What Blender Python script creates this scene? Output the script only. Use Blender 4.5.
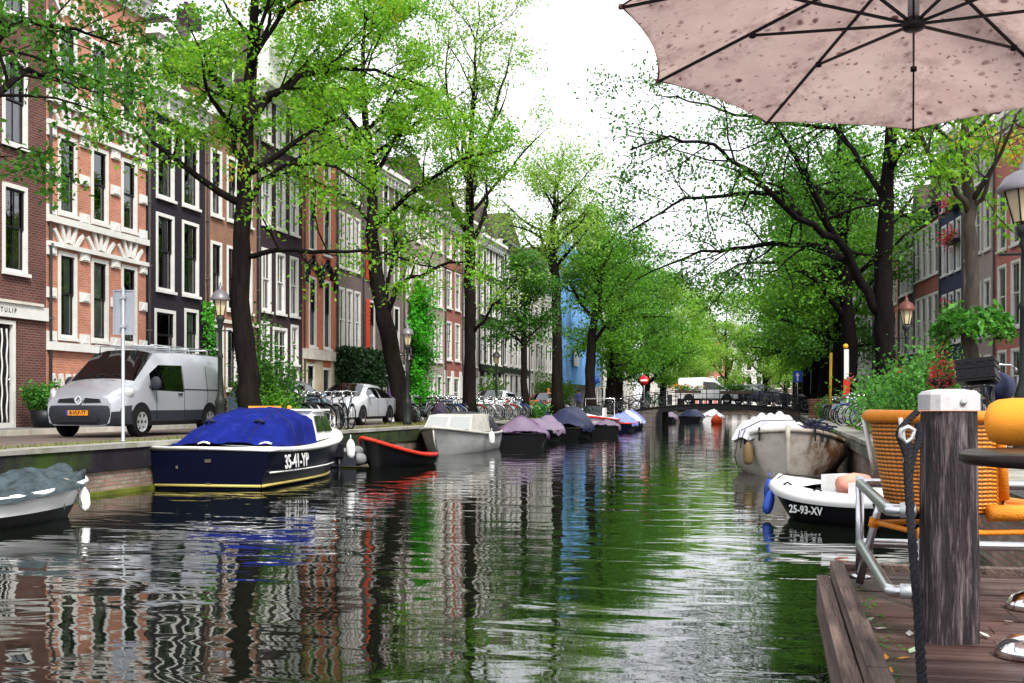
import bpy, math, random
import numpy as np
from mathutils import Vector, Matrix

for o in list(bpy.data.objects):
    bpy.data.objects.remove(o)
SC = bpy.context.scene
COL = SC.collection
R = math.radians
PI = math.pi

# ------------------------------------------------------------------ camera, sky, sun, exposure
YAW = math.atan(263 / 1150.0)
EYE = 1.55
STREET = 0.85
cam_d = bpy.data.cameras.new('camera')
cam_d.sensor_width = 36
cam_d.lens = 1150 / 1024 * 36
cam_d.shift_y = 63.5 / 1024
cam_d.clip_end = 3000
cam_d.clip_start = 0.05
cam = bpy.data.objects.new('camera', cam_d)
cam.location = (0, 0, EYE)
cam.rotation_euler = (R(90), 0, YAW)
COL.objects.link(cam)
SC.camera = cam

SUN_EL, SUN_AZ = 48, 142          # azimuth clockwise from +Y: light comes from behind and to the right
world = bpy.data.worlds.new('World')
SC.world = world
world.use_nodes = True
wn, wl = world.node_tree.nodes, world.node_tree.links
wn.clear()
sky = wn.new('ShaderNodeTexSky')
sky.sky_type = 'NISHITA'
sky.sun_disc = False
sky.sun_elevation = R(SUN_EL)
sky.sun_rotation = R(SUN_AZ)
sky.air_density = 1.0
sky.dust_density = 4.0
sky.ozone_density = 1.0
hs = wn.new('ShaderNodeHueSaturation')
hs.inputs['Saturation'].default_value = 0.16
hs.inputs['Value'].default_value = 1.0
cl = wn.new('ShaderNodeMix')
cl.data_type = 'RGBA'
cl.inputs[0].default_value = 0.72
cl.inputs[7].default_value = (8.3, 8.5, 9.0, 1)     # thick even cloud over the clear sky
bg = wn.new('ShaderNodeBackground')
bg.inputs['Strength'].default_value = 0.062
wo = wn.new('ShaderNodeOutputWorld')
wl.new(sky.outputs[0], hs.inputs['Color'])
wl.new(hs.outputs[0], cl.inputs[6])
wl.new(cl.outputs[2], bg.inputs[0])
wl.new(bg.outputs[0], wo.inputs[0])

sun_d = bpy.data.lights.new('sun', 'SUN')
sun_d.energy = 1.5
sun_d.angle = R(14)
sun_d.color = (1.0, 0.96, 0.9)
sun = bpy.data.objects.new('sun', sun_d)
sun.rotation_euler = (R(90 - SUN_EL), 0, R(180 - SUN_AZ) )
COL.objects.link(sun)
# direction check: the lamp shines along its -Z
_d = Vector((math.sin(R(SUN_AZ)) * math.cos(R(SUN_EL)), math.cos(R(SUN_AZ)) * math.cos(R(SUN_EL)), math.sin(R(SUN_EL))))
sun.rotation_euler = (-_d).to_track_quat('-Z', 'Y').to_euler()

SC.view_settings.view_transform = 'Standard'
SC.view_settings.look = 'None'
SC.view_settings.gamma = 1
SC.view_settings.exposure = 1.88
SC.view_settings.use_curve_mapping = False
SC.render.engine = 'CYCLES'
cy = SC.cycles
cy.use_denoising = True
cy.max_bounces = 7
cy.diffuse_bounces = 3
cy.glossy_bounces = 4
cy.transmission_bounces = 4
cy.transparent_max_bounces = 8
cy.caustics_reflective = False
cy.caustics_refractive = False
cy.sample_clamp_indirect = 6

# ------------------------------------------------------------------ small helpers
SN, CS = math.sin(YAW), math.cos(YAW)


def W(xc, z):
    """camera-axis ground coordinates (right, forward) in metres -> world x, y"""
    return xc * CS - z * SN, xc * SN + z * CS


MATS = {}


def nodes_of(m):
    return m.node_tree.nodes, m.node_tree.links


def mat(name, col, rough=0.6, metal=0.0, var=0.0, vscale=3.0, bump=0.0, bscale=30.0, spec=0.22, coat=0.0, dirt=None, dscale=1.5, dmin=0.55, dmax=0.75, stretch=None):
    """Principled surface with its own mottling (var), bump and optional stains (dirt colour with a noise mask)."""
    if name in MATS:
        return MATS[name]
    m = bpy.data.materials.new(name)
    m.use_nodes = True
    n, l = nodes_of(m)
    b = n['Principled BSDF']
    b.inputs['Base Color'].default_value = (*col, 1)
    b.inputs['Roughness'].default_value = rough
    b.inputs['Metallic'].default_value = metal
    b.inputs['Specular IOR Level'].default_value = spec
    if coat:
        b.inputs['Coat Weight'].default_value = coat
        b.inputs['Coat Roughness'].default_value = 0.05
    tc = n.new('ShaderNodeTexCoord')
    vec = tc.outputs['Object']
    if stretch:
        mp = n.new('ShaderNodeMapping')
        mp.inputs['Scale'].default_value = stretch
        l.new(vec, mp.inputs[0])
        vec = mp.outputs[0]
    src = None
    if var:
        t = n.new('ShaderNodeTexNoise')
        t.inputs['Scale'].default_value = vscale
        t.inputs['Detail'].default_value = 6
        t.inputs['Roughness'].default_value = 0.65
        l.new(vec, t.inputs['Vector'])
        rp = n.new('ShaderNodeValToRGB')
        rp.color_ramp.elements[0].position = 0.3
        rp.color_ramp.elements[1].position = 0.7
        rp.color_ramp.elements[0].color = (*[c * (1 - var) for c in col], 1)
        rp.color_ramp.elements[1].color = (*[min(1, c * (1 + var)) for c in col], 1)
        l.new(t.outputs[0], rp.inputs[0])
        src = rp.outputs[0]
    if dirt:
        t2 = n.new('ShaderNodeTexNoise')
        t2.inputs['Scale'].default_value = dscale
        t2.inputs['Detail'].default_value = 8
        t2.inputs['Roughness'].default_value = 0.7
        l.new(vec, t2.inputs['Vector'])
        r2 = n.new('ShaderNodeMapRange')
        r2.inputs[1].default_value = dmin
        r2.inputs[2].default_value = dmax
        l.new(t2.outputs[0], r2.inputs[0])
        mx = n.new('ShaderNodeMix')
        mx.data_type = 'RGBA'
        l.new(r2.outputs[0], mx.inputs[0])
        if src:
            l.new(src, mx.inputs[6])
        else:
            mx.inputs[6].default_value = (*col, 1)
        mx.inputs[7].default_value = (*dirt, 1)
        src = mx.outputs[2]
    if src:
        l.new(src, b.inputs['Base Color'])
    if bump:
        t3 = n.new('ShaderNodeTexNoise')
        t3.inputs['Scale'].default_value = bscale
        t3.inputs['Detail'].default_value = 5
        l.new(vec, t3.inputs['Vector'])
        bp = n.new('ShaderNodeBump')
        bp.inputs['Strength'].default_value = bump
        bp.inputs['Distance'].default_value = 0.02
        l.new(t3.outputs[0], bp.inputs['Height'])
        l.new(bp.outputs[0], b.inputs['Normal'])
    MATS[name] = m
    return m


def brick(name, c1, c2, mortar, rough=0.85, bw=0.21, bh=0.068, ms=0.012, stain=0.35, axis='xz', bumpd=0.006):
    if name in MATS:
        return MATS[name]
    m = bpy.data.materials.new(name)
    m.use_nodes = True
    n, l = nodes_of(m)
    b = n['Principled BSDF']
    b.inputs['Roughness'].default_value = rough
    b.inputs['Specular IOR Level'].default_value = 0.25
    tc = n.new('ShaderNodeTexCoord')
    sp = n.new('ShaderNodeSeparateXYZ')
    cb = n.new('ShaderNodeCombineXYZ')
    l.new(tc.outputs['Object'], sp.inputs[0])
    if axis == 'xz':
        ad = n.new('ShaderNodeMath')
        ad.operation = 'ADD'
        l.new(sp.outputs[0], ad.inputs[0])
        l.new(sp.outputs[1], ad.inputs[1])
        l.new(ad.outputs[0], cb.inputs[0])
        l.new(sp.outputs[2], cb.inputs[1])
    else:
        l.new(sp.outputs[0], cb.inputs[0])
        l.new(sp.outputs[1], cb.inputs[1])
    t = n.new('ShaderNodeTexBrick')
    t.inputs['Scale'].default_value = 1
    t.inputs['Brick Width'].default_value = bw
    t.inputs['Row Height'].default_value = bh
    t.inputs['Mortar Size'].default_value = ms
    t.inputs['Mortar Smooth'].default_value = 0.3
    t.inputs['Bias'].default_value = -0.1
    t.inputs['Color1'].default_value = (*c1, 1)
    t.inputs['Color2'].default_value = (*c2, 1)
    t.inputs['Mortar'].default_value = (*mortar, 1)
    l.new(cb.outputs[0], t.inputs['Vector'])
    ns = n.new('ShaderNodeTexNoise')
    ns.inputs['Scale'].default_value = 0.9
    ns.inputs['Detail'].default_value = 9
    ns.inputs['Roughness'].default_value = 0.7
    l.new(tc.outputs['Object'], ns.inputs['Vector'])
    mr = n.new('ShaderNodeMapRange')
    mr.inputs[1].default_value = 0.3
    mr.inputs[2].default_value = 0.75
    mr.inputs[3].default_value = 1 + stain * 0.5
    mr.inputs[4].default_value = 1 - stain
    l.new(ns.outputs[0], mr.inputs[0])
    mu = n.new('ShaderNodeMix')
    mu.data_type = 'RGBA'
    mu.blend_type = 'MULTIPLY'
    mu.inputs[0].default_value = 1
    l.new(t.outputs[0], mu.inputs[6])
    l.new(mr.outputs[0], mu.inputs[7])
    l.new(mu.outputs[2], b.inputs['Base Color'])
    bp = n.new('ShaderNodeBump')
    bp.inputs['Strength'].default_value = 0.6
    bp.inputs['Distance'].default_value = bumpd
    bp.invert = True
    l.new(t.outputs['Fac'], bp.inputs['Height'])
    l.new(bp.outputs[0], b.inputs['Normal'])
    MATS[name] = m
    return m


class MB:
    """collects faces and links them as one mesh object"""

    def __init__(self):
        self.v, self.f, self.m, self.s = [], [], [], []
        self.mi = 0
        self.sm = False

    def add(self, vs, fs):
        k = len(self.v)
        self.v.extend([tuple(p) for p in vs])
        for f in fs:
            self.f.append(tuple(k + i for i in f))
            self.m.append(self.mi)
            self.s.append(self.sm)
        return k

    def box(self, x0, x1, y0, y1, z0, z1, M=None):
        vs = [Vector((x, y, z)) for z in (z0, z1) for y in (y0, y1) for x in (x0, x1)]
        if M is not None:
            vs = [M @ v for v in vs]
        self.add(vs, [(0, 2, 3, 1), (4, 5, 7, 6), (0, 1, 5, 4), (2, 6, 7, 3), (0, 4, 6, 2), (1, 3, 7, 5)])
        return self

    def bar(self, a, b, w, h, up=(0, 0, 1)):
        """a square bar between two points"""
        a, b = Vector(a), Vector(b)
        d = b - a
        L = d.length
        d.normalize()
        u = Vector(up)
        s = d.cross(u)
        if s.length < 1e-4:
            s = d.cross(Vector((1, 0, 0)))
        s.normalize()
        u = s.cross(d)
        M = Matrix((d, s, u)).transposed().to_4x4()
        M.translation = a
        return self.box(0, L, -w / 2, w / 2, -h / 2, h / 2, M)

    def tube(self, pts, rad, seg=8, cap=True, closed=False):
        pts = [Vector(p) for p in pts]
        n = len(pts)
        if not hasattr(rad, '__len__'):
            rad = [rad] * n
        vs, fs = [], []
        prev = None
        for i in range(n):
            if closed:
                d = pts[(i + 1) % n] - pts[i - 1]
            else:
                d = pts[min(i + 1, n - 1)] - pts[max(i - 1, 0)]
            if d.length < 1e-9:
                d = Vector((0, 0, 1))
            d.normalize()
            if prev is None:
                s = d.cross(Vector((0, 0, 1)))
                if s.length < 0.05:
                    s = d.cross(Vector((1, 0, 0)))
            else:
                s = prev - d * prev.dot(d)
                if s.length < 1e-6:
                    s = d.cross(Vector((1, 0, 0)))
            s.normalize()
            prev = s
            t = d.cross(s)
            for k in range(seg):
                a = 2 * PI * k / seg
                vs.append(pts[i] + (s * math.cos(a) + t * math.sin(a)) * rad[i])
        rr = n if closed else n - 1
        for i in range(rr):
            j = (i + 1) % n
            for k in range(seg):
                k2 = (k + 1) % seg
                fs.append((i * seg + k, i * seg + k2, j * seg + k2, j * seg + k))
        if cap and not closed:
            fs.append(tuple(reversed(range(seg))))
            fs.append(tuple((n - 1) * seg + k for k in range(seg)))
        o = self.sm
        self.sm = True
        self.add(vs, fs)
        self.sm = o
        return self

    def lathe(self, prof, c=(0, 0, 0), seg=16, axis='z', ang=2 * PI):
        c = Vector(c)
        vs, fs = [], []
        n = len(prof)
        full = ang > 6.28
        ks = seg if full else seg + 1
        for k in range(ks):
            a = ang * k / seg
            for r, h in prof:
                x, y = r * math.cos(a), r * math.sin(a)
                if axis == 'z':
                    p = (x, y, h)
                elif axis == 'x':
                    p = (h, x, y)
                else:
                    p = (y, h, x)
                vs.append(c + Vector(p))
        for k in range(seg):
            k2 = (k + 1) % ks
            for i in range(n - 1):
                fs.append((k * n + i, k2 * n + i, k2 * n + i + 1, k * n + i + 1))
        o = self.sm
        self.sm = True
        self.add(vs, fs)
        self.sm = o
        return self

    def prism(self, poly, t0, t1, plane='xz'):
        """polygon extruded along its plane's normal"""
        def p3(p, t):
            if plane == 'xz':
                return (p[0], t, p[1])
            if plane == 'xy':
                return (p[0], p[1], t)
            return (t, p[0], p[1])
        n = len(poly)
        vs = [p3(p, t0) for p in poly] + [p3(p, t1) for p in poly]
        fs = [tuple(range(n)), tuple(reversed(range(n, 2 * n)))]
        for i in range(n):
            j = (i + 1) % n
            fs.append((i, n + i, n + j, j))
        self.add(vs, fs)
        return self

    def grid(self, rows):
        """rows of equal numbers of points"""
        n = len(rows[0])
        vs = [p for r in rows for p in r]
        fs = []
        for i in range(len(rows) - 1):
            for j in range(n - 1):
                fs.append((i * n + j, i * n + j + 1, (i + 1) * n + j + 1, (i + 1) * n + j))
        self.add(vs, fs)
        return self

    def build(self, name, mats, parent=None, angle=None, loc=None, rz=None):
        if not isinstance(mats, (list, tuple)):
            mats = [mats]
        me = bpy.data.meshes.new(name)
        me.from_pydata(self.v, [], self.f)
        for m in mats:
            me.materials.append(m)
        me.polygons.foreach_set('material_index', self.m)
        if angle is not None:
            me.polygons.foreach_set('use_smooth', [True] * len(self.f))
            me.set_sharp_from_angle(angle=R(angle))
        else:
            me.polygons.foreach_set('use_smooth', self.s)
        me.update()
        o = bpy.data.objects.new(name, me)
        COL.objects.link(o)
        if parent:
            o.parent = parent
        if loc is not None:
            o.location = loc
        if rz is not None:
            o.rotation_euler = (0, 0, rz)
        return o


def fix_normals(o):
    import bmesh
    bm = bmesh.new()
    bm.from_mesh(o.data)
    bmesh.ops.recalc_face_normals(bm, faces=bm.faces)
    bm.to_mesh(o.data)
    bm.free()
    return o


def tag(o, label=None, cat=None, group=None, kind=None):
    if label:
        o['label'] = label
    if cat:
        o['category'] = cat
    if group:
        o['group'] = group
    if kind:
        o['kind'] = kind
    return o


def thing(name, label, cat, loc=(0, 0, 0), rz=0.0, group=None):
    o = bpy.data.objects.new(name, None)
    o.empty_display_size = 0.2
    COL.objects.link(o)
    o.location = loc
    o.rotation_euler = (0, 0, rz)
    return tag(o, label, cat, group)


KIDS = {}


def kids(o):
    return [c for c in bpy.data.objects if c.parent == o]


def copy_tree(o, parent=None, tree=None):
    if tree is None:
        tree = {}
        for c in bpy.data.objects:
            if c.parent:
                tree.setdefault(c.parent.name, []).append(c)
    c = o.copy()
    COL.objects.link(c)
    c.parent = parent
    for ch in tree.get(o.name, []):
        copy_tree(ch, c, tree)
    return c


def text_mesh(name, body, size, material, parent, loc, rot, extrude=0.002, align='CENTER', sx=1.0):
    cu = bpy.data.curves.new('lettering', 'FONT')
    cu.body = body
    cu.size = size
    cu.extrude = extrude
    cu.align_x = align
    cu.align_y = 'CENTER'
    cu.resolution_u = 3
    cu.offset = size * 0.022
    t = bpy.data.objects.new('lettering', cu)
    COL.objects.link(t)
    dg = bpy.context.evaluated_depsgraph_get()
    me = bpy.data.meshes.new_from_object(t.evaluated_get(dg))
    bpy.data.objects.remove(t)
    me.materials.clear()
    me.materials.append(material)
    o = bpy.data.objects.new(name, me)
    COL.objects.link(o)
    o.parent = parent
    o.location = loc
    o.rotation_euler = rot
    o.scale = (sx, 1, 1)
    return o


# ------------------------------------------------------------------ shared materials
M_white = mat('white_paint', (0.66, 0.65, 0.62), 0.45, var=0.10, vscale=2.5, dirt=(0.35, 0.33, 0.28), dscale=2.0, dmin=0.58, dmax=0.9)
M_stone = mat('pale_stone', (0.58, 0.54, 0.47), 0.8, var=0.16, vscale=2.2, bump=0.2, bscale=25, dirt=(0.22, 0.20, 0.17), dscale=1.3, dmin=0.5, dmax=0.85)
M_black = mat('black_paint', (0.012, 0.012, 0.014), 0.35)
M_darkmetal = mat('dark_metal', (0.02, 0.022, 0.025), 0.45, 0.6)
M_rubber = mat('tyre_rubber', (0.008, 0.008, 0.008), 0.85, var=0.3, spec=0.1)
M_alu = mat('brushed_aluminium', (0.55, 0.56, 0.58), 0.28, 1.0, var=0.12, vscale=14)
M_chrome = mat('polished_aluminium', (0.75, 0.76, 0.78), 0.12, 1.0)
M_steel = mat('galvanised_steel', (0.42, 0.44, 0.46), 0.45, 0.8, var=0.15, vscale=9)
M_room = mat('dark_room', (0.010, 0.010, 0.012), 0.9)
M_curtain = mat('net_curtain', (0.80, 0.78, 0.72), 0.9, var=0.15, vscale=4, stretch=(9, 1, 0.4))
M_cream = mat('cream_curtain', (0.62, 0.50, 0.32), 0.9, var=0.2, vscale=4, stretch=(9, 1, 0.4))
M_tile = brick('roof_tiles', (0.07, 0.045, 0.035), (0.05, 0.038, 0.034), (0.02, 0.018, 0.018), bw=0.25, bh=0.3, ms=0.02)
M_darkgreen = mat('dark_green_paint', (0.012, 0.03, 0.018), 0.35)
M_red = mat('red_paint', (0.55, 0.03, 0.015), 0.4, var=0.1)


def glass_mat(name='window_glass', tint=(0.82, 0.86, 0.84, 1), ior=2.2):
    m = bpy.data.materials.new(name)
    m.use_nodes = True
    n, l = nodes_of(m)
    n.clear()
    out = n.new('ShaderNodeOutputMaterial')
    mx = n.new('ShaderNodeMixShader')
    tr = n.new('ShaderNodeBsdfTransparent')
    tr.inputs[0].default_value = tint
    gl = n.new('ShaderNodeBsdfGlossy')
    gl.inputs['Roughness'].default_value = 0.02
    gl.inputs['Color'].default_value = (0.95, 0.97, 1, 1)
    fr = n.new('ShaderNodeFresnel')
    fr.inputs['IOR'].default_value = ior
    ns = n.new('ShaderNodeTexNoise')
    ns.inputs['Scale'].default_value = 0.8
    tc = n.new('ShaderNodeTexCoord')
    l.new(tc.outputs['Object'], ns.inputs['Vector'])
    bp = n.new('ShaderNodeBump')
    bp.inputs['Strength'].default_value = 0.15
    bp.inputs['Distance'].default_value = 0.05
    l.new(ns.outputs[0], bp.inputs['Height'])
    l.new(bp.outputs[0], gl.inputs['Normal'])
    l.new(fr.outputs[0], mx.inputs[0])
    l.new(tr.outputs[0], mx.inputs[1])
    l.new(gl.outputs[0], mx.inputs[2])
    l.new(mx.outputs[0], out.inputs[0])
    return m


M_glass = glass_mat()
M_vglass = glass_mat('vehicle_glass', (0.5, 0.56, 0.55, 1), 1.8)
M_carglass = mat('car_glass', (0.006, 0.009, 0.010), 0.04, spec=0.6)


def leaf_mat(name, cols, trans=0.35, rough=0.55):
    m = bpy.data.materials.new(name)
    m.use_nodes = True
    n, l = nodes_of(m)
    b = n['Principled BSDF']
    b.inputs['Roughness'].default_value = rough
    b.inputs['Specular IOR Level'].default_value = 0.3
    g = n.new('ShaderNodeNewGeometry')
    rp = n.new('ShaderNodeValToRGB')
    els = rp.color_ramp.elements
    k = len(cols)
    els[0].position, els[0].color = 0, (*cols[0], 1)
    els[1].position, els[1].color = 1, (*cols[-1], 1)
    for i in range(1, k - 1):
        e = els.new(i / (k - 1))
        e.color = (*cols[i], 1)
    l.new(g.outputs['Random Per Island'], rp.inputs[0])
    tr = n.new('ShaderNodeBsdfTranslucent')
    l.new(rp.outputs[0], b.inputs['Base Color'])
    hs2 = n.new('ShaderNodeHueSaturation')
    hs2.inputs['Value'].default_value = 1.5
    hs2.inputs['Hue'].default_value = 0.485
    l.new(rp.outputs[0], hs2.inputs['Color'])
    l.new(hs2.outputs[0], tr.inputs[0])
    mx = n.new('ShaderNodeMixShader')
    mx.inputs[0].default_value = trans
    l.new(b.outputs[0], mx.inputs[1])
    l.new(tr.outputs[0], mx.inputs[2])
    l.new(mx.outputs[0], n['Material Output'].inputs[0])
    MATS[name] = m
    return m


L_bright = leaf_mat('bright_elm_leaves', [(0.05, 0.19, 0.010), (0.11, 0.31, 0.014), (0.17, 0.39, 0.02), (0.23, 0.42, 0.025), (0.07, 0.24, 0.012), (0.13, 0.34, 0.016)], 0.45)
L_pale = leaf_mat('pale_elm_leaves', [(0.13, 0.28, 0.03), (0.20, 0.37, 0.05), (0.25, 0.42, 0.07), (0.15, 0.32, 0.035)], 0.45)
L_dark = leaf_mat('dark_elm_leaves', [(0.018, 0.08, 0.010), (0.035, 0.14, 0.013), (0.075, 0.22, 0.016), (0.04, 0.16, 0.014)], 0.42)
L_mid = leaf_mat('mid_elm_leaves', [(0.035, 0.14, 0.010), (0.07, 0.23, 0.014), (0.12, 0.31, 0.018), (0.05, 0.18, 0.012)], 0.4)
L_ivy = leaf_mat('ivy_leaves', [(0.03, 0.24, 0.012), (0.07, 0.40, 0.02), (0.05, 0.32, 0.015)], 0.25, 0.4)
L_hedge = leaf_mat('creeper_leaves', [(0.008, 0.035, 0.008), (0.014, 0.055, 0.012), (0.02, 0.07, 0.016)], 0.15, 0.4)
L_shrub = leaf_mat('shrub_leaves', [(0.02, 0.1, 0.012), (0.05, 0.2, 0.02), (0.09, 0.28, 0.03)], 0.3, 0.45)
L_yellow = leaf_mat('yellowing_leaves', [(0.55, 0.38, 0.02), (0.5, 0.42, 0.04), (0.35, 0.36, 0.03)], 0.4)
P_red = leaf_mat('geranium_petals', [(0.65, 0.02, 0.02), (0.75, 0.05, 0.06), (0.7, 0.08, 0.2)], 0.25)
P_orange = leaf_mat('orange_petals', [(0.75, 0.28, 0.02), (0.8, 0.4, 0.03), (0.6, 0.2, 0.02)], 0.25)
M_bark = mat('elm_bark', (0.010, 0.0075, 0.007), 0.95, var=0.5, vscale=3, bump=1.0, bscale=9, dirt=(0.014, 0.017, 0.007), dscale=1.2, dmin=0.5, dmax=0.8, stretch=(3, 3, 0.6), spec=0.06)
M_bark2 = mat('dark_bark', (0.007, 0.0055, 0.0055), 0.95, var=0.5, vscale=3, bump=1.0, bscale=9, stretch=(3, 3, 0.6), spec=0.06)

# ================================================================== THE SETTING
QL, QR = -11.24, 1.68          # canal edges
BY = 81.0                      # bridge
FX = -19.0                     # facade line on the far side


def sheet(name, x0, x1, y0, y1, z, m, nx=1, ny=1):
    b = MB()
    rows = [[(x0 + (x1 - x0) * i / nx, y0 + (y1 - y0) * j / ny, z) for i in range(nx + 1)] for j in range(ny + 1)]
    b.grid(rows)
    return tag(b.build(name, m), kind='structure')


def water_mat():
    m = bpy.data.materials.new('canal_water')
    m.use_nodes = True
    n, l = nodes_of(m)
    b = n['Principled BSDF']
    b.inputs['Base Color'].default_value = (0.003, 0.005, 0.0025, 1)
    b.inputs['Roughness'].default_value = 0.025
    b.inputs['IOR'].default_value = 1.8
    tc = n.new('ShaderNodeTexCoord')
    hs = []
    for (sx, sy, sc, det, amp, dist) in ((0.45, 1.0, 1.5, 2, 1.0, 0.6), (0.6, 1.0, 4.2, 2, 0.13, 0.4), (0.8, 1.0, 12.0, 2, 0.012, 0.0), (0.25, 0.6, 0.35, 1, 0.9, 0.0)):
        mp = n.new('ShaderNodeMapping')
        mp.inputs['Scale'].default_value = (sx, sy, 1)
        mp.inputs['Rotation'].default_value = (0, 0, R(-10 + 7 * sc % 19))
        l.new(tc.outputs['Object'], mp.inputs[0])
        t = n.new('ShaderNodeTexNoise')
        t.inputs['Scale'].default_value = sc
        t.inputs['Detail'].default_value = det
        t.inputs['Roughness'].default_value = 0.45
        t.inputs['Distortion'].default_value = dist
        l.new(mp.outputs[0], t.inputs['Vector'])
        mu = n.new('ShaderNodeMath')
        mu.operation = 'MULTIPLY'
        mu.inputs[1].default_value = amp
        l.new(t.outputs[0], mu.inputs[0])
        hs.append(mu.outputs[0])
    acc = hs[0]
    for h in hs[1:]:
        ad = n.new('ShaderNodeMath')
        ad.operation = 'ADD'
        l.new(acc, ad.inputs[0])
        l.new(h, ad.inputs[1])
        acc = ad.outputs[0]
    # calmer and rougher patches where the wind touches the surface
    pt = n.new('ShaderNodeTexNoise')
    pt.inputs['Scale'].default_value = 0.22
    pt.inputs['Detail'].default_value = 3
    l.new(tc.outputs['Object'], pt.inputs['Vector'])
    mr = n.new('ShaderNodeMapRange')
    mr.inputs[1].default_value = 0.35
    mr.inputs[2].default_value = 0.65
    mr.inputs[3].default_value = 0.55
    mr.inputs[4].default_value = 1.0
    l.new(pt.outputs[0], mr.inputs[0])
    bp = n.new('ShaderNodeBump')
    bp.inputs['Distance'].default_value = 0.023
    l.new(mr.outputs[0], bp.inputs['Strength'])
    l.new(acc, bp.inputs['Height'])
    l.new(bp.outputs[0], b.inputs['Normal'])
    return m


sheet('canal_water', QL - 0.3, QR + 0.4, -12, 205, 0.0, water_mat())
sheet('canal_bed', QL - 0.3, QR + 0.4, -12, 205, -1.6, mat('canal_mud', (0.03, 0.03, 0.02), 0.9))

M_ground = mat('earth', (0.10, 0.09, 0.075), 0.95, var=0.3, vscale=0.5)
sheet('ground', -420, QL - 0.2, -40, 700, STREET - 0.03, M_ground)
sheet('ground', QR + 0.5, 420, -40, 700, STREET - 0.03, M_ground)
sheet('ground', -420, 420, 204, 700, STREET - 0.034, M_ground)


def paver_mat(name, c1, c2, mortar):
    m = brick(name, c1, c2, mortar, bw=0.2, bh=0.1, ms=0.008, axis='xy', stain=0.3, bumpd=0.004)
    return m


M_pave = paver_mat('clinker_pavers', (0.17, 0.12, 0.10), (0.13, 0.105, 0.095), (0.07, 0.07, 0.05))
M_tilep = paver_mat('grey_pavers', (0.22, 0.215, 0.21), (0.19, 0.185, 0.18), (0.08, 0.08, 0.065))
sheet('street', QL - 0.62, FX + 1.9, -10, 240, STREET, M_pave)
b = MB()
b.box(FX - 0.2, FX + 1.9, -10, 240, STREET - 0.02, STREET + 0.12)
tag(b.build('pavement', M_tilep), kind='structure')
b = MB()
b.box(FX + 1.9, FX + 2.04, -10, 240, STREET - 0.02, STREET + 0.124)
tag(b.build('kerb', M_stone), kind='structure')
sheet('street', QR + 0.55, 30, -10, 240, STREET, M_pave)

# grass and moss that grow in the strip behind the coping stones
M_moss = mat('moss', (0.10, 0.12, 0.025), 0.95, var=0.5, vscale=7, bump=0.6, bscale=40, dirt=(0.12, 0.10, 0.07), dscale=3, dmin=0.45, dmax=0.6)
sheet('verge', QL - 1.5, QL - 0.42, -10, 240, STREET + 0.006, M_moss)


def grass_strip(name, boxes, m, dens, h, seed):
    rng = np.random.default_rng(seed)
    V, F = [], []
    for (x0, x1, y0, y1, d) in boxes:
        for _ in range(int(dens * d * (x1 - x0) * (y1 - y0))):
            x, y = rng.uniform(x0, x1), rng.uniform(y0, y1)
            a = rng.uniform(0, 6.28)
            hh = h * rng.uniform(0.4, 1.2)
            w = 0.012
            k = len(V)
            dx, dy = math.cos(a), math.sin(a)
            V += [(x - dx * w, y - dy * w, STREET), (x + dx * w, y + dy * w, STREET), (x + dy * hh * 0.5, y - dx * hh * 0.5, STREET + hh)]
            F.append((k, k + 1, k + 2))
    b = MB()
    b.add(V, F)
    return tag(b.build(name, m), kind='stuff')


grass_strip('grass', [(QL - 0.9, QL - 0.42, 14, 40, 1), (QL - 2.6, QL - 0.42, 38.5, 46, 1.5), (QL - 2.2, QL - 0.42, 50, 58, 1.0), (QR + 0.5, QR + 0.9, 14, 60, 1.0)], mat('dry_grass', (0.12, 0.13, 0.03), 0.8, var=0.3), 60, 0.09, 4)


def quay(name, label, xe, s, y0, y1, gaps=()):
    """coping, mossy beam, brick face and a ledge at the water; s = +1 when land lies towards -X"""
    t = thing(name, label, 'quay wall', (xe, y0, 0))
    L = y1 - y0
    rng = random.Random(5)
    b = MB()
    y = 0
    while y < L:                         # coping stones of uneven length with open joints
        ln = rng.uniform(1.3, 2.1)
        e = rng.uniform(-0.008, 0.008)
        x0, x1 = (-0.42, 0.03 + e)
        if s < 0:
            x0, x1 = (-0.03 + e, 0.55)
        b.box(x0, x1, y, min(y + ln, L) - 0.015, STREET - 0.06, STREET + 0.015 + e)
        y += ln
    b.build('coping', M_coping, t)
    b = MB()
    if s > 0:
        b.box(-0.4, 0, 0, L, 0.42, STREET - 0.063)
    else:
        b.box(0, 0.5, 0, L, 0.55, STREET - 0.063)
    b.build('beam', M_beam if s > 0 else M_beam2, t)
    b = MB()
    if s > 0:
        b.box(-0.4, -0.05, 0, L, -1.5, 0.418)
    else:
        b.box(0.05, 0.5, 0, L, -1.5, 0.548)
    b.build('brickwork', M_qbrick, t)
    if s > 0:
        b = MB()
        b.box(-0.05, 0.06, 0, L, -0.4, 0.07)
        b.build('ledge', M_slime, t)
    return t


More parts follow.
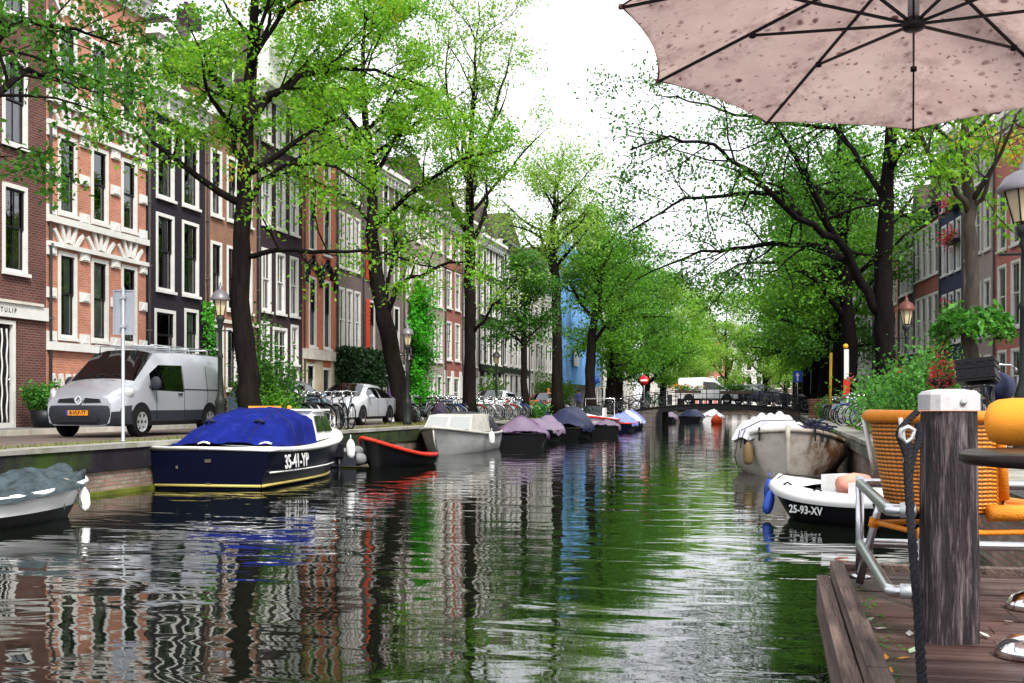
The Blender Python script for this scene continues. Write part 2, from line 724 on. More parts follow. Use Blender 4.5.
M_coping = mat('coping_stone', (0.27, 0.26, 0.235), 0.85, var=0.25, vscale=1.6, bump=0.4, bscale=30, dirt=(0.13, 0.14, 0.06), dscale=1.1, dmin=0.5, dmax=0.7)
M_beam = mat('mossy_beam', (0.012, 0.009, 0.014), 0.9, var=0.5, vscale=2, bump=0.5, bscale=20, dirt=(0.030, 0.055, 0.008), dscale=0.3, dmin=0.46, dmax=0.60)
M_beam2 = mat('mossy_concrete', (0.20, 0.20, 0.17), 0.9, var=0.4, vscale=2, bump=0.5, bscale=20, dirt=(0.06, 0.08, 0.03), dscale=0.8, dmin=0.45, dmax=0.65)
M_qbrick = brick('quay_brick', (0.26, 0.13, 0.11), (0.30, 0.25, 0.2), (0.16, 0.16, 0.12), stain=0.75)
M_slime = mat('green_slime', (0.10, 0.12, 0.015), 0.6, var=0.5, vscale=1.5)
quay('quay_wall', 'long brick quay wall with mossy dark beam under pale coping, below the house fronts and silver van', QL, 1, -10, 240)
quay('quay_wall', 'quay wall with grey coping running past the rusty steel boat towards the bridge', QR, -1, 22, 240)
te = thing('end_wall', 'low dark quay wall closing the far end of the canal', 'quay wall', (QL, 204.6, 0))
b = MB()
b.box(-0.6, QR - QL + 0.9, 0, 0.5, -1.5, STREET + 0.02)
b.build('brickwork', M_qbrick, te)
quay('quay_wall', 'short set back quay wall with mossy face behind the wooden terrace', QR + 0.34, -1, -10, 22)

# ------------------------------------------------------------------ houses


def window_mesh(w, h, style):
    """frame mesh in a w x h opening, origin bottom centre, facade towards -Y; returns the frame MB and pane rectangles"""
    b = MB()
    fw = 0.11 if style != 'slim' else 0.07
    y0, y1 = -0.025, 0.10
    b.box(-w / 2, -w / 2 + fw, y0, y1, 0, h)
    b.box(w / 2 - fw, w / 2, y0, y1, 0, h)
    b.box(-w / 2 + fw, w / 2 - fw, y0, y1, h - fw, h)
    b.box(-w / 2 + fw, w / 2 - fw, y0, y1, 0, fw * 0.7)
    iw = w / 2 - fw
    z0, z1 = fw * 0.7, h - fw
    b.mi = 1                              # sashes in their own paint
    s = 0.05
    mid = z0 + (z1 - z0) * (0.52 if style != 'transom' else 0.68)
    for (a, c, yy) in ((z0, mid + 0.02, 0.06), (mid - 0.02, z1, 0.02)):
        b.box(-iw, -iw + s, yy, yy + 0.04, a, c)
        b.box(iw - s, iw, yy, yy + 0.04, a, c)
        b.box(-iw + s, iw - s, yy, yy + 0.04, a, a + s)
        b.box(-iw + s, iw - s, yy, yy + 0.04, c - s, c)
    if style in ('cross', 'six'):
        b.box(-0.018, 0.018, 0.025, 0.055, mid + 0.03, z1 - s)
        b.box(-0.018, 0.018, 0.065, 0.095, z0 + s, mid - 0.03)
    if style == 'six':
        for a, c, yy in ((z0 + s, mid - 0.03, 0.066), (mid + 0.03, z1 - s, 0.026)):
            zz = (a + c) / 2
            b.box(-iw + s, -0.019, yy, yy + 0.028, zz - 0.014, zz + 0.014)
            b.box(0.019, iw - s, yy, yy + 0.028, zz - 0.014, zz + 0.014)
    return b, (iw, z0, z1, mid)


HOUSES = []
M_drain = mat('zinc_pipe', (0.12, 0.12, 0.12), 0.6, 0.3, var=0.2)


def house(name, label, y0, y1, H, wallm, wins, rz, x, bands=(), cornice=None, frame=None, sash=None, depth=8.0, roof='gable', doors=(), extra=None, gable=None, base=None, seed=0, plan=None):
    """wins: (u centre, z bottom, w, h, style, curtain); u is measured along the front from its start as seen from the canal"""
    Wd = y1 - y0
    rng = random.Random(seed * 7 + 3)
    frame = frame or M_white
    sash = sash or M_black
    if plan:
        t = thing(name, label, 'house', plan[0], plan[1])
    else:
        t = thing(name, label, 'house', (x, y0 if rz > 0 else y1, STREET), rz)
    holes = [(u - w / 2, u + w / 2, z, z + h) for (u, z, w, h, *_r) in wins] + [(u - w / 2, u + w / 2, z, z + h) for (u, z, w, h, *_r) in doors]
    us = sorted({0, Wd} | {round(c, 3) for q in holes for c in q[:2]})
    zs = sorted({-0.3, H} | {round(c, 3) for q in holes for c in q[2:]})
    b = MB()
    for i in range(len(us) - 1):
        for j in range(len(zs) - 1):
            uc, zc = (us[i] + us[i + 1]) / 2, (zs[j] + zs[j + 1]) / 2
            if any(a < uc < c and d < zc < e for a, c, d, e in holes):
                continue
            b.add([(us[i], 0, zs[j]), (us[i + 1], 0, zs[j]), (us[i + 1], 0, zs[j + 1]), (us[i], 0, zs[j + 1])], [(0, 1, 2, 3)])
    rd = 0.22
    for a, c, d, e in holes:
        b.add([(a, 0, d), (a, rd, d), (a, rd, e), (a, 0, e)], [(0, 1, 2, 3)])
        b.add([(c, 0, d), (c, rd, d), (c, rd, e), (c, 0, e)], [(3, 2, 1, 0)])
        b.add([(a, 0, e), (a, rd, e), (c, rd, e), (c, 0, e)], [(0, 1, 2, 3)])
        b.add([(a, 0, d), (a, rd, d), (c, rd, d), (c, 0, d)], [(3, 2, 1, 0)])
    b.add([(0, 0, -0.3), (0, depth, -0.3), (0, depth, H), (0, 0, H)], [(0, 3, 2, 1)])
    b.add([(Wd, 0, -0.3), (Wd, depth, -0.3), (Wd, depth, H), (Wd, 0, H)], [(0, 1, 2, 3)])
    b.add([(0, depth, -0.3), (Wd, depth, -0.3), (Wd, depth, H), (0, depth, H)], [(3, 2, 1, 0)])
    b.mi = 1                              # black planes stand in for the dark of rooms behind the openings
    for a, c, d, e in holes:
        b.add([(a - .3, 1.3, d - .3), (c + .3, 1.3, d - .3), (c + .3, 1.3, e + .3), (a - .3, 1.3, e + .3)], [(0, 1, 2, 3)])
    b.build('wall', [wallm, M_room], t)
    proto = {}
    for (u, z, w, h, style, cur) in wins:
        key = (round(w, 2), round(h, 2), style, cur)
        if key not in proto:
            fm, (iw, z0, z1, mid) = window_mesh(w, h, style)
            wi = fm.build('window', [frame, sash], t)
            p = MB()
            p.add([(-iw, 0.075, z0), (iw, 0.075, z0), (iw, 0.075, z1), (-iw, 0.075, z1)], [(0, 1, 2, 3)])
            p.build('pane', M_glass, wi)
            s = MB()
            s.box(-w / 2 - 0.05, w / 2 + 0.05, -0.10, -0.027, -0.09, -0.003)
            s.build('sill', frame, wi)
            if cur:
                c = MB()
                cm = M_cream if cur == 3 else M_curtain
                n = 10
                spans = {1: ((-iw, -iw * 0.35), (iw * 0.3, iw)), 2: ((-iw, iw),), 3: ((-iw, -iw * 0.45), (iw * 0.4, iw)), 4: ((-iw, iw),)}[cur]
                zt = z1 if cur != 4 else mid
                for a, e in spans:
                    rows = []
                    for zz in (z0, zt):
                        rows.append([(a + (e - a) * k / n, 0.17 + 0.018 * (-1) ** k, zz) for k in range(n + 1)])
                    c.grid(rows)
                c.build('curtain', cm, wi)
            proto[key] = wi
            wi.location = (u, 0, z)
        else:
            src = proto[key]
            wi = src.copy()
            COL.objects.link(wi)
            wi.location = (u, 0, z)
            for ch in kids(src):
                cc = ch.copy()
                COL.objects.link(cc)
                cc.parent = wi
    for (u, z, w, h, m, style) in doors:
        d = MB()
        fw = 0.1
        d.box(-w / 2, -w / 2 + fw, -0.03, 0.12, 0, h)
        d.box(w / 2 - fw, w / 2, -0.03, 0.12, 0, h)
        d.box(-w / 2 + fw, w / 2 - fw, -0.03, 0.12, h - fw, h)
        if style == 'light':
            d.box(-w / 2 + fw, w / 2 - fw, -0.02, 0.12, h * 0.72, h * 0.72 + 0.07)
        fo = d.build('door_frame', frame, t)
        fo.location = (u, 0, z)
        lf = MB()
        hh = h * 0.72 if style == 'light' else h - fw
        lf.box(-w / 2 + fw, w / 2 - fw, 0.08, 0.12, 0, hh)
        for zz in (0.15, hh * 0.52):
            for xx in (-0.5, 0.5):
                cx = xx * (w / 2 - fw)
                lf.box(cx - w * 0.16, cx + w * 0.16, 0.066, 0.079, zz, zz + hh * 0.36)
        lo = lf.build('door', m, t)
        lo.location = (u, 0, z)
        if style == 'light':
            p = MB()
            p.add([(-w / 2 + fw, 0.1, hh), (w / 2 - fw, 0.1, hh), (w / 2 - fw, 0.1, h - fw), (-w / 2 + fw, 0.1, h - fw)], [(0, 1, 2, 3)])
            po = p.build('fanlight', M_glass, t)
            po.location = (u, 0, z)
        k = MB()
        k.lathe([(0.0, -0.07), (0.03, -0.06), (0.035, -0.03), (0.012, 0.0), (0.012, 0.03)], (0, 0, 0), 8, 'y')
        ko = k.build('handle', M_chrome, lo)
        ko.location = (w / 2 - fw - 0.1, 0.06, hh * 0.47)
        if z > 0.25:
            st = MB()
            ns = max(2, int(z / 0.18))
            for q in range(ns):
                st.box(-w / 2 - 0.1, w / 2 + 0.1, -0.28 * (ns - q), 0 if q == ns - 1 else -0.28 * (ns - q - 1) + 0.0, 0, z * (q + 1) / ns - 0.004 * 0)
            so = st.build('steps', M_stone, t)
            so.location = (u, -0.002, 0)
    if base:
        bh, bm = base
        b = MB()
        # a plinth of the base material, cut at the openings
        cuts = sorted([(a, c) for a, c, d, e in holes if d < bh])
        px = 0
        for a, c in cuts + [(Wd, Wd)]:
            if a - px > 0.05:
                b.box(px, a - 0.002, -0.05, -0.003, -0.3, bh)
            px = c + 0.002
        b.build('plinth', bm, t)
    for (z, hh, pr, m) in bands:
        b = MB()
        b.box(-0.002, Wd + 0.002, -pr, -0.004, z, z + hh)
        b.build('band', m, t)
    if cornice:
        cz, ch, cm = cornice
        b = MB()
        b.box(0.01, Wd - 0.01, -0.12, -0.004, cz, cz + ch * 0.5)
        b.box(-0.005, Wd + 0.005, -0.28, -0.004, cz + ch * 0.5, cz + ch * 0.7)
        b.box(-0.01, Wd + 0.01, -0.42, -0.004, cz + ch * 0.7, cz + ch)
        k = int(Wd / 0.55)
        for i in range(k):                # brackets under the gutter
            uu = (i + 0.5) * Wd / k
            b.box(uu - 0.06, uu + 0.06, -0.26, -0.121, cz + ch * 0.15, cz + ch * 0.498)
        b.build('cornice', cm, t)
    if roof == 'gable':
        b = MB()
        rh = 2.6
        b.prism([(0, H), (Wd, H), (Wd / 2, H + rh)], 0.45, depth, 'xz')
        b.build('roof', M_tile, t)
    elif roof == 'mansard':
        b = MB()
        b.add([(0, 0.02, H), (Wd, 0.02, H), (Wd, 1.6, H + 2.6), (0, 1.6, H + 2.6), (0, depth, H + 2.6), (Wd, depth, H + 2.6), (0, depth, H), (Wd, depth, H)],
              [(0, 1, 2, 3), (3, 2, 5, 4), (0, 3, 4, 6), (1, 7, 5, 2), (4, 5, 7, 6)])
        r = b.build('roof', M_tile, t)
        b = MB()
        b.box(Wd / 2 - 0.7, Wd / 2 + 0.7, 0.25, 2.2, H + 0.4, H + 2.0)
        b.prism([(Wd / 2 - 0.85, H + 2.003), (Wd / 2 + 0.85, H + 2.003), (Wd / 2, H + 2.6)], 0.15, 2.2, 'xz')
        b.build('dormer', M_white, r)
        b = MB()
        b.add([(Wd / 2 - 0.5, 0.245, H + 0.6), (Wd / 2 + 0.5, 0.245, H + 0.6), (Wd / 2 + 0.5, 0.245, H + 1.85), (Wd / 2 - 0.5, 0.245, H + 1.85)], [(0, 1, 2, 3)])
        b.build('dormer_window', M_carglass, r)
    elif roof == 'flat':
        b = MB()
        b.box(0, Wd, 0.3, depth, H - 0.2, H - 0.05)
        b.build('roof', M_tile, t)
    dp = MB()
    dp.tube([(0.10, -0.16, H - 0.9), (0.10, -0.07, H - 1.2), (0.10, -0.07, 0.0)], 0.045, 8)
    for q in range(int(H / 2)):
        dp.box(0.04, 0.16, -0.13, -0.004, 1.0 + q * 2, 1.04 + q * 2)
    dp.build('drainpipe', M_drain, t)
    if roof:
        ck = MB()
        ck.box(Wd * 0.12, Wd * 0.12 + 0.9, 3.0, 3.6, H - 0.1, H + 3.0)
        for q in range(3):
            ck.lathe([(0.1, H + 2.99), (0.1, H + 3.35), (0.07, H + 3.35)], (Wd * 0.12 + 0.2 + 0.25 * q, 3.3, 0), 8)
        ck.build('chimney', wallm if seed % 2 else M_tile, t)
    if gable:
        gm, shape = gable
        b = MB()
        b.prism([(p[0] * Wd, H + p[1]) for p in shape], -0.06, 0.4, 'xz')
        b.build('gable', gm, t)
    if extra:
        extra(t, Wd, H)
    HOUSES.append(t)
    return t


def rows(cols, levels, style='sash', cur=(0, 1, 2)):
    """window list: cols (u, w), levels (z, h)"""
    out = []
    k = 0
    for z, h in levels:
        for u, w in cols:
            out.append((u, z, w, h, style, cur[k % len(cur)]))
            k += 1
    return out


B_darkred = brick('dark_red_brick', (0.10, 0.028, 0.022), (0.155, 0.046, 0.036), (0.16, 0.12, 0.11), stain=0.35)
B_salmon = brick('salmon_brick', (0.55, 0.185, 0.10), (0.44, 0.13, 0.075), (0.42, 0.29, 0.23), stain=0.3)
B_purple = brick('black_purple_brick', (0.016, 0.010, 0.018), (0.012, 0.009, 0.015), (0.03, 0.025, 0.032), stain=0.3)
B_brown = brick('brown_brick', (0.32, 0.12, 0.06), (0.24, 0.09, 0.05), (0.24, 0.2, 0.16), stain=0.35)
B_plum = brick('plum_brick', (0.032, 0.013, 0.020), (0.024, 0.011, 0.017), (0.045, 0.03, 0.04), stain=0.3)
B_orange = brick('orange_red_brick', (0.58, 0.13, 0.055), (0.5, 0.105, 0.045), (0.4, 0.2, 0.14), stain=0.2)
B_grey = brick('grey_brown_brick', (0.17, 0.105, 0.095), (0.13, 0.085, 0.08), (0.2, 0.17, 0.16), stain=0.3)
B_pinkgrey = brick('pink_grey_brick', (0.36, 0.27, 0.25), (0.31, 0.24, 0.225), (0.32, 0.28, 0.26), stain=0.25)
B_red = brick('red_brick', (0.33, 0.06, 0.05), (0.27, 0.05, 0.045), (0.28, 0.18, 0.15), stain=0.3)
B_red2 = brick('rose_red_brick', (0.52, 0.12, 0.105), (0.45, 0.10, 0.09), (0.42, 0.25, 0.22), stain=0.3)
B_pale = brick('pale_render', (0.50, 0.47, 0.43), (0.48, 0.45, 0.41), (0.46, 0.43, 0.40), stain=0.3)
B_white = brick('white_render', (0.66, 0.65, 0.62), (0.64, 0.63, 0.60), (0.62, 0.61, 0.58), stain=0.3)
B_blackp = brick('black_painted_brick', (0.016, 0.016, 0.018), (0.013, 0.013, 0.015), (0.018, 0.018, 0.02), stain=0.3)
B_navy = brick('navy_painted_brick', (0.035, 0.042, 0.085), (0.03, 0.036, 0.075), (0.03, 0.034, 0.07), stain=0.25)
M_creamstone = mat('cream_stone', (0.50, 0.42, 0.28), 0.8, var=0.2, vscale=1.5, bump=0.2, dirt=(0.2, 0.16, 0.1), dscale=1, dmin=0.5, dmax=0.8)
M_redshutter = mat('red_shutter', (0.6, 0.07, 0.03), 0.5)

LZ = R(90)
# A dark red brick corner house with the lettered lintel


def extra_a(t, Wd, H):
    b = MB()
    b.box(0.02, Wd - 0.02, -0.1, -0.004, 2.93, 3.28)
    b.build('lintel', M_white, t)
    text_mesh('lettering', 'A P   T H E   T U L I P', 0.17, M_darkmetal, t, (Wd - 2.15, -0.104, 3.1), (R(90), 0, 0))
    b = MB()
    for k in range(9):                    # wavy white bars of the gate
        u = Wd - 3.25 + k * 0.2
        b.tube([(u + 0.02 * math.sin(q * 1.3 + k), -0.03, 0.25 + q * 0.14) for q in range(18)], 0.022, 6)
    b.box(Wd - 3.4, Wd - 1.45, -0.05, -0.01, 0.12, 0.25)
    b.build('gate', M_white, t)
    b = MB()
    b.box(0.3, Wd - 0.3, -0.15, -0.004, 3.29, 3.36)
    b.build('ledge', M_stone, t)


house('brick_house', 'dark red brick house at the edge with white lettered lintel over a barred gate', 20.6, 27.2, 15.0, B_darkred,
      rows([(1.4, 1.0), (3.4, 1.0), (5.3, 1.0)], [(4.1, 2.25), (7.35, 2.25), (10.7, 2.2)], 'cross', (3, 1, 3, 1, 2, 1)), LZ, FX,
      doors=[(Wd0, 0.1, 2.2, 2.75, M_black, 'plain') for Wd0 in (4.2,)], cornice=(14.2, 0.8, M_white), extra=extra_a, seed=1)

# B striped salmon brick with white stone


def extra_b(t, Wd, H):
    cols = [0.95, 2.5, 4.05]
    for z0, hgt in ((2.5, 2.45), (5.9, 2.25), (9.1, 2.1)):
        edges = [(0.0, cols[0] - 0.55), (cols[0] + 0.55, cols[1] - 0.55), (cols[1] + 0.55, cols[2] - 0.55), (cols[2] + 0.55, Wd)]
        for q in (0.02, 0.5, 0.97):
            zz = z0 + hgt * q
            for a, c in edges:
                b = MB()
                b.box(a + 0.003, c - 0.003, -0.06, -0.004, zz - 0.14, zz + 0.14)
                b.prism([(a + 0.06, zz - 0.1), (c - 0.06, zz - 0.1), ((a + c) / 2, zz + 0.1)], -0.085, -0.0605, 'xz')
                b.build('stone_block', M_white, t)
    for z0, hgt in ((2.5, 2.45), (5.9, 2.25), (9.1, 2.1)):
        for c in cols:
            b = MB()
            for q in (-2, -1, 0, 1, 2):
                a = q * 0.37
                M = Matrix.Translation((c, 0, z0 + hgt - 0.22)) @ Matrix.Rotation(a, 4, 'Y')
                b.box(-0.055, 0.055, -0.075, -0.004 - 0.001 * (q % 2), 0.43, 0.98 + (0.08 if q == 0 else 0), M)
            b.build('stone_fan', M_white, t)
    for c in cols:
        b = MB()
        for q in (-2, -1, 0, 1):
            M = Matrix.Translation((c + 0.3 * q, 0, 1.25)) @ Matrix.Rotation(q * 0.2, 4, 'Y')
            b.box(-0.09, 0.09, -0.06, -0.004, -0.3, 0.3, M)
        b.build('stone_fan', M_white, t)


wb = [(u, z, 0.86, h, 'sash', c) for (z, h, cs) in ((2.55, 2.35, (1, 2, 4)), (5.95, 2.15, (1, 0, 3)), (9.15, 2.0, (1, 2, 1))) for u, c in zip((0.95, 2.5, 4.05), cs)]
house('striped_house', 'salmon brick house striped with white stone blocks and fans over its windows', 27.2, 32.2, 13.6, B_salmon, wb, LZ, FX,
      bands=[(2.18, 0.22, 0.13, M_white), (4.98, 0.12, 0.12, M_white), (5.62, 0.18, 0.14, M_white), (8.24, 0.12, 0.12, M_white), (8.85, 0.18, 0.14, M_white), (0.35, 0.3, 0.07, M_white)],
      cornice=(12.6, 0.8, M_white), extra=extra_b, roof='mansard', seed=2,
      gable=(M_white, [(0.25, 0), (0.75, 0), (0.72, 0.9), (0.6, 1.2), (0.5, 1.6), (0.4, 1.2), (0.28, 0.9)]))

# C black purple house, two windows
wc = rows([(1.15, 1.12), (2.78, 1.12)], [(4.35, 2.45), (7.3, 2.3)], 'cross', (1, 3, 1, 1))
wc += [(1.15, 1.35, 1.3, 2.4, 'transom', 0), (2.85, 2.3, 0.95, 1.6, 'sash', 1)]
house('dark_house', 'blackish purple brick house with white window frames between striped and brown houses', 32.2, 36.0, 10.6, B_purple, wc, LZ, FX,
      doors=[(2.85, 0.12, 0.95, 2.1, M_darkgreen, 'plain')], cornice=(9.9, 0.95, M_white), roof='mansard', seed=3)

# D brown brick
wd_ = rows([(0.8, 0.82), (2.0, 0.82), (3.2, 0.82)], [(4.1, 2.3), (7.3, 2.3)], 'cross', (1, 3, 2))
wd_ += [(1.95, 1.25, 0.85, 2.2, 'transom', 0), (3.2, 1.25, 0.85, 2.2, 'cross', 0)]
house('brown_house', 'brown brick house behind the big leaning elm, narrow white windows', 36.0, 40.0, 11.6, B_brown, wd_, LZ, FX,
      doors=[(0.8, 0.3, 1.05, 3.2, M_black, 'light')], cornice=(10.8, 0.7, M_white), roof='mansard', seed=4, bands=[(3.6, 0.12, 0.1, M_stone)])

# E plum house
we = rows([(0.85, 0.85), (2.15, 0.85), (3.45, 0.85)], [(4.3, 2.4), (7.6, 2.3), (10.8, 1.7)], 'cross', (2, 2, 2, 1))
we += [(0.75, 2.4, 0.75, 1.5, 'cross', 2), (2.1, 1.05, 1.35, 2.7, 'six', 2), (3.5, 2.35, 0.75, 1.6, 'cross', 2)]
house('plum_house', 'dark plum brick house with white six pane windows beside the orange house', 40.0, 44.3, 13.0, B_plum, we, LZ, FX,
      doors=[(0.75, 0.3, 0.9, 2.0, M_black, 'plain'), (3.5, 0.2, 0.85, 2.05, M_black, 'plain')], cornice=(12.4, 0.6, M_white), roof='gable', seed=5, sash=M_white,
      gable=(M_white, [(0.2, 0), (0.8, 0), (0.78, 1.4), (0.66, 1.9), (0.64, 3.0), (0.5, 3.6), (0.36, 3.0), (0.34, 1.9), (0.22, 1.4)]))


def extra_f(t, Wd, H):
    for u in (1.05, 2.65):
        b = MB()
        for rr, th in ((0.62, 0.13), (0.42, 0.1)):
            pts = [(u + rr * math.cos(a), -0.05, 6.15 + rr * 1.05 * math.sin(a)) for a in [PI * k / 12 for k in range(13)]]
            b.tube(pts, th * 0.55, 6)
        b.box(u - 0.06, u + 0.06, -0.16, -0.004, 6.62, 7.0)
        b.build('arch_moulding', M_darkmetal, t)
    for u in (0.2, 1.85, 3.5):
        b = MB()
        b.lathe([(0.0, 5.7), (0.1, 5.75), (0.13, 6.0), (0.05, 6.15), (0.11, 6.4), (0.03, 6.75), (0.0, 6.9)], (u, -0.1, 0), 8)
        b.build('finial', M_darkmetal, t)


wf = rows([(1.05, 0.80), (2.65, 0.80)], [(3.15, 2.95), (7.2, 2.6), (10.3, 2.0)], 'cross', (3, 3, 1))
wf += [(0.85, 1.15, 0.85, 1.3, 'cross', 0)]
house('orange_house', 'orange red brick house with dark arch mouldings over a cream stone ground floor', 44.3, 48.0, 12.6, B_orange, wf, LZ, FX,
      bands=[(2.62, 0.42, 0.16, M_stone)], base=(2.6, M_creamstone), doors=[(2.6, 0.12, 0.95, 2.2, M_black, 'plain')], cornice=(11.9, 0.7, M_creamstone), extra=extra_f, seed=6, roof='gable')

wg = rows([(0.65, 0.78), (1.68, 0.78), (2.7, 0.78)], [(3.0, 3.0), (6.9, 2.5), (10.1, 2.2)], 'cross', (2, 2, 1))
house('grey_house', 'grey brown brick house with three tall white windows above the dark creeper', 48.0, 51.3, 13.0, B_grey, wg, LZ, FX,
      bands=[(2.5, 0.32, 0.14, M_white)], doors=[(2.6, 0.15, 1.0, 2.2, M_darkgreen, 'plain')], cornice=(12.3, 0.7, M_white), seed=7, sash=M_white, roof='mansard')


def extra_h(t, Wd, H):
    for z in (3.35, 6.7):
        b = MB()
        b.box(0.45, 0.9, -0.09, -0.04, z, z + 2.4)
        for k in range(12):
            b.box(0.48, 0.87, -0.105, -0.091, z + 0.08 + k * 0.19, z + 0.2 + k * 0.19)
        b.build('shutter', M_redshutter, t)


wh = rows([(1.35, 0.9), (3.4, 0.9), (5.1, 0.9)], [(3.35, 2.4), (6.7, 2.4), (10.0, 2.0)], 'cross', (1, 2, 0))
wh += [(2.8, 0.5, 0.75, 1.75, 'sash', 2), (3.75, 0.5, 0.75, 1.75, 'sash', 2), (4.9, 0.5, 0.75, 1.75, 'sash', 2)]
house('shuttered_house', 'grey brown brick house with red shutters and white ground floor windows', 51.3, 57.4, 12.4, B_grey, wh, LZ, FX,
      bands=[(2.5, 0.3, 0.12, M_white)], doors=[(1.3, 0.12, 1.0, 2.25, M_redshutter, 'plain')], cornice=(11.7, 0.7, M_white), extra=extra_h, seed=8, roof='mansard')

wi_ = rows([(1.0, 0.85), (2.6, 0.85), (4.1, 0.85)], [(3.2, 2.3), (6.4, 2.3), (9.6, 2.0)], 'cross', (2, 1))
wi_ += [(2.7, 0.7, 1.7, 1.7, 'sash', 4)]
house('pale_house', 'pinkish grey house carrying the bright green climbing ivy', 57.4, 65.2, 12.0, B_pinkgrey, wi_ + rows([(5.6, 0.85), (6.9, 0.85)], [(3.2, 2.3), (6.4, 2.3), (9.6, 2.0)], 'cross', (2, 1)) + [(5.3, 0.6, 0.9, 1.9, 'sash', 2)], LZ, FX,
      base=(0.6, M_white), doors=[(1.0, 0.12, 1.0, 2.3, M_black, 'plain'), (6.8, 0.12, 1.0, 2.3, M_darkgreen, 'plain')], cornice=(11.3, 0.7, M_white), seed=9, roof='gable', sash=M_white)

wk = rows([(0.95, 1.15), (2.85, 1.15)], [(3.4, 2.3), (6.5, 2.3), (9.5, 1.9)], 'six', (2, 2))
house('red_house', 'narrow red brick house with white framed windows and white shop front beyond the ivy', 65.2, 69.0, 11.8, B_red, wk + [(2.6, 0.5, 1.3, 1.9, 'sash', 0)], LZ, FX,
      base=(2.75, M_white), doors=[(0.9, 0.1, 1.0, 2.3, M_black, 'plain')], cornice=(11.2, 0.6, M_white), seed=10, sash=M_white, roof='gable')
house('slim_house', 'slim pinkish beige house between red brick and black fronts', 69.0, 73.2, 12.4, B_pinkgrey,
      rows([(0.9, 0.8), (2.1, 0.8), (3.3, 0.8)], [(3.2, 2.2), (6.3, 2.2), (9.4, 1.9)], 'cross', (2, 1, 0)) + [(2.7, 0.6, 1.2, 1.8, 'sash', 0)], LZ, FX,
      base=(2.5, M_white), doors=[(0.9, 0.1, 1.0, 2.2, M_black, 'plain')], cornice=(11.8, 0.6, M_white), seed=11, roof='mansard')
house('black_house', 'black painted house with four white windows per floor and pale ground floor', 73.2, 80.0, 12.0, B_blackp,
      rows([(0.9, 0.95), (2.5, 0.95), (4.2, 0.95), (5.8, 0.95)], [(3.5, 2.5), (6.8, 2.3), (9.6, 1.9)], 'cross', (2, 2, 1)) + [(2.6, 0.5, 1.0, 2.1, 'sash', 1), (4.2, 0.5, 1.0, 2.1, 'sash', 0), (5.8, 0.5, 1.0, 2.1, 'sash', 2)], LZ, FX,
      base=(2.9, M_white), bands=[(2.95, 0.4, 0.2, M_black)], doors=[(0.9, 0.1, 1.1, 2.5, M_black, 'plain')], cornice=(11.3, 0.7, M_white), seed=12, sash=M_white, roof='gable')
house('wide_house', 'wide white and black house with tall door openings past the black painted house', 80.0, 89.0, 12.6, B_white,
      rows([(1.0, 1.0), (2.8, 1.0), (4.6, 1.0), (6.4, 1.0), (8.1, 1.0)], [(3.6, 2.5), (6.9, 2.4), (9.9, 1.9)], 'cross', (0, 2, 1)) + [(4.6, 0.4, 1.2, 2.6, 'sash', 0), (6.4, 0.4, 1.2, 2.6, 'sash', 0)], LZ, FX,
      doors=[(1.1, 0.1, 1.2, 2.9, M_black, 'plain'), (2.9, 0.1, 1.2, 2.9, M_black, 'plain'), (8.1, 0.1, 1.2, 2.9, M_black, 'plain')], bands=[(3.1, 0.3, 0.15, M_black)], cornice=(11.8, 0.7, M_black), seed=13, roof='gable')
house('cream_house', 'cream white house front just before the blue sheeted building', 89.0, 99.0, 11.0, B_pale,
      rows([(1.2, 1.0), (3.2, 1.0), (5.2, 1.0), (7.2, 1.0), (9.0, 1.0)], [(3.5, 2.3), (6.6, 2.2)], 'sash', (0, 2, 1)) + [(5.2, 0.5, 1.2, 2.1, 'sash', 0), (8.6, 0.5, 1.2, 2.1, 'sash', 0)], LZ, FX,
      doors=[(1.4, 0.1, 1.2, 2.5, M_darkgreen, 'plain')], cornice=(10.4, 0.6, M_white), seed=14, roof='gable')

# blue sheeting over a scaffold
M_bluewrap = mat('blue_sheeting', (0.14, 0.32, 0.64), 0.6, var=0.35, vscale=0.5, bump=0.8, bscale=1.4, stretch=(1, 1, 0.35))
t = thing('sheeted_building', 'building wrapped in bright blue scaffold sheeting beyond the cream house', 'scaffolded building', (FX, 99.0, STREET), LZ)
b = MB()
b.box(0, 20, 0.0, 9, 0, 12.6)
b.build('wall', B_pale, t)
b = MB()
rng = random.Random(8)
rws = []
for j in range(15):
    z = 2.6 + j * 0.88
    rws.append([(k * 0.5, -1.25 + 0.14 * math.sin(k * 1.57) + rng.uniform(-0.06, 0.06), z) for k in range(41)])
b.grid(rws)
b.add([(20, -1.25, 2.6), (20, 0, 2.6), (20, 0, 14.9), (20, -1.25, 14.9)], [(0, 1, 2, 3)])
b.add([(0, -1.25, 2.6), (0, 0, 2.6), (0, 0, 14.9), (0, -1.25, 14.9)], [(3, 2, 1, 0)])
b.build('sheeting', M_bluewrap, t, angle=60)
b = MB()
for k in range(9):
    for y in (-1.1, -0.15):
        b.tube([(0.1 + k * 2.45, y, 0), (0.1 + k * 2.45, y, 15.3)], 0.03, 6)
for z in (2.5, 4.6, 6.7, 8.8, 10.9, 13.0, 15.0):
    b.tube([(0, -1.1, z), (20, -1.1, z)], 0.03, 6)
b.build('scaffold', M_steel, t)
b = MB()
b.box(2.5, 5.0, -1.52, -1.45, 4.2, 5.6)
b.build('banner', M_white, t)
b = MB()
for z in (4.55, 6.65, 8.75):
    b.box(0.1, 19.9, -1.05, -0.2, z, z + 0.05)
b.build('scaffold_boards', mat('scaffold_plank', (0.3, 0.2, 0.1), 0.8), t)
b = MB()
b.prism([(0, 12.6), (20, 12.6), (10, 16)], 0.4, 9, 'xz')
b.build('roof', M_tile, t)

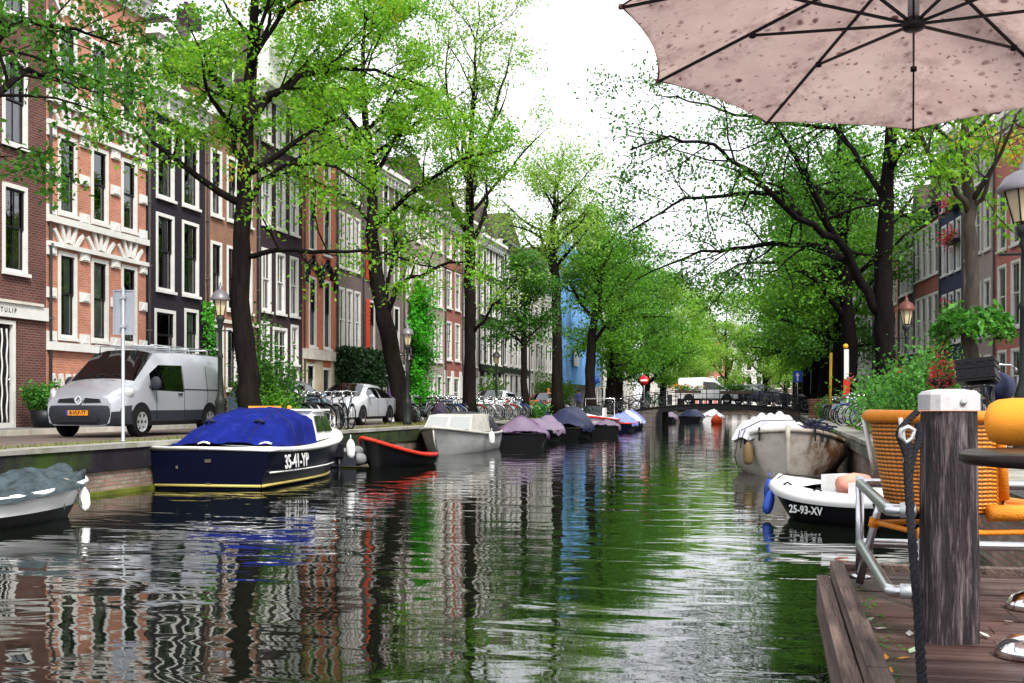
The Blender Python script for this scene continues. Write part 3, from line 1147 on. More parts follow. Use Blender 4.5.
fars = [('beige_house', 'beige house front past the blue sheeting near the bridge', 119.0, 128.0, 11.5, B_pinkgrey, 'gable'),
        ('white_house', 'tall white house front between the trees at the bridge corner', 128.0, 137.0, 13.0, B_white, 'gable'),
        ('red_house', 'distant red brick house front beyond the bridge', 137.0, 146.0, 12.0, B_red2, 'gable'),
        ('grey_house', 'distant pale grey house front, the last of the row beyond the bridge', 146.0, 158.0, 12.0, B_pale, 'gable')]
for i, (nm, lb, a, c, H, bm, rf) in enumerate(fars):
    n = 4
    cols = [((k + 0.5) * (c - a) / n, 1.1) for k in range(n)]
    house(nm, lb, a, c, H, bm, rows(cols, [(0.6, 2.1), (3.6, 2.3), (6.8, 2.2), (9.4, 1.5)], 'sash', (0, 2)), LZ, FX, cornice=(H - 0.6, 0.6, M_white), seed=20 + i, roof=rf)

# ---- the row on the near side of the canal, which swings slightly towards it


def near_house(name, label, ya, yb, H, bm, cols, levels, style, cur, **kw):
    """a house on the line X = 8.8 - 0.105 (Y - 50), seen with its right-hand end nearer the camera"""
    f = lambda y: 8.8 - 0.105 * (y - 50)
    ang = math.atan2(-(f(yb) - f(ya)), (yb - ya))
    L = math.hypot(yb - ya, f(yb) - f(ya))
    rz = R(-90) + ang
    return house(name, label, 0, L, H, bm, rows(cols, levels, style, cur), rz, 0, plan=((f(yb), yb, STREET), rz), **kw)


near_house('rose_house', 'rose red brick house with three tall white windows by the black bicycle', 44.6, 50.3, 12.2, B_red2,
           [(1.0, 1.15), (2.75, 1.15), (4.5, 1.15)], [(0.7, 2.2), (3.7, 2.6), (6.9, 2.6)], 'sash', (2, 2, 2), sash=M_white, seed=31, roof='gable', cornice=(11.4, 0.7, M_white))
near_house('grey_house', 'pale pinkish grey house behind the slim trunk with hanging greenery', 50.3, 55.0, 12.6, B_pinkgrey,
           [(0.9, 0.95), (2.3, 0.95), (3.7, 0.95)], [(0.7, 2.1), (3.6, 2.4), (7.2, 2.4), (10.2, 1.6)], 'sash', (2, 2, 1), sash=M_white, seed=32, roof='gable', cornice=(11.9, 0.7, M_white))
near_house('navy_house', 'navy blue painted house with red flower boxes on its windows', 55.0, 59.2, 13.4, B_navy,
           [(0.8, 0.85), (2.1, 0.85), (3.4, 0.85)], [(0.7, 2.1), (3.6, 2.4), (6.9, 2.4), (10.0, 1.8)], 'sash', (0, 2, 1), seed=33, roof='gable', sash=M_white, cornice=(12.7, 0.7, M_white))
near_house('brick_house', 'brick house with dense tall white windows left of the navy house', 59.2, 64.6, 10.6, B_red,
           [(0.75, 1.15), (2.05, 1.15), (3.35, 1.15), (4.65, 1.15)], [(0.6, 2.3), (3.5, 2.8), (7.2, 2.6)], 'sash', (2, 2, 2), sash=M_white, seed=34, roof='gable', cornice=(9.95, 0.65, M_darkmetal))
near_house('plum_house', 'narrow dark brick house with white windows on the near bank', 64.6, 68.4, 10.2, B_plum,
           [(0.75, 0.95), (1.9, 0.95), (3.05, 0.95)], [(0.6, 2.3), (3.5, 2.6), (6.8, 2.4)], 'sash', (2, 2, 2), sash=M_white, seed=35, roof='gable', cornice=(9.6, 0.6, M_white))
near_house('orange_house', 'orange brick house with pale windows half hidden by the lamp on the near bank', 68.4, 76.0, 9.6, B_salmon,
           [(0.9, 1.0), (2.7, 1.0), (4.5, 1.0), (6.4, 1.0)], [(0.6, 2.2), (3.5, 2.4), (6.5, 2.0)], 'sash', (2, 2, 2), sash=M_white, seed=36, roof='gable', cornice=(9.0, 0.6, M_white))
near_house('white_house', 'white rendered house glimpsed between dark trunks on the near bank', 76.0, 90.0, 11.0, B_white,
           [(1.2, 1.1), (3.6, 1.1), (6.0, 1.1), (8.4, 1.1), (10.8, 1.1), (12.8, 1.1)], [(0.6, 2.2), (3.7, 2.4), (7.0, 2.2)], 'sash', (0, 2), seed=37, roof='gable', cornice=(10.4, 0.6, M_white))
near_house('end_house', 'beige house front behind the far trees of the near bank', 90.0, 110.0, 12.0, B_pinkgrey,
           [(1.5 + 2.4 * k, 1.1) for k in range(8)], [(0.6, 2.2), (3.7, 2.4), (7.0, 2.2)], 'sash', (0, 2), seed=38, roof='gable', cornice=(11.4, 0.6, M_white))
near_house('corner_house', 'tall red brick house at the picture edge behind the near lamp', 38.6, 44.6, 14.0, B_red2,
           [(1.0, 1.15), (2.9, 1.15), (4.8, 1.15)], [(0.7, 2.2), (3.7, 2.6), (7.0, 2.6), (10.4, 2.0)], 'cross', (2, 1, 2), seed=39, roof='gable', cornice=(13.3, 0.7, M_white))

# houses across the far end of the canal
for i, (lb, x0_, w_, H_, bm_) in enumerate((('end house of pale stone closing the canal, leftmost of the far cross row', -24, 8, 12, B_pale), ('red brick end house in the far cross row', -16, 7, 13, B_red2), ('white end house in the middle of the far cross row', -9, 7, 12.5, B_white),
                                            ('grey brown end house in the far cross row', -2, 7, 13.5, B_grey), ('pinkish end house, rightmost of the far cross row', 5, 8, 12, B_pinkgrey))):
    house('end_house', lb, 0, w_, H_, bm_, rows([((k + .5) * w_ / 4, 1.0) for k in range(4)], [(0.6, 2.2), (3.7, 2.3), (7.0, 2.2)], 'sash', (0, 2)), 0, 0, cornice=(H_ - .6, .6, M_white), seed=50 + i, plan=((x0_, 215, STREET), 0))

# ================================================================== TREES AND PLANTS


def leaf_object(name, P, size, m, parent, rng, droop=0.3, mats=None, frac=0.0):
    """one small folded quad per leaf at the points P"""
    P = np.asarray(P, dtype=np.float64)
    n = len(P)
    nrm = rng.normal(size=(n, 3))
    nrm[:, 2] += 0.9
    nrm /= np.linalg.norm(nrm, axis=1)[:, None]
    d = rng.normal(size=(n, 3))
    d[:, 2] -= droop
    d -= nrm * (d * nrm).sum(1)[:, None]
    d /= np.linalg.norm(d, axis=1)[:, None] + 1e-9
    s = np.cross(nrm, d)
    L = size * rng.uniform(0.6, 1.25, n)[:, None]
    V = np.empty((n, 4, 3))
    V[:, 0] = P - d * L * 0.5
    V[:, 1] = P + s * L * 0.31 + nrm * L * 0.10 - d * L * 0.05
    V[:, 2] = P + d * L * 0.5
    V[:, 3] = P - s * L * 0.31 + nrm * L * 0.10 - d * L * 0.05
    me = bpy.data.meshes.new(name)
    me.vertices.add(n * 4)
    me.vertices.foreach_set('co', V.ravel())
    me.loops.add(n * 4)
    me.loops.foreach_set('vertex_index', np.arange(n * 4, dtype=np.int32))
    me.polygons.add(n)
    me.polygons.foreach_set('loop_start', np.arange(0, n * 4, 4, dtype=np.int32))
    me.polygons.foreach_set('loop_total', np.full(n, 4, dtype=np.int32))
    me.materials.append(m)
    if mats:
        for q in mats:
            me.materials.append(q)
        idx = np.zeros(n, dtype=np.int32)
        # yellowing sprays: whole neighbourhoods turn together
        c = P[rng.integers(0, n, max(1, int(n * frac / 25)))]
        for q in c:
            idx[((P - q) ** 2).sum(1) < rng.uniform(0.15, 0.5) ** 2] = 1
        me.polygons.foreach_set('material_index', idx)
    me.update(calc_edges=True)
    me.validate()
    o = bpy.data.objects.new(name, me)
    COL.objects.link(o)
    o.parent = parent
    return o


def wander(rng, p, d, L, n, wob, up):
    pts = [np.array(p, float)]
    d = np.array(d, float)
    d /= np.linalg.norm(d)
    for i in range(n):
        d = d + rng.normal(size=3) * wob
        d[2] += up
        d /= np.linalg.norm(d)
        pts.append(pts[-1] + d * L / n)
    return pts


def tree(name, label, base, trunk, rad, limbs=(), auto=10, autolen=(3.0, 5.0), tmin=0.4, leafm=None, seed=1, nbr=6, ntw=6, nlf=26, size=0.11,
         spread=0.32, bark=None, bias=(0, 0), elev=(0.15, 0.9), tipthin=0.0, group=None, gapfrac=0.25, yellow=0.0, brlen=0.55, fine=True, twl=(0.5, 1.1), topfork=4, limbsub=None):
    """trunk and limbs are polylines relative to the base; every limb forks into branches, twigs and leaves"""
    rng = np.random.default_rng(seed)
    t = thing(name, label, 'tree', (base[0], base[1], STREET), 0, group)
    wb = MB()
    tr = [np.array(p, float) for p in trunk]
    # finer trunk line
    fine_t, fine_r = [], []
    for i in range(len(tr) - 1):
        for q in np.linspace(0, 1, 5)[:-1]:
            fine_t.append(tr[i] * (1 - q) + tr[i + 1] * q + rng.normal(size=3) * 0.02)
            fine_r.append((rad[i] * (1 - q) + rad[i + 1] * q) * rng.uniform(0.95, 1.07))
    fine_t.append(tr[-1])
    fine_r.append(rad[-1])
    fine_r[0] *= 1.35
    fine_r[1] *= 1.12
    wb.tube(fine_t, fine_r, 12)
    wb.build('trunk', bark or M_bark, t)
    cum = np.cumsum([0] + [np.linalg.norm(fine_t[i + 1] - fine_t[i]) for i in range(len(fine_t) - 1)])

    def at(q):
        s = q * cum[-1]
        i = min(int(np.searchsorted(cum, s, side='right')) - 1, len(cum) - 2)
        f = (s - cum[i]) / (cum[i + 1] - cum[i] + 1e-9)
        return fine_t[i] * (1 - f) + fine_t[i + 1] * f, fine_r[i] * (1 - f) + fine_r[i + 1] * f

    bb = MB()
    L = []
    for lm_ in limbs:
        pts, r0 = lm_[0], lm_[1]
        cdens = lm_[2] if len(lm_) > 2 else 1.0
        pts = [np.array(p, float) for p in pts]
        fp = []
        for i in range(len(pts) - 1):
            for q in (0, 0.33, 0.66):
                fp.append(pts[i] * (1 - q) + pts[i + 1] * q + rng.normal(size=3) * 0.035 * (i + q > 0))
        fp.append(pts[-1])
        L.append((fp, r0, 1.0 - tipthin, cdens))
    az = rng.uniform(0, 6.28)
    for k in range(auto):
        q = tmin + (0.98 - tmin) * (k + rng.uniform(0, 0.8)) / auto
        p, r = at(q)
        az += 2.4 + rng.normal() * 0.4
        el = rng.uniform(*elev)
        d = np.array([math.cos(az) * math.cos(el) + bias[0], math.sin(az) * math.cos(el) + bias[1], math.sin(el)])
        ln = rng.uniform(*autolen) * (1.15 - 0.45 * q)
        L.append((wander(rng, p, d, ln, 6, 0.14, 0.03), min(r * 0.55, 0.035 * ln + 0.01), 1.0, 1.0))
    for k in range(topfork):
        p, r = at(0.97)
        a = rng.uniform(0, 6.28)
        L.append((wander(rng, p, (math.cos(a) * 0.6, math.sin(a) * 0.6, 1), autolen[0] * 0.8, 5, 0.15, 0.02), r * 0.8, 1.0, 1.0))
    leaves = []
    for (fp, r0, dens, cdens) in L:
        n = len(fp)
        bb.tube(fp, [r0 * (1 - 0.82 * i / (n - 1)) for i in range(n)], 7)
        ln = sum(np.linalg.norm(fp[i + 1] - fp[i]) for i in range(n - 1))
        kb = max(3, int(nbr * ln / 3.5))
        for k in range(kb):
            q = 0.22 + 0.78 * (k + rng.uniform(0, 1)) / kb
            i = min(int(q * (n - 1)), n - 2)
            f = q * (n - 1) - i
            p = fp[i] * (1 - f) + fp[i + 1] * f
            ld = fp[i + 1] - fp[i]
            ld = ld / (np.linalg.norm(ld) + 1e-9)
            d = ld * 0.7 + rng.normal(size=3) * 0.65
            d[2] += 0.1
            bl = brlen * ln * rng.uniform(0.35, 0.9) * (1.1 - 0.5 * q)
            bl = max(0.7, min(bl, 3.2))
            bp = wander(rng, p, d, bl, 4, 0.2, 0.0)
            rb = max(0.012, r0 * (1 - 0.8 * q) * 0.5)
            bb.tube(bp, [rb * (1 - 0.75 * j / 4) for j in range(5)], 5, cap=False)
            thin = rng.uniform() < gapfrac
            kt = max(3, int(ntw * bl / 1.2))
            for m in range(kt):
                qq = 0.15 + 0.85 * (m + rng.uniform(0, 1)) / kt
                j = min(int(qq * 4), 3)
                g = qq * 4 - j
                p2 = bp[j] * (1 - g) + bp[j + 1] * g
                d2 = (bp[j + 1] - bp[j])
                d2 = d2 / (np.linalg.norm(d2) + 1e-9) * 0.6 + rng.normal(size=3) * 0.6
                tl = rng.uniform(*twl)
                tp = wander(rng, p2, d2, tl, 2, 0.25, -0.05)
                if fine:
                    bb.tube(tp, [0.008, 0.006, 0.003], 3, cap=False)
                nl = int(nlf * rng.uniform(0.4, 1.3) * (0.3 if thin else 1.0) * (1 - (1 - dens) * min(1, q * 1.25)) * cdens)
                if nl:
                    u = rng.uniform(0.1, 1.15, nl)[:, None]
                    base_p = tp[0] * (1 - u) + tp[2] * u
                    leaves.append(base_p + rng.normal(size=(nl, 3)) * np.array([spread, spread, spread * 0.55]))
    bb.build('branches', bark or M_bark, t)
    P = np.concatenate(leaves)
    leaf_object('crown', P, size, leafm or L_bright, t, rng, mats=[L_yellow] if yellow else None, frac=yellow)
    return t


def px_line(base, pts, z0):
    """limb points given as (image x, image y, depth offset) for a tree at depth z0, turned into metres from the tree's foot"""
    out = []
    for (px, py, dd) in pts:
        z = z0 + dd
        xc = (px - 512) / 1150 * z
        X, Y = W(xc, z)
        out.append((X - base[0], Y - base[1], EYE + (405 - py) / 1150 * z - STREET))
    return out


def depth(b):
    return -b[0] * SN + b[1] * CS


# nearest elm, foot out of frame: only its outer sprays reach in
b0 = (-12.6, 14.2)
z0 = depth(b0)
tree('elm_tree', 'elm whose trunk stands out of frame, dark sprays hanging before the dark red house', b0,
     [(0, 0, 0), (0.1, 0, 3), (0.0, 0.2, 6), (0.2, 0.1, 10), (0.1, 0, 14)], [0.36, 0.3, 0.26, 0.18, 0.08],
     [(px_line(b0, [(-85, 150, 0), (-20, 110, 1.0), (30, 72, 2.0), (70, 75, 3.2), (110, 95, 4.2)], z0), 0.085),
      (px_line(b0, [(-85, 120, 0), (-30, 60, 1.0), (25, 20, 2.5), (75, 30, 3.5), (120, 45, 4.5)], z0), 0.08),
      (px_line(b0, [(-85, 200, 0), (-45, 170, 0.6), (0, 145, 1.5), (30, 150, 2)], z0), 0.05),
      ], auto=5, autolen=(2.5, 3.6), tmin=0.5, leafm=L_dark, seed=11, nbr=7, ntw=4, nlf=70, size=0.123, spread=0.158, gapfrac=0.35)

b1 = (-12.3, 25.3)
z1 = depth(b1)
tree('elm_tree', 'tall elm with thick dark trunk and a long low limb, behind the blue boat', b1,
     px_line(b1, [(252, 434, 0), (248, 380, 0), (240, 300, 0), (243, 215, 0), (246, 150, 0), (250, 80, 0.3), (256, 0, 0.5), (262, -90, 0.5)], z1), [0.29, 0.26, 0.23, 0.19, 0.16, 0.13, 0.09, 0.04],
     [(px_line(b1, [(243, 256, 0), (275, 251, -0.3), (330, 250, -0.9), (385, 254, -1.4), (440, 268, -2)], z1), 0.075, 0.3),
      (px_line(b1, [(241, 215, 0), (262, 182, -0.3), (288, 163, -0.5), (335, 165, -1.0), (372, 192, -1.2)], z1), 0.08),
      (px_line(b1, [(247, 130, 0), (270, 95, 0.4), (301, 77, 0.8), (335, 67, 1.0), (375, 69, 1.4), (409, 79, 1.8), (438, 95, 2.0)], z1), 0.09),
      (px_line(b1, [(245, 100, 0), (225, 93, -0.5), (213, 78, -0.9), (203, 55, -1.4), (188, 22, -1.8)], z1), 0.08),
      (px_line(b1, [(244, 105, 0), (215, 72, 0.2), (180, 72, 0.4), (145, 78, 0.3)], z1), 0.06),
      (px_line(b1, [(252, 60, 0), (285, 10, 0), (330, -10, 0), (390, -5, 0)], z1), 0.07)],
     auto=14, autolen=(2.6, 4.4), tmin=0.42, leafm=L_bright, seed=21, nbr=6, ntw=4, nlf=113, size=0.118, spread=0.187, gapfrac=0.35, yellow=0.004)

b2 = (-13.6, 41.5)
z2 = depth(b2)
tree('elm_tree', 'forked elm leaning over the silver saloon car, bright green crown', b2,
     px_line(b2, [(407, 423, 0), (399, 390, 0), (387, 330, 0), (378, 285, 0), (372, 235, 0), (373, 190, 0), (368, 140, 0), (362, 80, 0.3), (366, 10, 0.6)], z2), [0.38, 0.35, 0.32, 0.28, 0.23, 0.19, 0.15, 0.10, 0.04],
     [(px_line(b2, [(386, 318, 0), (394, 288, -0.5), (420, 275, -1.2), (448, 262, -2), (480, 262, -3)], z2), 0.12, 0.45),
      (px_line(b2, [(386, 300, 0), (392, 262, 0.6), (398, 225, 1), (410, 195, 1.5)], z2), 0.09, 0.6),
      (px_line(b2, [(373, 230, 0), (398, 202, -0.8), (430, 178, -1.6), (472, 155, -2.5), (505, 150, -3)], z2), 0.12),
      (px_line(b2, [(370, 170, 0), (395, 135, 0.5), (425, 118, 1.0), (455, 120, 1.5)], z2), 0.09),
      (px_line(b2, [(369, 150, 0), (340, 120, -0.6), (315, 105, -1.0), (290, 110, -1.5)], z2), 0.09),
      (px_line(b2, [(372, 225, 0), (345, 195, 0), (315, 190, 0.2)], z2), 0.08)],
     auto=17, autolen=(2.8, 4.8), tmin=0.58, elev=(0.2, 0.9), leafm=L_bright, seed=32, nbr=6, ntw=4, nlf=116, size=0.141, spread=0.230, gapfrac=0.3, yellow=0.004)

b3 = (-12.4, 46.3)
z3 = depth(b3)
tree('elm_tree', 'straight upright elm with thin pale feathery top rising against the white sky', b3,
     px_line(b3, [(470, 421, 0), (470, 330, 0), (470, 240, 0), (470, 180, 0), (472, 110, 0), (477, 30, 0)], z3), [0.27, 0.24, 0.21, 0.16, 0.09, 0.03],
     [(px_line(b3, [(472, 335, 0), (488, 312, -0.5), (506, 292, -1), (520, 278, -1.5)], z3), 0.09),
      (px_line(b3, [(470, 190, 0), (452, 130, 0.4), (446, 70, 0.8), (448, 30, 1)], z3), 0.09),
      (px_line(b3, [(471, 180, 0), (492, 120, -0.4), (505, 75, -0.8), (512, 45, -1)], z3), 0.09),
      (px_line(b3, [(470, 215, 0), (500, 178, 0.3), (525, 150, 0.5), (545, 130, 0.8)], z3), 0.08)],
     auto=15, autolen=(3.2, 4.6), tmin=0.42, leafm=L_pale, seed=43, nbr=5, ntw=4, nlf=49, size=0.141, spread=0.245, gapfrac=0.45, elev=(0.5, 1.1), yellow=0.006)

b4 = (-12.6, 57.5)
z4 = depth(b4)
tree('small_tree', 'small round dense dark green tree on a slim trunk in the left row', b4,
     px_line(b4, [(526, 416, 0), (524, 380, 0), (524, 340, 0), (525, 300, 0), (525, 285, 0)], z4), [0.22, 0.17, 0.15, 0.1, 0.04], auto=14, autolen=(1.6, 2.5), tmin=0.5, leafm=L_dark, seed=54,
     nbr=6, ntw=5, nlf=72, size=0.160, spread=0.25, gapfrac=0.1)

b5 = (-12.3, 66)
z5 = depth(b5)
tree('elm_tree', 'pale tall elm standing before the blue sheeting', b5,
     px_line(b5, [(558, 415, 0), (557, 350, 0), (556, 290, 0), (552, 240, 0), (556, 180, 0)], z5), [0.36, 0.3, 0.26, 0.2, 0.05], auto=16, autolen=(3.4, 5.0), tmin=0.55, elev=(0.35, 1.0), leafm=L_pale, seed=65,
     nbr=5, ntw=4, nlf=56, size=0.179, spread=0.38, gapfrac=0.3)
b6 = (-12.2, 77.5)
z6 = depth(b6)
tree('elm_tree', 'spreading elm with forked dark limbs at the bridge corner', b6,
     px_line(b6, [(590, 413, 0), (590, 370, 0), (592, 335, 0), (598, 300, 0), (604, 245, 0)], z6), [0.4, 0.34, 0.3, 0.2, 0.06],
     [(px_line(b6, [(592, 345, 0), (606, 325, -0.5), (622, 312, -1), (645, 300, -2)], z6), 0.15)],
     auto=14, autolen=(3.6, 5.2), tmin=0.55, elev=(0.3, 1.0), leafm=L_mid, seed=76, nbr=5, ntw=4, nlf=62, size=0.188, spread=0.4, gapfrac=0.2)

# the rest of the two rows and the trees that close the view
far = [('elm_tree', 'dark leaning elm just past the bridge on the house side', (-12.2, 86.5), 13, L_mid, 81),
       ('elm_tree', 'dark bushy elm behind the round red road sign', (-13.0, 97), 12, L_dark, 82),
       ('elm_tree', 'mid green elm further along the house side', (-12.0, 109), 13, L_mid, 83),
       ('elm_tree', 'pale green elm on the house side well past the bridge', (-11.5, 121), 13, L_pale, 84),
       ('elm_tree', 'bright distant elm on the house side above the white van', (-10.8, 136), 14, L_bright, 85),
       ('elm_tree', 'pale hazy elm closing the end of the canal above the bridge middle', (-6.5, 158), 15, L_pale, 86),
       ('elm_tree', 'bright yellow green elm at the canal end right of the white van', (-1.5, 165), 15, L_bright, 87),
       ('elm_tree', 'distant bright elm at the canal end beside the near bank row', (3.5, 150), 14, L_bright, 88),
       ('elm_tree', 'distant pale elm at the canal end behind the others', (-12, 172), 16, L_pale, 89),
       ('elm_tree', 'farthest pale elm seen above the bridge railing', (1.5, 182), 16, L_pale, 90)]
protos = {}


def row_tree(name, label, b, H, lm, seed, bias=(0, 0), bark=None, width=1.0, tmin=0.27):
    return tree(name, label, b, [(0, 0, 0), (0.1, 0, H * 0.2), (0.15, 0.1, H * 0.42), (0.0, 0.2, H * 0.7), (0.2, 0.1, H * 0.92)], [0.42, 0.34, 0.27, 0.16, 0.04], auto=15,
                autolen=(3.8 * width, 5.8 * width), tmin=tmin, leafm=lm, seed=seed, nbr=5, ntw=4, nlf=62, size=0.244, spread=0.45, gapfrac=0.15, fine=False, bias=bias, bark=bark, elev=(0.0, 0.9))


for nm, lb, b, H, lm, sd in far:
    row_tree(nm, lb, b, H, lm, sd, bias=(0.25 if b[0] < -9 else 0, 0), tmin=0.16 if b[1] > 105 else 0.24)

# near bank
c1 = (3.05, 34.0)
w1 = depth(c1)
tree('elm_tree', 'big dark elm beside the lamp, long thick limbs reaching left over the water', c1,
     px_line(c1, [(886, 428, 0), (886, 360, 0), (883, 300, 0), (885, 225, 0), (890, 150, 0), (896, 60, 0), (900, -20, 0)], w1), [0.33, 0.29, 0.28, 0.21, 0.17, 0.11, 0.04],
     [(px_line(c1, [(880, 315, 0), (862, 283, 0), (836, 238, -0.5), (816, 193, -1), (800, 164, -1.4), (781, 131, -2), (760, 95, -2.5)], w1), 0.155),
      (px_line(c1, [(836, 238, -0.5), (800, 219, -1.4), (765, 185, -2.2), (739, 164, -2.8), (713, 146, -3.2), (671, 138, -3.6), (630, 150, -4)], w1), 0.10),
      (px_line(c1, [(800, 215, -1.4), (784, 192, 0), (736, 193, 0.6), (684, 199, 1.0), (652, 219, 1.2), (628, 232, 1.4)], w1), 0.085),
      (px_line(c1, [(850, 262, -0.2), (823, 246, 0.8), (775, 245, 1.8), (736, 248, 2.6), (687, 256, 3.2), (635, 280, 3.6)], w1), 0.11),
      (px_line(c1, [(884, 200, 0), (862, 160, 0.5), (835, 130, 1.0), (790, 125, 1.5), (735, 115, 2), (690, 100, 2.2), (655, 95, 2.4)], w1), 0.09),
      (px_line(c1, [(888, 170, 0), (900, 150, -0.6), (925, 130, -1.0), (950, 120, -1.5)], w1), 0.1)],
     auto=11, autolen=(3.0, 4.8), tmin=0.45, leafm=L_dark, seed=101, tipthin=0.45, nbr=7, ntw=4, nlf=61, size=0.118, spread=0.216, gapfrac=0.3, bark=M_bark2)
c2 = (3.0, 49.5)
w2 = depth(c2)
tree('elm_tree', 'dark straight elm trunk behind parked bicycles, second past the lamp', c2,
     px_line(c2, [(849, 418, 0), (850, 360, 0), (846, 300, 0), (842, 240, 0), (838, 170, 0), (840, 100, 0)], w2), [0.34, 0.3, 0.27, 0.22, 0.15, 0.05],
     [(px_line(c2, [(846, 320, 0), (820, 285, -0.5), (790, 262, -1), (750, 262, -2), (715, 275, -2.5)], w2), 0.14),
      (px_line(c2, [(846, 290, 0), (825, 240, 0.5), (795, 210, 1.0), (765, 205, 1.5)], w2), 0.13)],
     auto=13, autolen=(3.4, 5.2), tmin=0.35, leafm=L_mid, seed=112, nbr=6, ntw=4, nlf=62, size=0.150, spread=0.35, gapfrac=0.2, bark=M_bark2, bias=(-0.25, 0))
c3 = (3.3, 20.9)
w3 = depth(c3)
tree('elm_tree', 'slim pale trunk with hanging greenery, yellow sprays beside the near lamp', c3,
     px_line(c3, [(972, 446, 0), (971, 360, 0), (971, 280, 0), (969, 205, 0), (966, 140, 0), (962, 70, 0), (958, 0, 0)], w3), [0.135, 0.12, 0.115, 0.10, 0.075, 0.05, 0.025],
     [(px_line(c3, [(969, 215, 0), (950, 182, -0.3), (930, 150, -0.6), (912, 120, -0.8), (895, 95, -1)], w3), 0.06),
      (px_line(c3, [(970, 215, 0), (985, 190, -0.3), (996, 150, -0.6), (1006, 110, -0.8)], w3), 0.05),
      (px_line(c3, [(968, 170, 0), (985, 140, 0.6), (1010, 125, 1.0), (1040, 130, 1.4)], w3), 0.04)],
     auto=8, autolen=(1.8, 2.8), tmin=0.5, leafm=L_bright, seed=123, nbr=6, ntw=4, nlf=96, size=0.113, spread=0.158, gapfrac=0.3, yellow=0.05, bark=mat('grey_bark', (0.05, 0.04, 0.032), 0.9, var=0.4, vscale=4, bump=0.8, bscale=9, stretch=(3, 3, 0.6)))
nr = [('dark elm trunk between the yellow pole and the bicycles', (3.2, 64), 13, L_mid, 131),
      ('elm on the near bank level with the bridge', (3.0, 77), 13, L_dark, 132),
      ('elm just past the bridge on the near bank, behind the blue sign', (2.9, 90), 13, L_mid, 133),
      ('bright elm hanging over the water past the bridge, near bank', (2.6, 104), 13, L_bright, 134),
      ('distant bright elm of the near bank row', (2.4, 120), 13, L_bright, 135),
      ('last elm of the near bank row', (2.2, 134), 13, L_pale, 136)]
for lb, b, H, lm, sd in nr:
    row_tree('elm_tree', lb, b, H, lm, sd, bias=(-0.3, 0), bark=M_bark2)


def bush(name, label, cat, loc, rx, ry, h, n, size, lm, seed, stems=8, group=None, flowers=None, ground=0.0, pot=None):
    rng = np.random.default_rng(seed)
    t = thing(name, label, cat, loc, 0, group)
    b = MB()
    P = []
    for k in range(stems):
        a, q = rng.uniform(0, 6.28), math.sqrt(rng.uniform(0, 1))
        p = (rx * 0.5 * q * math.cos(a), ry * 0.5 * q * math.sin(a), ground)
        e = np.array([rx * q * math.cos(a), ry * q * math.sin(a), ground + h * rng.uniform(0.65, 1.05) * (1.1 - 0.45 * q)])
        pts = [np.array(p), (np.array(p) + e) / 2 + rng.normal(size=3) * 0.05, e]
        b.tube(pts, [0.012, 0.009, 0.004], 4)
        m = n // stems
        u = rng.uniform(0.15, 1.08, m)[:, None]
        P.append(pts[0] * (1 - u) + e * u + rng.normal(size=(m, 3)) * np.array([rx, ry, h * 0.45]) * 0.2)
    P = np.concatenate(P)
    P[:, 2] = np.maximum(P[:, 2], ground + 0.03)
    b.build('stems', M_bark, t)
    leaf_object('leaves', P, size, lm, t, rng)
    if flowers:
        fm, nf = flowers
        c = P[rng.integers(0, len(P), max(2, nf // 14))]
        F = np.repeat(c, 14, axis=0) + rng.normal(size=(len(c) * 14, 3)) * 0.05 + np.array([0, 0, 0.06])
        leaf_object('blossoms', F, size * 0.75, fm, t, rng)
    if pot:
        p = MB()
        if pot == 'box':
            p.box(-rx * 0.9, rx * 0.9, -ry * 0.9, ry * 0.9, 0, ground)
        else:
            p.lathe([(0, 0), (rx * 0.55, 0), (rx * 0.75, ground), (rx * 0.68, ground), (rx * 0.66, ground - 0.05), (0, ground - 0.05)], seg=16)
        p.build('planter', M_darkmetal if pot != 'box' else mat('planter_wood', (0.06, 0.04, 0.03), 0.8, var=0.3), t)
    return t


# shrubs and climbers on the house side
sx, sy = -14.6, 28.6
bush('shrub', 'tall dark green shrub growing around the foot of the leaning elm behind the van', 'shrub', (-12.5, 26.9, STREET), 0.75, 0.9, 2.6, 5200, 0.11, L_dark, 201, 26)
bush('shrub', 'lower leafy shrub with pale lower leaves beside the elm foot', 'shrub', (-11.95, 26.2, STREET), 0.5, 0.6, 1.3, 2200, 0.1, L_mid, 202, 18)
bush('potted_plant', 'fresh green plant in a dark pot by the barred gate of the dark red house', 'potted plant', (-18.2, 26.0, STREET + 0.12), 0.5, 0.5, 0.8, 1500, 0.11, L_shrub, 203, 14, ground=0.45, pot='round')
bush('shrub', 'dark shrub in front of the plum house door', 'shrub', (-18.2, 37.6, STREET + 0.12), 0.5, 0.6, 1.9, 2000, 0.12, L_dark, 204, 14)


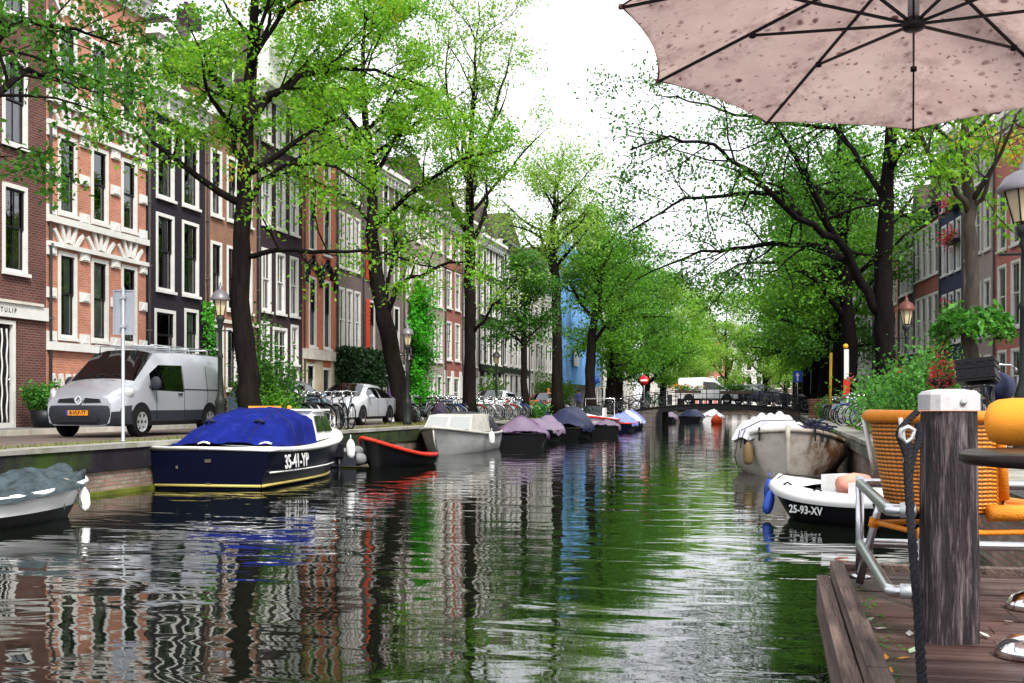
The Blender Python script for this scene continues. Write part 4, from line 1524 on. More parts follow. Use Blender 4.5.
def ivy(name, label, x0, y0, y1, zt, n, size, lm, seed, shape='column', thick=0.35):
    rng = np.random.default_rng(seed)
    t = thing(name, label, 'climbing plant', (x0, y0, STREET))
    b = MB()
    P = []
    Wd = y1 - y0
    for k in range(14):
        u = Wd * rng.uniform(0.25, 0.75)
        pts = [np.array([0.06, u, 0])]
        for q in range(1, 9):
            pts.append(np.array([0.06 + 0.04 * rng.uniform(), np.clip(u + rng.normal() * 0.22 * q ** 0.6, 0.1, Wd - 0.1), zt * q / 8.3]))
        b.tube(pts, [0.03 * (1 - 0.09 * i) for i in range(9)], 4)
    b.build('stems', M_bark, t)
    if shape == 'column':
        cz = rng.uniform(0, 1, n)
        wv = 0.5 + 0.28 * np.sin(cz * 9 + 1) + 0.15 * np.sin(cz * 23)
        wv *= np.clip((1.02 - cz) * 3, 0.2, 1)
        y = Wd / 2 + rng.uniform(-0.5, 0.5, n) * Wd * wv * 1.2
        z = zt * cz
    else:
        y = rng.uniform(0, Wd, n)
        z = zt - np.abs(rng.normal(size=n)) * zt * 0.3
        z = np.where(z < zt * 0.3, zt * rng.uniform(0.5, 1, n), z)
    x = 0.05 + thick * np.abs(rng.normal(size=n)) * (0.6 + 0.5 * np.sin(y * 3.1 + z * 2.3))
    leaf_object('leaves', np.stack([np.abs(x) + 0.03, y, z], 1), size, lm, t, rng, droop=1.2)
    return t


ivy('ivy', 'bright green ivy climbing the pinkish grey house front in a tall column', FX + 0.06, 57.3, 61.2, 7.4, 9000, 0.19, L_ivy, 211, thick=0.55)
ivy('creeper', 'dark green creeper hanging over the grey house ground floor behind the saloon car', FX + 0.06, 47.6, 53.6, 3.3, 9000, 0.16, L_hedge, 212, 'hang', 0.55)
ivy('ivy', 'small tuft of ivy on the corner above the black purple house door', FX + 0.06, 35.4, 36.4, 4.2, 500, 0.12, L_ivy, 213, 'hang', 0.2)
bush('shrub', 'leafy shrub by the cream white house before the blue sheeting', 'shrub', (-17.9, 92, STREET + 0.12), 2.2, 1.8, 3.2, 2600, 0.26, L_mid, 214, 16)
bush('shrub', 'green street plant at the kerb beside the black house', 'shrub', (-17.6, 71, STREET + 0.12), 1.0, 0.9, 2.6, 1500, 0.2, L_mid, 215, 12)
bush('shrub', 'round bright green shrub near the quay beside the tarped boats', 'shrub', (-12.3, 58.6, STREET), 0.8, 0.7, 1.0, 900, 0.15, L_shrub, 216, 12)
# planting on the near bank
bush('flower_bed', 'bushy green flower bed with red blooms behind the orange chair', 'flower bed', (3.2, 28.5, STREET), 1.4, 3.2, 1.75, 9000, 0.11, L_shrub, 221, 60, flowers=(P_red, 120))
bush('shrub', 'bright leafy shrub beside the slim trunk on the near bank', 'shrub', (3.0, 24.6, STREET), 0.9, 1.6, 1.9, 5200, 0.1, L_shrub, 222, 34)
bush('shrub', 'low green shrub by the rose red house steps', 'shrub', (7.6, 47.5, STREET), 0.8, 1.2, 2.2, 1600, 0.16, L_shrub, 223, 14)
bush('shrub', 'small green plant at the foot of the yellow pole on the near bank', 'shrub', (2.6, 56, STREET), 0.7, 0.8, 1.2, 800, 0.15, L_shrub, 224, 10)


def hanging(name, label, loc, r, h, n, lm, seed, fl=None, size=0.1, chain=True):
    rng = np.random.default_rng(seed)
    t = thing(name, label, 'hanging basket', loc)
    b = MB()
    b.lathe([(0.0, -0.18), (0.16, -0.12), (0.24, 0.0), (0.22, 0.0), (0.0, -0.02)], seg=12)
    b.build('basket', M_darkmetal, t)
    if chain:
        b = MB()
        for a in (0, 2.1, 4.2):
            b.tube([(0.22 * math.cos(a), 0.22 * math.sin(a), 0), (0, 0, 0.6)], 0.006, 4)
        b.build('chains', M_darkmetal, t)
    a = rng.uniform(0, 6.28, n)
    q = np.sqrt(rng.uniform(0, 1, n)) * r
    z = h * (0.5 - (q / r) ** 2) + rng.normal(size=n) * h * 0.22
    leaf_object('leaves', np.stack([q * np.cos(a), q * np.sin(a), z], 1), size, lm, t, rng, droop=0.8)
    if fl:
        m = fl[1]
        a = rng.uniform(0, 6.28, m)
        q = np.sqrt(rng.uniform(0, 1, m)) * r * 0.9
        z = h * (0.6 - (q / r) ** 2) + rng.normal(size=m) * h * 0.25
        leaf_object('blossoms', np.stack([q * np.cos(a), q * np.sin(a), z], 1), size * 0.8, fl[0], t, rng)
    return t


# broad collar of green leaves round the slim trunk, and geraniums below it
rng_ = np.random.default_rng(5)
zc = w3
t = thing('tree_planter', 'wide collar of fresh green leaves fixed round the slim near trunk', 'planter', (3.3, 20.85, STREET + 2.05))
a = rng_.uniform(0, 6.28, 1500)
q = 0.14 + 0.52 * np.sqrt(rng_.uniform(0, 1, 1500)) * (1 + .15 * np.sin(a * 3))
leaf_object('leaves', np.stack([q * np.cos(a), q * np.sin(a), 0.2 - 0.7 * q ** 2 + rng_.normal(size=1500) * 0.09], 1), 0.14, L_shrub, t, rng_, droop=0.9)
b = MB()
b.lathe([(0.19, -0.1), (0.36, -0.02), (0.38, 0.08), (0.34, 0.08), (0.19, 0.0)], seg=18)
b.build('ring_trough', M_darkmetal, t)
hanging('flower_basket', 'hanging basket of red and pink geraniums below the leaf collar', (2.85, 21.3, STREET + 1.15), 0.28, 0.5, 260, L_shrub, 302, (P_red, 330), 0.085)


def face_box(label, y, z, seed, fm, nl, nf, w=0.9):
    f = 8.8 - 0.105 * (y - 50)
    rng = np.random.default_rng(seed)
    t = thing('flower_box', label, 'flower box', (f - 0.22, y, STREET + z), R(6))
    b = MB()
    b.box(-0.16, 0.16, -w / 2, w / 2, -0.2, 0)
    b.build('trough', M_darkmetal, t)
    P = rng.normal(size=(nl, 3)) * np.array([0.2, w * 0.35, 0.2]) + np.array([-0.1, 0, 0.05])
    leaf_object('leaves', P, 0.16, L_shrub, t, rng)
    P = rng.normal(size=(nf, 3)) * np.array([0.2, w * 0.35, 0.22]) + np.array([-0.14, 0, 0.12])
    leaf_object('blossoms', P, 0.15, fm, t, rng)


face_box('flower box of red geraniums high on the navy house, upper one of two', 56.2, 9.9, 311, P_red, 60, 200, 1.0)
face_box('flower box of coral red geraniums on the navy house just below the top one', 56.0, 8.3, 312, P_red, 60, 220, 1.3)
face_box('flower box with mixed pink and green blooms low on the navy house', 56.4, 5.0, 313, P_red, 260, 70, 1.2)
face_box('green flower box with yellow leaves on the navy house, lowest one', 57.6, 3.4, 314, P_orange, 260, 60, 1.2)

# ================================================================== BRIDGE
t = thing('canal_bridge', 'low arched canal bridge with dark railing and stone abutments', 'bridge', (0, BY, 0))
M_abut = brick('abutment_stone', (0.15, 0.125, 0.115), (0.11, 0.095, 0.09), (0.06, 0.055, 0.05), bw=0.8, bh=0.32, ms=0.02, stain=0.5)
BW = 7.0
XL, XR = -7.9, 0.1


def deck_z(x):
    return 1.66 - 0.0145 * (x + 4.2) ** 2


for (x0, x1) in ((QL - 0.02, XL), (XR, QR + 0.02)):
    b = MB()
    xs = [x0 + (x1 - x0) * k / 6 for k in range(7)]
    poly = [(x0, -1.4), (x1, -1.4)] + [(x, deck_z(x) - 0.06) for x in reversed(xs)]
    b.prism(poly, 0, BW, 'xz')
    b.build('abutment', M_abut, t)
b = MB()
xs = [QL - 2.5 + (QR + 2.0 - QL + 2.5) * k / 30 for k in range(31)]
poly = [(x, deck_z(x) - 0.055) for x in xs] + [(x, deck_z(x)) for x in reversed(xs)]
b.prism(poly, -0.1, BW + 0.1, 'xz')
b.build('deck', mat('bridge_asphalt', (0.02, 0.02, 0.02), 0.9, var=0.2), t)
b = MB()
for y in (-0.02, 1.7, 3.4, 5.1, BW - 0.2):
    xs = [XL + (XR - XL) * k / 20 for k in range(21)]
    poly = [(x, deck_z(x) - 0.36 - 0.10 * (abs(x + 3.9) / 4) ** 2) for x in xs] + [(x, deck_z(x) - 0.06) for x in reversed(xs)]
    b.prism(poly, y, y + 0.2, 'xz')
b.build('girder', M_black, t)
for y in (0.05, BW - 0.05):
    b = MB()
    xs = [QL - 1.5 + k * 0.9 for k in range(int((QR + 1.5 - QL + 1.5) / 0.9) + 1)]
    for x in xs:
        b.box(x - 0.03, x + 0.03, y - 0.03, y + 0.03, deck_z(x), deck_z(x) + 1.02)
    for h in (0.35, 0.68, 1.0):
        b.tube([(x, y, deck_z(x) + h) for x in xs], 0.022 if h < 1 else 0.032, 6)
    b.build('railing', M_darkmetal, t)
b = MB()
b.box(XL - 0.05, XL + 0.18, -0.32, -0.05, -1.2, 1.25)
b.box(XR - 0.18, XR + 0.05, -0.32, -0.05, -1.2, 0.9)
b.build('fender_pile', M_black, t)  # black boxes standing for the shadow at the abutment corners

t = thing('far_bridge', 'second low bridge seen through the first bridge opening', 'bridge', (0, 118, -0.25))
for (x0, x1) in ((QL - 0.02, -8.6), (-0.6, QR + 0.02)):
    b = MB()
    b.box(x0, x1, 0, 6, -1.4, 1.05)
    b.build('abutment', M_abut, t)
b = MB()
xs = [QL - 2 + (QR + 2 - QL + 2) * k / 20 for k in range(21)]
b.prism([(x, 1.06 + 0.25 * (1 - ((x + 4.8) / 8.5) ** 2)) for x in xs] + [(x, 1.5 + 0.25 * (1 - ((x + 4.8) / 8.5) ** 2)) for x in reversed(xs)], -0.1, 6.1, 'xz')
b.build('deck', M_darkmetal, t)
b = MB()
for x in xs:
    b.box(x - 0.03, x + 0.03, 0.0, 0.06, 1.7, 2.6)
b.tube([(x, 0.03, 2.62) for x in xs], 0.03, 6)
b.build('railing', M_darkmetal, t)

bush('flower_trough', 'flower trough of orange blooms on the bridge railing in front of the white van', 'flower trough', (-5.9, BY - 0.28, deck_z(-5.9) + 0.75), 1.0, 0.25, 0.45, 300, 0.14, L_mid, 401, 14, flowers=(P_orange, 260), ground=0.2, pot='box')
bush('flower_trough', 'flower trough of green and yellow plants on the bridge railing right of the van', 'flower trough', (-2.6, BY - 0.28, deck_z(-2.6) + 0.7), 1.25, 0.25, 0.55, 700, 0.14, L_shrub, 402, 16, flowers=(P_orange, 60), ground=0.2, pot='box')

# ================================================================== VEHICLES


def car_body(stations, flags, mats, parent, cap=True, angle=35):
    """stations: (x, [(y, z) ...]) half rings from sill to roof centre; flags(i, j) names the part each cell belongs to"""
    n = len(stations[0][1])
    full = []
    for x, ring in stations:
        full.append([(x, y, z) for y, z in ring] + [(x, -y, z) for y, z in reversed(ring[:-1])])
    m = len(full[0])
    parts = {}
    for i in range(len(full) - 1):
        for j in range(m - 1):
            jj = j if j < n - 1 else m - 2 - j
            parts.setdefault((flags(i, jj), j < n - 1 and flags(i, jj) == 'side_window'), []).append((full[i][j], full[i + 1][j], full[i + 1][j + 1], full[i][j + 1]))
    out = {}
    for (nm, _side), qs in parts.items():
        vmap, V, F = {}, [], []
        for q in qs:
            f = []
            for p in q:
                k = tuple(round(c, 5) for c in p)
                if k not in vmap:
                    vmap[k] = len(V)
                    V.append(p)
                f.append(vmap[k])
            if len(set(f)) > 2:
                F.append(tuple(f))
        b = MB()
        b.add(V, F)
        if nm == 'body' and cap:
            for ring in (full[0], full[-1]):
                k0 = b.add(ring, [])
                b.f.append(tuple(range(k0, k0 + m)))
                b.m.append(0)
                b.s.append(False)
        o = b.build(nm, mats[nm], parent, angle=angle)
        fix_normals(o)
        out[nm] = o
    return out


def lerp_st(a, b, x):
    f = (x - a[0]) / (b[0] - a[0])
    return (x, [(p[0] * (1 - f) + q[0] * f, p[1] * (1 - f) + q[1] * f) for p, q in zip(a[1], b[1])])


def cabin_seats(t, spots, z, dash, wall):
    for (x, y) in spots:
        b = MB()
        b.box(x - .1, x + .42, y - .24, y + .24, z - .2, z)
        M = Matrix.Translation((x - .05, y, z)) @ Matrix.Rotation(R(-14), 4, 'Y')
        b.box(-.07, .07, -.23, .23, 0, .56, M)
        b.box(-.05, .05, -.12, .12, .60, .80, M)
        b.build('seat', M_trim, t)
    b = MB()
    b.box(dash[0], dash[1], -.72, .72, dash[2], dash[3])
    d = b.build('dashboard', M_trim, t)
    b = MB()
    b.tube([(dash[0] - .12 + .07 * math.cos(a), .40 + .18 * math.sin(a), dash[3] + .02 + .16 * math.cos(a)) for a in [2 * PI * k / 16 for k in range(16)]], .015, 5, closed=True)
    b.build('steering_wheel', M_black, d)
    if wall:
        b = MB()
        b.box(wall[0], wall[0] + .03, -wall[1], wall[1], wall[2], wall[3])
        b.build('bulkhead', M_trim, t)


def wheel(parent, x, y, r, w, rimm, spokes=6):
    s = 1 if y > 0 else -1
    b = MB()
    b.lathe([(r * 0.62, -w / 2), (r * 0.92, -w / 2), (r, -w / 2 + 0.03), (r, w / 2 - 0.03), (r * 0.92, w / 2), (r * 0.62, w / 2)], (0, 0, 0), 28, 'y')
    wo = b.build('wheel', M_rubber, parent)
    wo.location = (x, y, r)
    b = MB()
    b.lathe([(0, s * (w / 2 - 0.03)), (r * 0.18, s * (w / 2 - 0.02)), (r * 0.22, s * (w / 2 - 0.05))], seg=14, axis='y')
    b.lathe([(r * 0.56, s * (w / 2 - 0.05)), (r * 0.6, s * (w / 2 + 0.004)), (r * 0.66, s * (w / 2 + 0.002))], seg=28, axis='y')
    for k in range(spokes):
        a = 2 * PI * k / spokes
        c, d = math.cos(a), math.sin(a)
        b.bar((d * r * 0.12, s * (w / 2 - 0.02), c * r * 0.12), (d * r * 0.6, s * (w / 2 - 0.012), c * r * 0.6), r * 0.26, 0.025, up=(0, 1, 0))
    b.build('rim', rimm, wo)
    b = MB()
    b.lathe([(0, 0), (r * 0.62, 0)], (0, s * (w / 2 - 0.09), 0), 20, 'y')
    b.build('brake_disc', M_black, wo)
    return wo


def arch(parent, x, y, r, zc):
    """black disc painted for the shade of the wheel-arch hollow, just proud of the flank"""
    s = 1 if y > 0 else -1
    b = MB()
    pts = [(x + r * math.cos(a), zc + r * math.sin(a)) for a in [PI * k / 18 - 0.28 + (0.56 / 18) * k for k in range(19)]]
    b.prism(pts, y, y + s * 0.012, 'xz')
    return b.build('wheel_arch', M_black, parent)


M_silver = mat('silver_car_paint', (0.40, 0.41, 0.45), 0.28, 0.4, coat=0.8, var=0.04, vscale=2)
M_silver2 = mat('pale_silver_car_paint', (0.56, 0.58, 0.62), 0.26, 0.35, coat=0.8, var=0.04, vscale=2)
M_whitecar = mat('white_car_paint', (0.74, 0.75, 0.76), 0.3, coat=0.8)
M_trim = mat('grey_plastic_trim', (0.022, 0.024, 0.032), 0.6, var=0.2, vscale=8)
M_lens = mat('headlamp_lens', (0.62, 0.64, 0.66), 0.08, 0.2, coat=1.0)
M_plate = mat('yellow_plate', (0.75, 0.26, 0.015), 0.4)
M_blueplate = mat('blue_strip', (0.02, 0.05, 0.35), 0.4)
M_redlens = mat('red_lens', (0.4, 0.01, 0.01), 0.15, coat=1.0)
M_hub = mat('silver_hubcap', (0.55, 0.56, 0.58), 0.3, 0.6)


def number_plate(parent, text, x, z, back=False):
    b = MB()
    b.box(x, x + 0.012, -0.26, 0.26, z - 0.055, z + 0.055)
    p = b.build('number_plate', M_plate, parent)
    b = MB()
    b.box(x + 0.012, x + 0.014, -0.26, -0.215, z - 0.055, z + 0.055)
    b.build('country_strip', M_blueplate, p)
    text_mesh('plate_lettering', text, 0.105, M_black, p, (x + 0.014, 0.02, z), (R(90), 0, R(90)), 0.001)
    return p


def make_van(loc, rz, label):
    t = thing('parked_van', label, 'van', loc, rz)
    G = lambda *p: list(p)
    st_rear = (-2.39, G((.80, .30), (.90, .40), (.93, .62), (.93, 1.0), (.86, 1.60), (.76, 1.86), (.4, 1.93), (0, 1.94)))
    st_r2 = (-2.30, G((.82, .26), (.94, .36), (.955, .60), (.955, 1.0), (.88, 1.62), (.77, 1.90), (.4, 1.97), (0, 1.98)))
    st_m = (-.30, G((.82, .24), (.94, .34), (.955, .58), (.955, 1.0), (.875, 1.62), (.76, 1.91), (.4, 1.98), (0, 1.99)))
    st_wt = (.72, G((.82, .24), (.94, .34), (.955, .58), (.955, 1.02), (.87, 1.60), (.73, 1.86), (.4, 1.935), (0, 1.95)))
    st_wb = (1.56, G((.82, .24), (.94, .34), (.955, .58), (.95, 1.03), (.89, 1.17), (.78, 1.22), (.42, 1.27), (0, 1.285)))
    st_h = (2.02, G((.80, .24), (.92, .34), (.94, .58), (.92, .93), (.83, 1.03), (.68, 1.07), (.40, 1.10), (0, 1.11)))
    st_n = (2.28, G((.80, .24), (.84, .32), (.86, .56), (.86, .80), (.78, .92), (.62, .96), (.36, .985), (0, .99)))
    st_f = (2.42, G((.60, .26), (.72, .32), (.76, .55), (.75, .72), (.68, .82), (.52, .87), (.3, .895), (0, .90)))
    S = [st_rear, st_r2, lerp_st(st_r2, st_m, -1.3), st_m, st_wt, lerp_st(st_wt, st_wb, 1.12), st_wb, st_h, st_n, st_f]

    def fl(i, j):
        if j == 1 or (j == 0):
            return 'bumper_strip'
        if i in (4, 5) and j >= 5:
            return 'windscreen'
        if i in (3, 4) and j == 3:
            return 'side_window'
        return 'body'
    car_body(S, fl, {'body': M_silver, 'bumper_strip': M_trim, 'windscreen': M_vglass, 'side_window': M_vglass}, t)
    cabin_seats(t, ((.25, .45), (.25, -.45)), .62, (1.15, 1.55, .80, 1.10), (-.28, .70, .35, 1.80))
    # lower front bumper
    b = MB()
    rowsb = []
    for z, gx, gy in ((.25, 2.38, .90), (.29, 2.46, .955), (.48, 2.50, .975), (.62, 2.49, .972), (.68, 2.47, .965), (.70, 2.38, .93)):
        rr = []
        for k in range(25):
            a = -PI / 2 + PI * k / 24
            yy = gy * math.sin(a)
            xx = gx - 0.52 * abs(math.sin(a)) ** 7
            rr.append((xx, yy, z))
        rowsb.append(rr)
    b.grid(rowsb)
    fix_normals(b.build('front_bumper', M_trim, t, angle=50))
    b = MB()
    for s in (-1, 1):
        b.prism([(s * .10, .735), (s * .52, .745), (s * .48, .825), (s * .14, .85)], 2.40, 2.435, 'yz')
    b.box(2.495, 2.51, -.5, .5, .33, .42)
    b.build('grille', M_black, t)
    b = MB()                               # diamond emblem
    for (y0, z0, y1, z1) in ((0, .70, .085, .80), (.085, .80, 0, .90), (0, .90, -.085, .80), (-.085, .80, 0, .70)):
        b.bar((2.44, y0, z0), (2.44, y1, z1), 0.03, 0.035, up=(1, 0, 0))
    b.build('emblem', M_chrome, t)
    for s in (-1, 1):
        b = MB()
        pr = [(0, -1), (.5, -.86), (.86, -.5), (1, 0), (.86, .5), (.5, .86), (0, 1)]
        b.lathe([(r * 1.0, h * 1.0) for r, h in pr], seg=14)
        o = b.build('headlight', M_lens, t)
        o.scale = (.33, .09, .15)
        o.location = (2.12, s * .80, .91)
        o.rotation_euler = (R(-s * 20), R(18), R(-s * 36))
        # mirrors
        b = MB()
        b.lathe([(r, h) for r, h in pr], seg=12)
        o = b.build('mirror', M_trim, t)
        o.scale = (.08, .13, .16)
        o.location = (1.15, s * 1.07, 1.18)
        b = MB()
        b.box(1.0, 1.2, min(s * .93, s * 1.0), max(s * .93, s * 1.0), 1.08, 1.13)
        b.build('mirror_arm', M_trim, t)
        b = MB()                           # door and panel joints
        yo = s * .957
        for x in (.92, -.32, -1.45):
            b.box(x - .008, x + .008, min(yo, yo + s * .002), max(yo, yo + s * .002), .36, 1.02)
        for x in (-.32, -1.45):
            b.bar((x, s * .957, 1.02), (x, s * .879, 1.62), .016, .004, up=(0, s, 0.2))
        b.box(-2.2, -.32, min(yo, yo + s * .003), max(yo, yo + s * .003), 1.055, 1.075)
        b.build('panel_joint', M_black, t)
        b = MB()
        b.box(-.20, -.03, min(s * .955, s * .985), max(s * .955, s * .985), .93, .97)
        b.build('handle', M_trim, t)
        for x in (1.55, -1.55):
            arch(t, x, s * .948, .40, .36)
            wheel(t, x, s * .86, .33, .22, M_hub)
    number_plate(t, '8-VLF-77', 2.503, .53)
    b = MB()
    for x in (-1.9, -1.0, -.1, .55):
        b.tube([(x, -.70, 1.9), (x, -.70, 2.04), (x, .70, 2.04), (x, .70, 1.9)], .018, 6)
    for y in (-.70, -.25, .25, .70):
        b.tube([(-2.1, y, 2.06), (.75, y, 2.06)], .014, 6)
    b.build('roof_rack', M_steel, t)
    b = MB()
    b.tube([(1.58, -.15, 1.29), (1.45, .3, 1.36), (1.40, .55, 1.38)], .012, 5)
    b.tube([(1.58, -.65, 1.26), (1.45, -.25, 1.36), (1.42, 0.0, 1.39)], .012, 5)
    b.build('wiper', M_black, t)
    b = MB()
    b.box(1.62, 1.66, -.28, .36, 1.212, 1.245)
    b.build('bonnet_vent', M_black, t)
    for s in (-1, 1):
        b = MB()
        b.box(-2.41, -2.385, min(s * .78, s * .92), max(s * .78, s * .92), .75, 1.15)
        b.build('tail_light', M_redlens, t)
    return t


make_van((-14.45, 24.25, STREET + 0.003), R(-90), 'silver panel van with roof rack parked on the quay beside the striped house')


def make_saloon(loc, rz, label, paint, hatch=False, name='parked_car'):
    t = thing(name, label, 'car', loc, rz)
    S = [(-2.36, [(.60, .35), (.74, .42), (.78, .60), (.76, .86), (.70, .90), (.60, .93), (.3, .95), (0, .955)]),
         (-2.20, [(.70, .28), (.84, .36), (.88, .58), (.86, .92), (.78, .99), (.66, 1.02), (.35, 1.04), (0, 1.045)]),
         (-1.75, [(.74, .22), (.88, .32), (.92, .56), (.90, .95), (.76, 1.04), (.66, 1.07), (.35, 1.09), (0, 1.10)]),
         (-.95, [(.76, .20), (.89, .30), (.93, .54), (.915, .95), (.74, 1.28), (.60, 1.39), (.32, 1.42), (0, 1.43)]),
         (-.05, [(.76, .20), (.89, .30), (.93, .54), (.915, .94), (.73, 1.33), (.58, 1.44), (.32, 1.47), (0, 1.475)]),
         (.42, [(.76, .20), (.89, .30), (.93, .54), (.915, .935), (.73, 1.31), (.58, 1.41), (.32, 1.45), (0, 1.46)]),
         (.85, [(.76, .20), (.89, .30), (.93, .54), (.91, .93), (.80, 1.10), (.66, 1.20), (.34, 1.24), (0, 1.25)]),
         (1.32, [(.76, .20), (.89, .30), (.93, .54), (.905, .90), (.85, .95), (.72, .985), (.38, 1.01), (0, 1.015)]),
         (1.90, [(.74, .20), (.87, .28), (.90, .52), (.87, .78), (.78, .86), (.64, .89), (.35, .91), (0, .915)]),
         (2.22, [(.62, .20), (.74, .28), (.77, .48), (.74, .66), (.64, .74), (.5, .76), (.3, .775), (0, .78)]),
         (2.34, [(.44, .22), (.54, .28), (.58, .46), (.54, .60), (.46, .66), (.36, .68), (.2, .69), (0, .695)])]
    if hatch:
        S[0] = (-1.95, [(.70, .30), (.82, .38), (.86, .58), (.86, .92), (.74, 1.05), (.62, 1.15), (.3, 1.2), (0, 1.2)])
        S[1] = (-1.85, [(.74, .26), (.86, .34), (.90, .56), (.90, .94), (.76, 1.20), (.62, 1.30), (.32, 1.34), (0, 1.35)])
        S[2] = (-1.5, [(.76, .22), (.88, .32), (.92, .55), (.91, .95), (.75, 1.28), (.60, 1.39), (.32, 1.43), (0, 1.44)])

    def fl(i, j):
        if j == 0:
            return 'sill'
        if i in (5, 6) and j >= 5:
            return 'windscreen'
        if (i == 2) and j >= 5 and not hatch:
            return 'rear_window'
        if hatch and i == 0 and j >= 4:
            return 'rear_window'
        if i in (2, 3, 4, 5) and j == 3:
            return 'side_window'
        return 'body'
    car_body(S, fl, {'body': paint, 'sill': M_trim, 'windscreen': M_vglass, 'side_window': M_vglass, 'rear_window': M_vglass}, t, angle=45)
    cabin_seats(t, ((-.15, .38), (-.15, -.38), (-1.05, .38), (-1.05, -.38)), .42, (.62, .95, .66, .92), None)
    b = MB()
    b.prism([(-.42, .36), (.42, .36), (.34, .56), (-.34, .56)], 2.315, 2.352, 'yz')
    b.build('grille', M_black, t)
    number_plate(t, '57-TK-XV', 2.353, .40)
    pr = [(0, -1), (.5, -.86), (.86, -.5), (1, 0), (.86, .5), (.5, .86), (0, 1)]
    for s in (-1, 1):
        b = MB()
        b.lathe(pr, seg=14)
        o = b.build('headlight', M_lens, t)
        o.scale = (.24, .06, .085)
        o.location = (2.06, s * .70, .70)
        o.rotation_euler = (R(-s * 25), R(12), R(-s * 36))
        b = MB()
        b.lathe(pr, seg=12)
        o = b.build('mirror', paint, t)
        o.scale = (.07, .11, .075)
        o.location = (.85, s * 1.02, 1.0)
        b = MB()
        b.box(-2.33 if not hatch else -1.93, -2.2 if not hatch else -1.83, min(s * .6, s * .84), max(s * .6, s * .84), .72, .86)
        b.build('tail_light', M_redlens, t)
        b = MB()
        yo = s * .932
        for x in (.95, -.1, -1.1):
            b.box(x - .007, x + .007, min(yo, yo + s * .002), max(yo, yo + s * .002), .32, .90)
        b.build('panel_joint', M_black, t)
        for x in (1.45, -1.36):
            arch(t, x, s * .926, .375, .33)
            wheel(t, x, s * .83, .325, .21, M_hub, 5)
    b = MB()
    b.box(-.5, -.45, -.02, .02, 1.46, 1.5)
    b.build('aerial', M_black, t)
    return t


make_saloon((-14.75, 38.9, STREET + 0.003), R(-90), 'pale silver saloon car parked nose towards us under the forked elm', M_silver2)
make_saloon((-14.2, 57.9, STREET + 0.003), R(-90), 'white hatchback car parked behind the row of bicycles and the thin tree', M_whitecar, True)
make_saloon((-14.6, 73.2, STREET + 0.003), R(-90), 'red hatchback car parked near the forked elm before the bridge', M_red, True)
make_saloon((-1.2, BY + 4.2, deck_z(-2) + 0.003), R(0), 'dark grey hatchback car following the white van on the bridge', mat('graphite_car_paint', (0.05, 0.052, 0.06), 0.3, 0.3, coat=0.8), True)
make_saloon((-14.9, 33.2, STREET + 0.003), R(90), 'slate blue hatchback car half hidden between the shrub and the bicycles', mat('slate_blue_car_paint', (0.10, 0.15, 0.2), 0.3, 0.3, coat=0.8), True)


def make_small_van(loc, rz, label):
    t = thing('delivery_van', label, 'van', loc, rz)
    S = [(-2.1, [(.72, .30), (.84, .4), (.86, .6), (.86, .95), (.78, 1.5), (.68, 1.72), (.35, 1.78), (0, 1.79)]),
         (-2.0, [(.74, .24), (.87, .34), (.90, .58), (.90, .98), (.82, 1.55), (.70, 1.79), (.36, 1.85), (0, 1.86)]),
         (-.35, [(.74, .22), (.87, .32), (.90, .56), (.90, .98), (.82, 1.55), (.70, 1.80), (.36, 1.86), (0, 1.87)]),
         (.45, [(.74, .22), (.87, .32), (.90, .56), (.90, .98), (.80, 1.5), (.67, 1.73), (.36, 1.80), (0, 1.81)]),
         (1.15, [(.74, .22), (.87, .32), (.90, .56), (.89, .98), (.83, 1.08), (.72, 1.13), (.38, 1.17), (0, 1.18)]),
         (1.75, [(.72, .22), (.85, .30), (.87, .54), (.84, .82), (.74, .93), (.60, .97), (.35, 1.0), (0, 1.0)]),
         (2.05, [(.58, .24), (.68, .30), (.70, .5), (.66, .66), (.56, .74), (.45, .77), (.25, .79), (0, .79)])]

    def fl(i, j):
        if j == 0:
            return 'sill'
        if i == 3 and j >= 5:
            return 'windscreen'
        if i in (2, 3) and j == 3:
            return 'side_window'
        return 'body'
    car_body(S, fl, {'body': M_whitecar, 'sill': M_trim, 'windscreen': M_carglass, 'side_window': M_carglass}, t)
    for s in (-1, 1):
        for x in (1.3, -1.35):
            arch(t, x, s * .897, .37, .33)
            wheel(t, x, s * .80, .31, .2, M_hub, 5)
        b = MB()
        yo = s * .902
        for x in (.42, -.38, -1.2):
            b.box(x - .008, x + .008, min(yo, yo + s * .002), max(yo, yo + s * .002), .32, .97)
        b.build('panel_joint', M_black, t)
        b = MB()
        b.box(1.75, 1.95, min(s * .6, s * .82), max(s * .6, s * .82), .72, .86)
        b.build('headlight', M_lens, t)
    return t


make_small_van((-4.6, BY + 2.0, deck_z(-5) + 0.003), 0, 'white delivery van driving over the arched bridge')

# ================================================================== BOATS


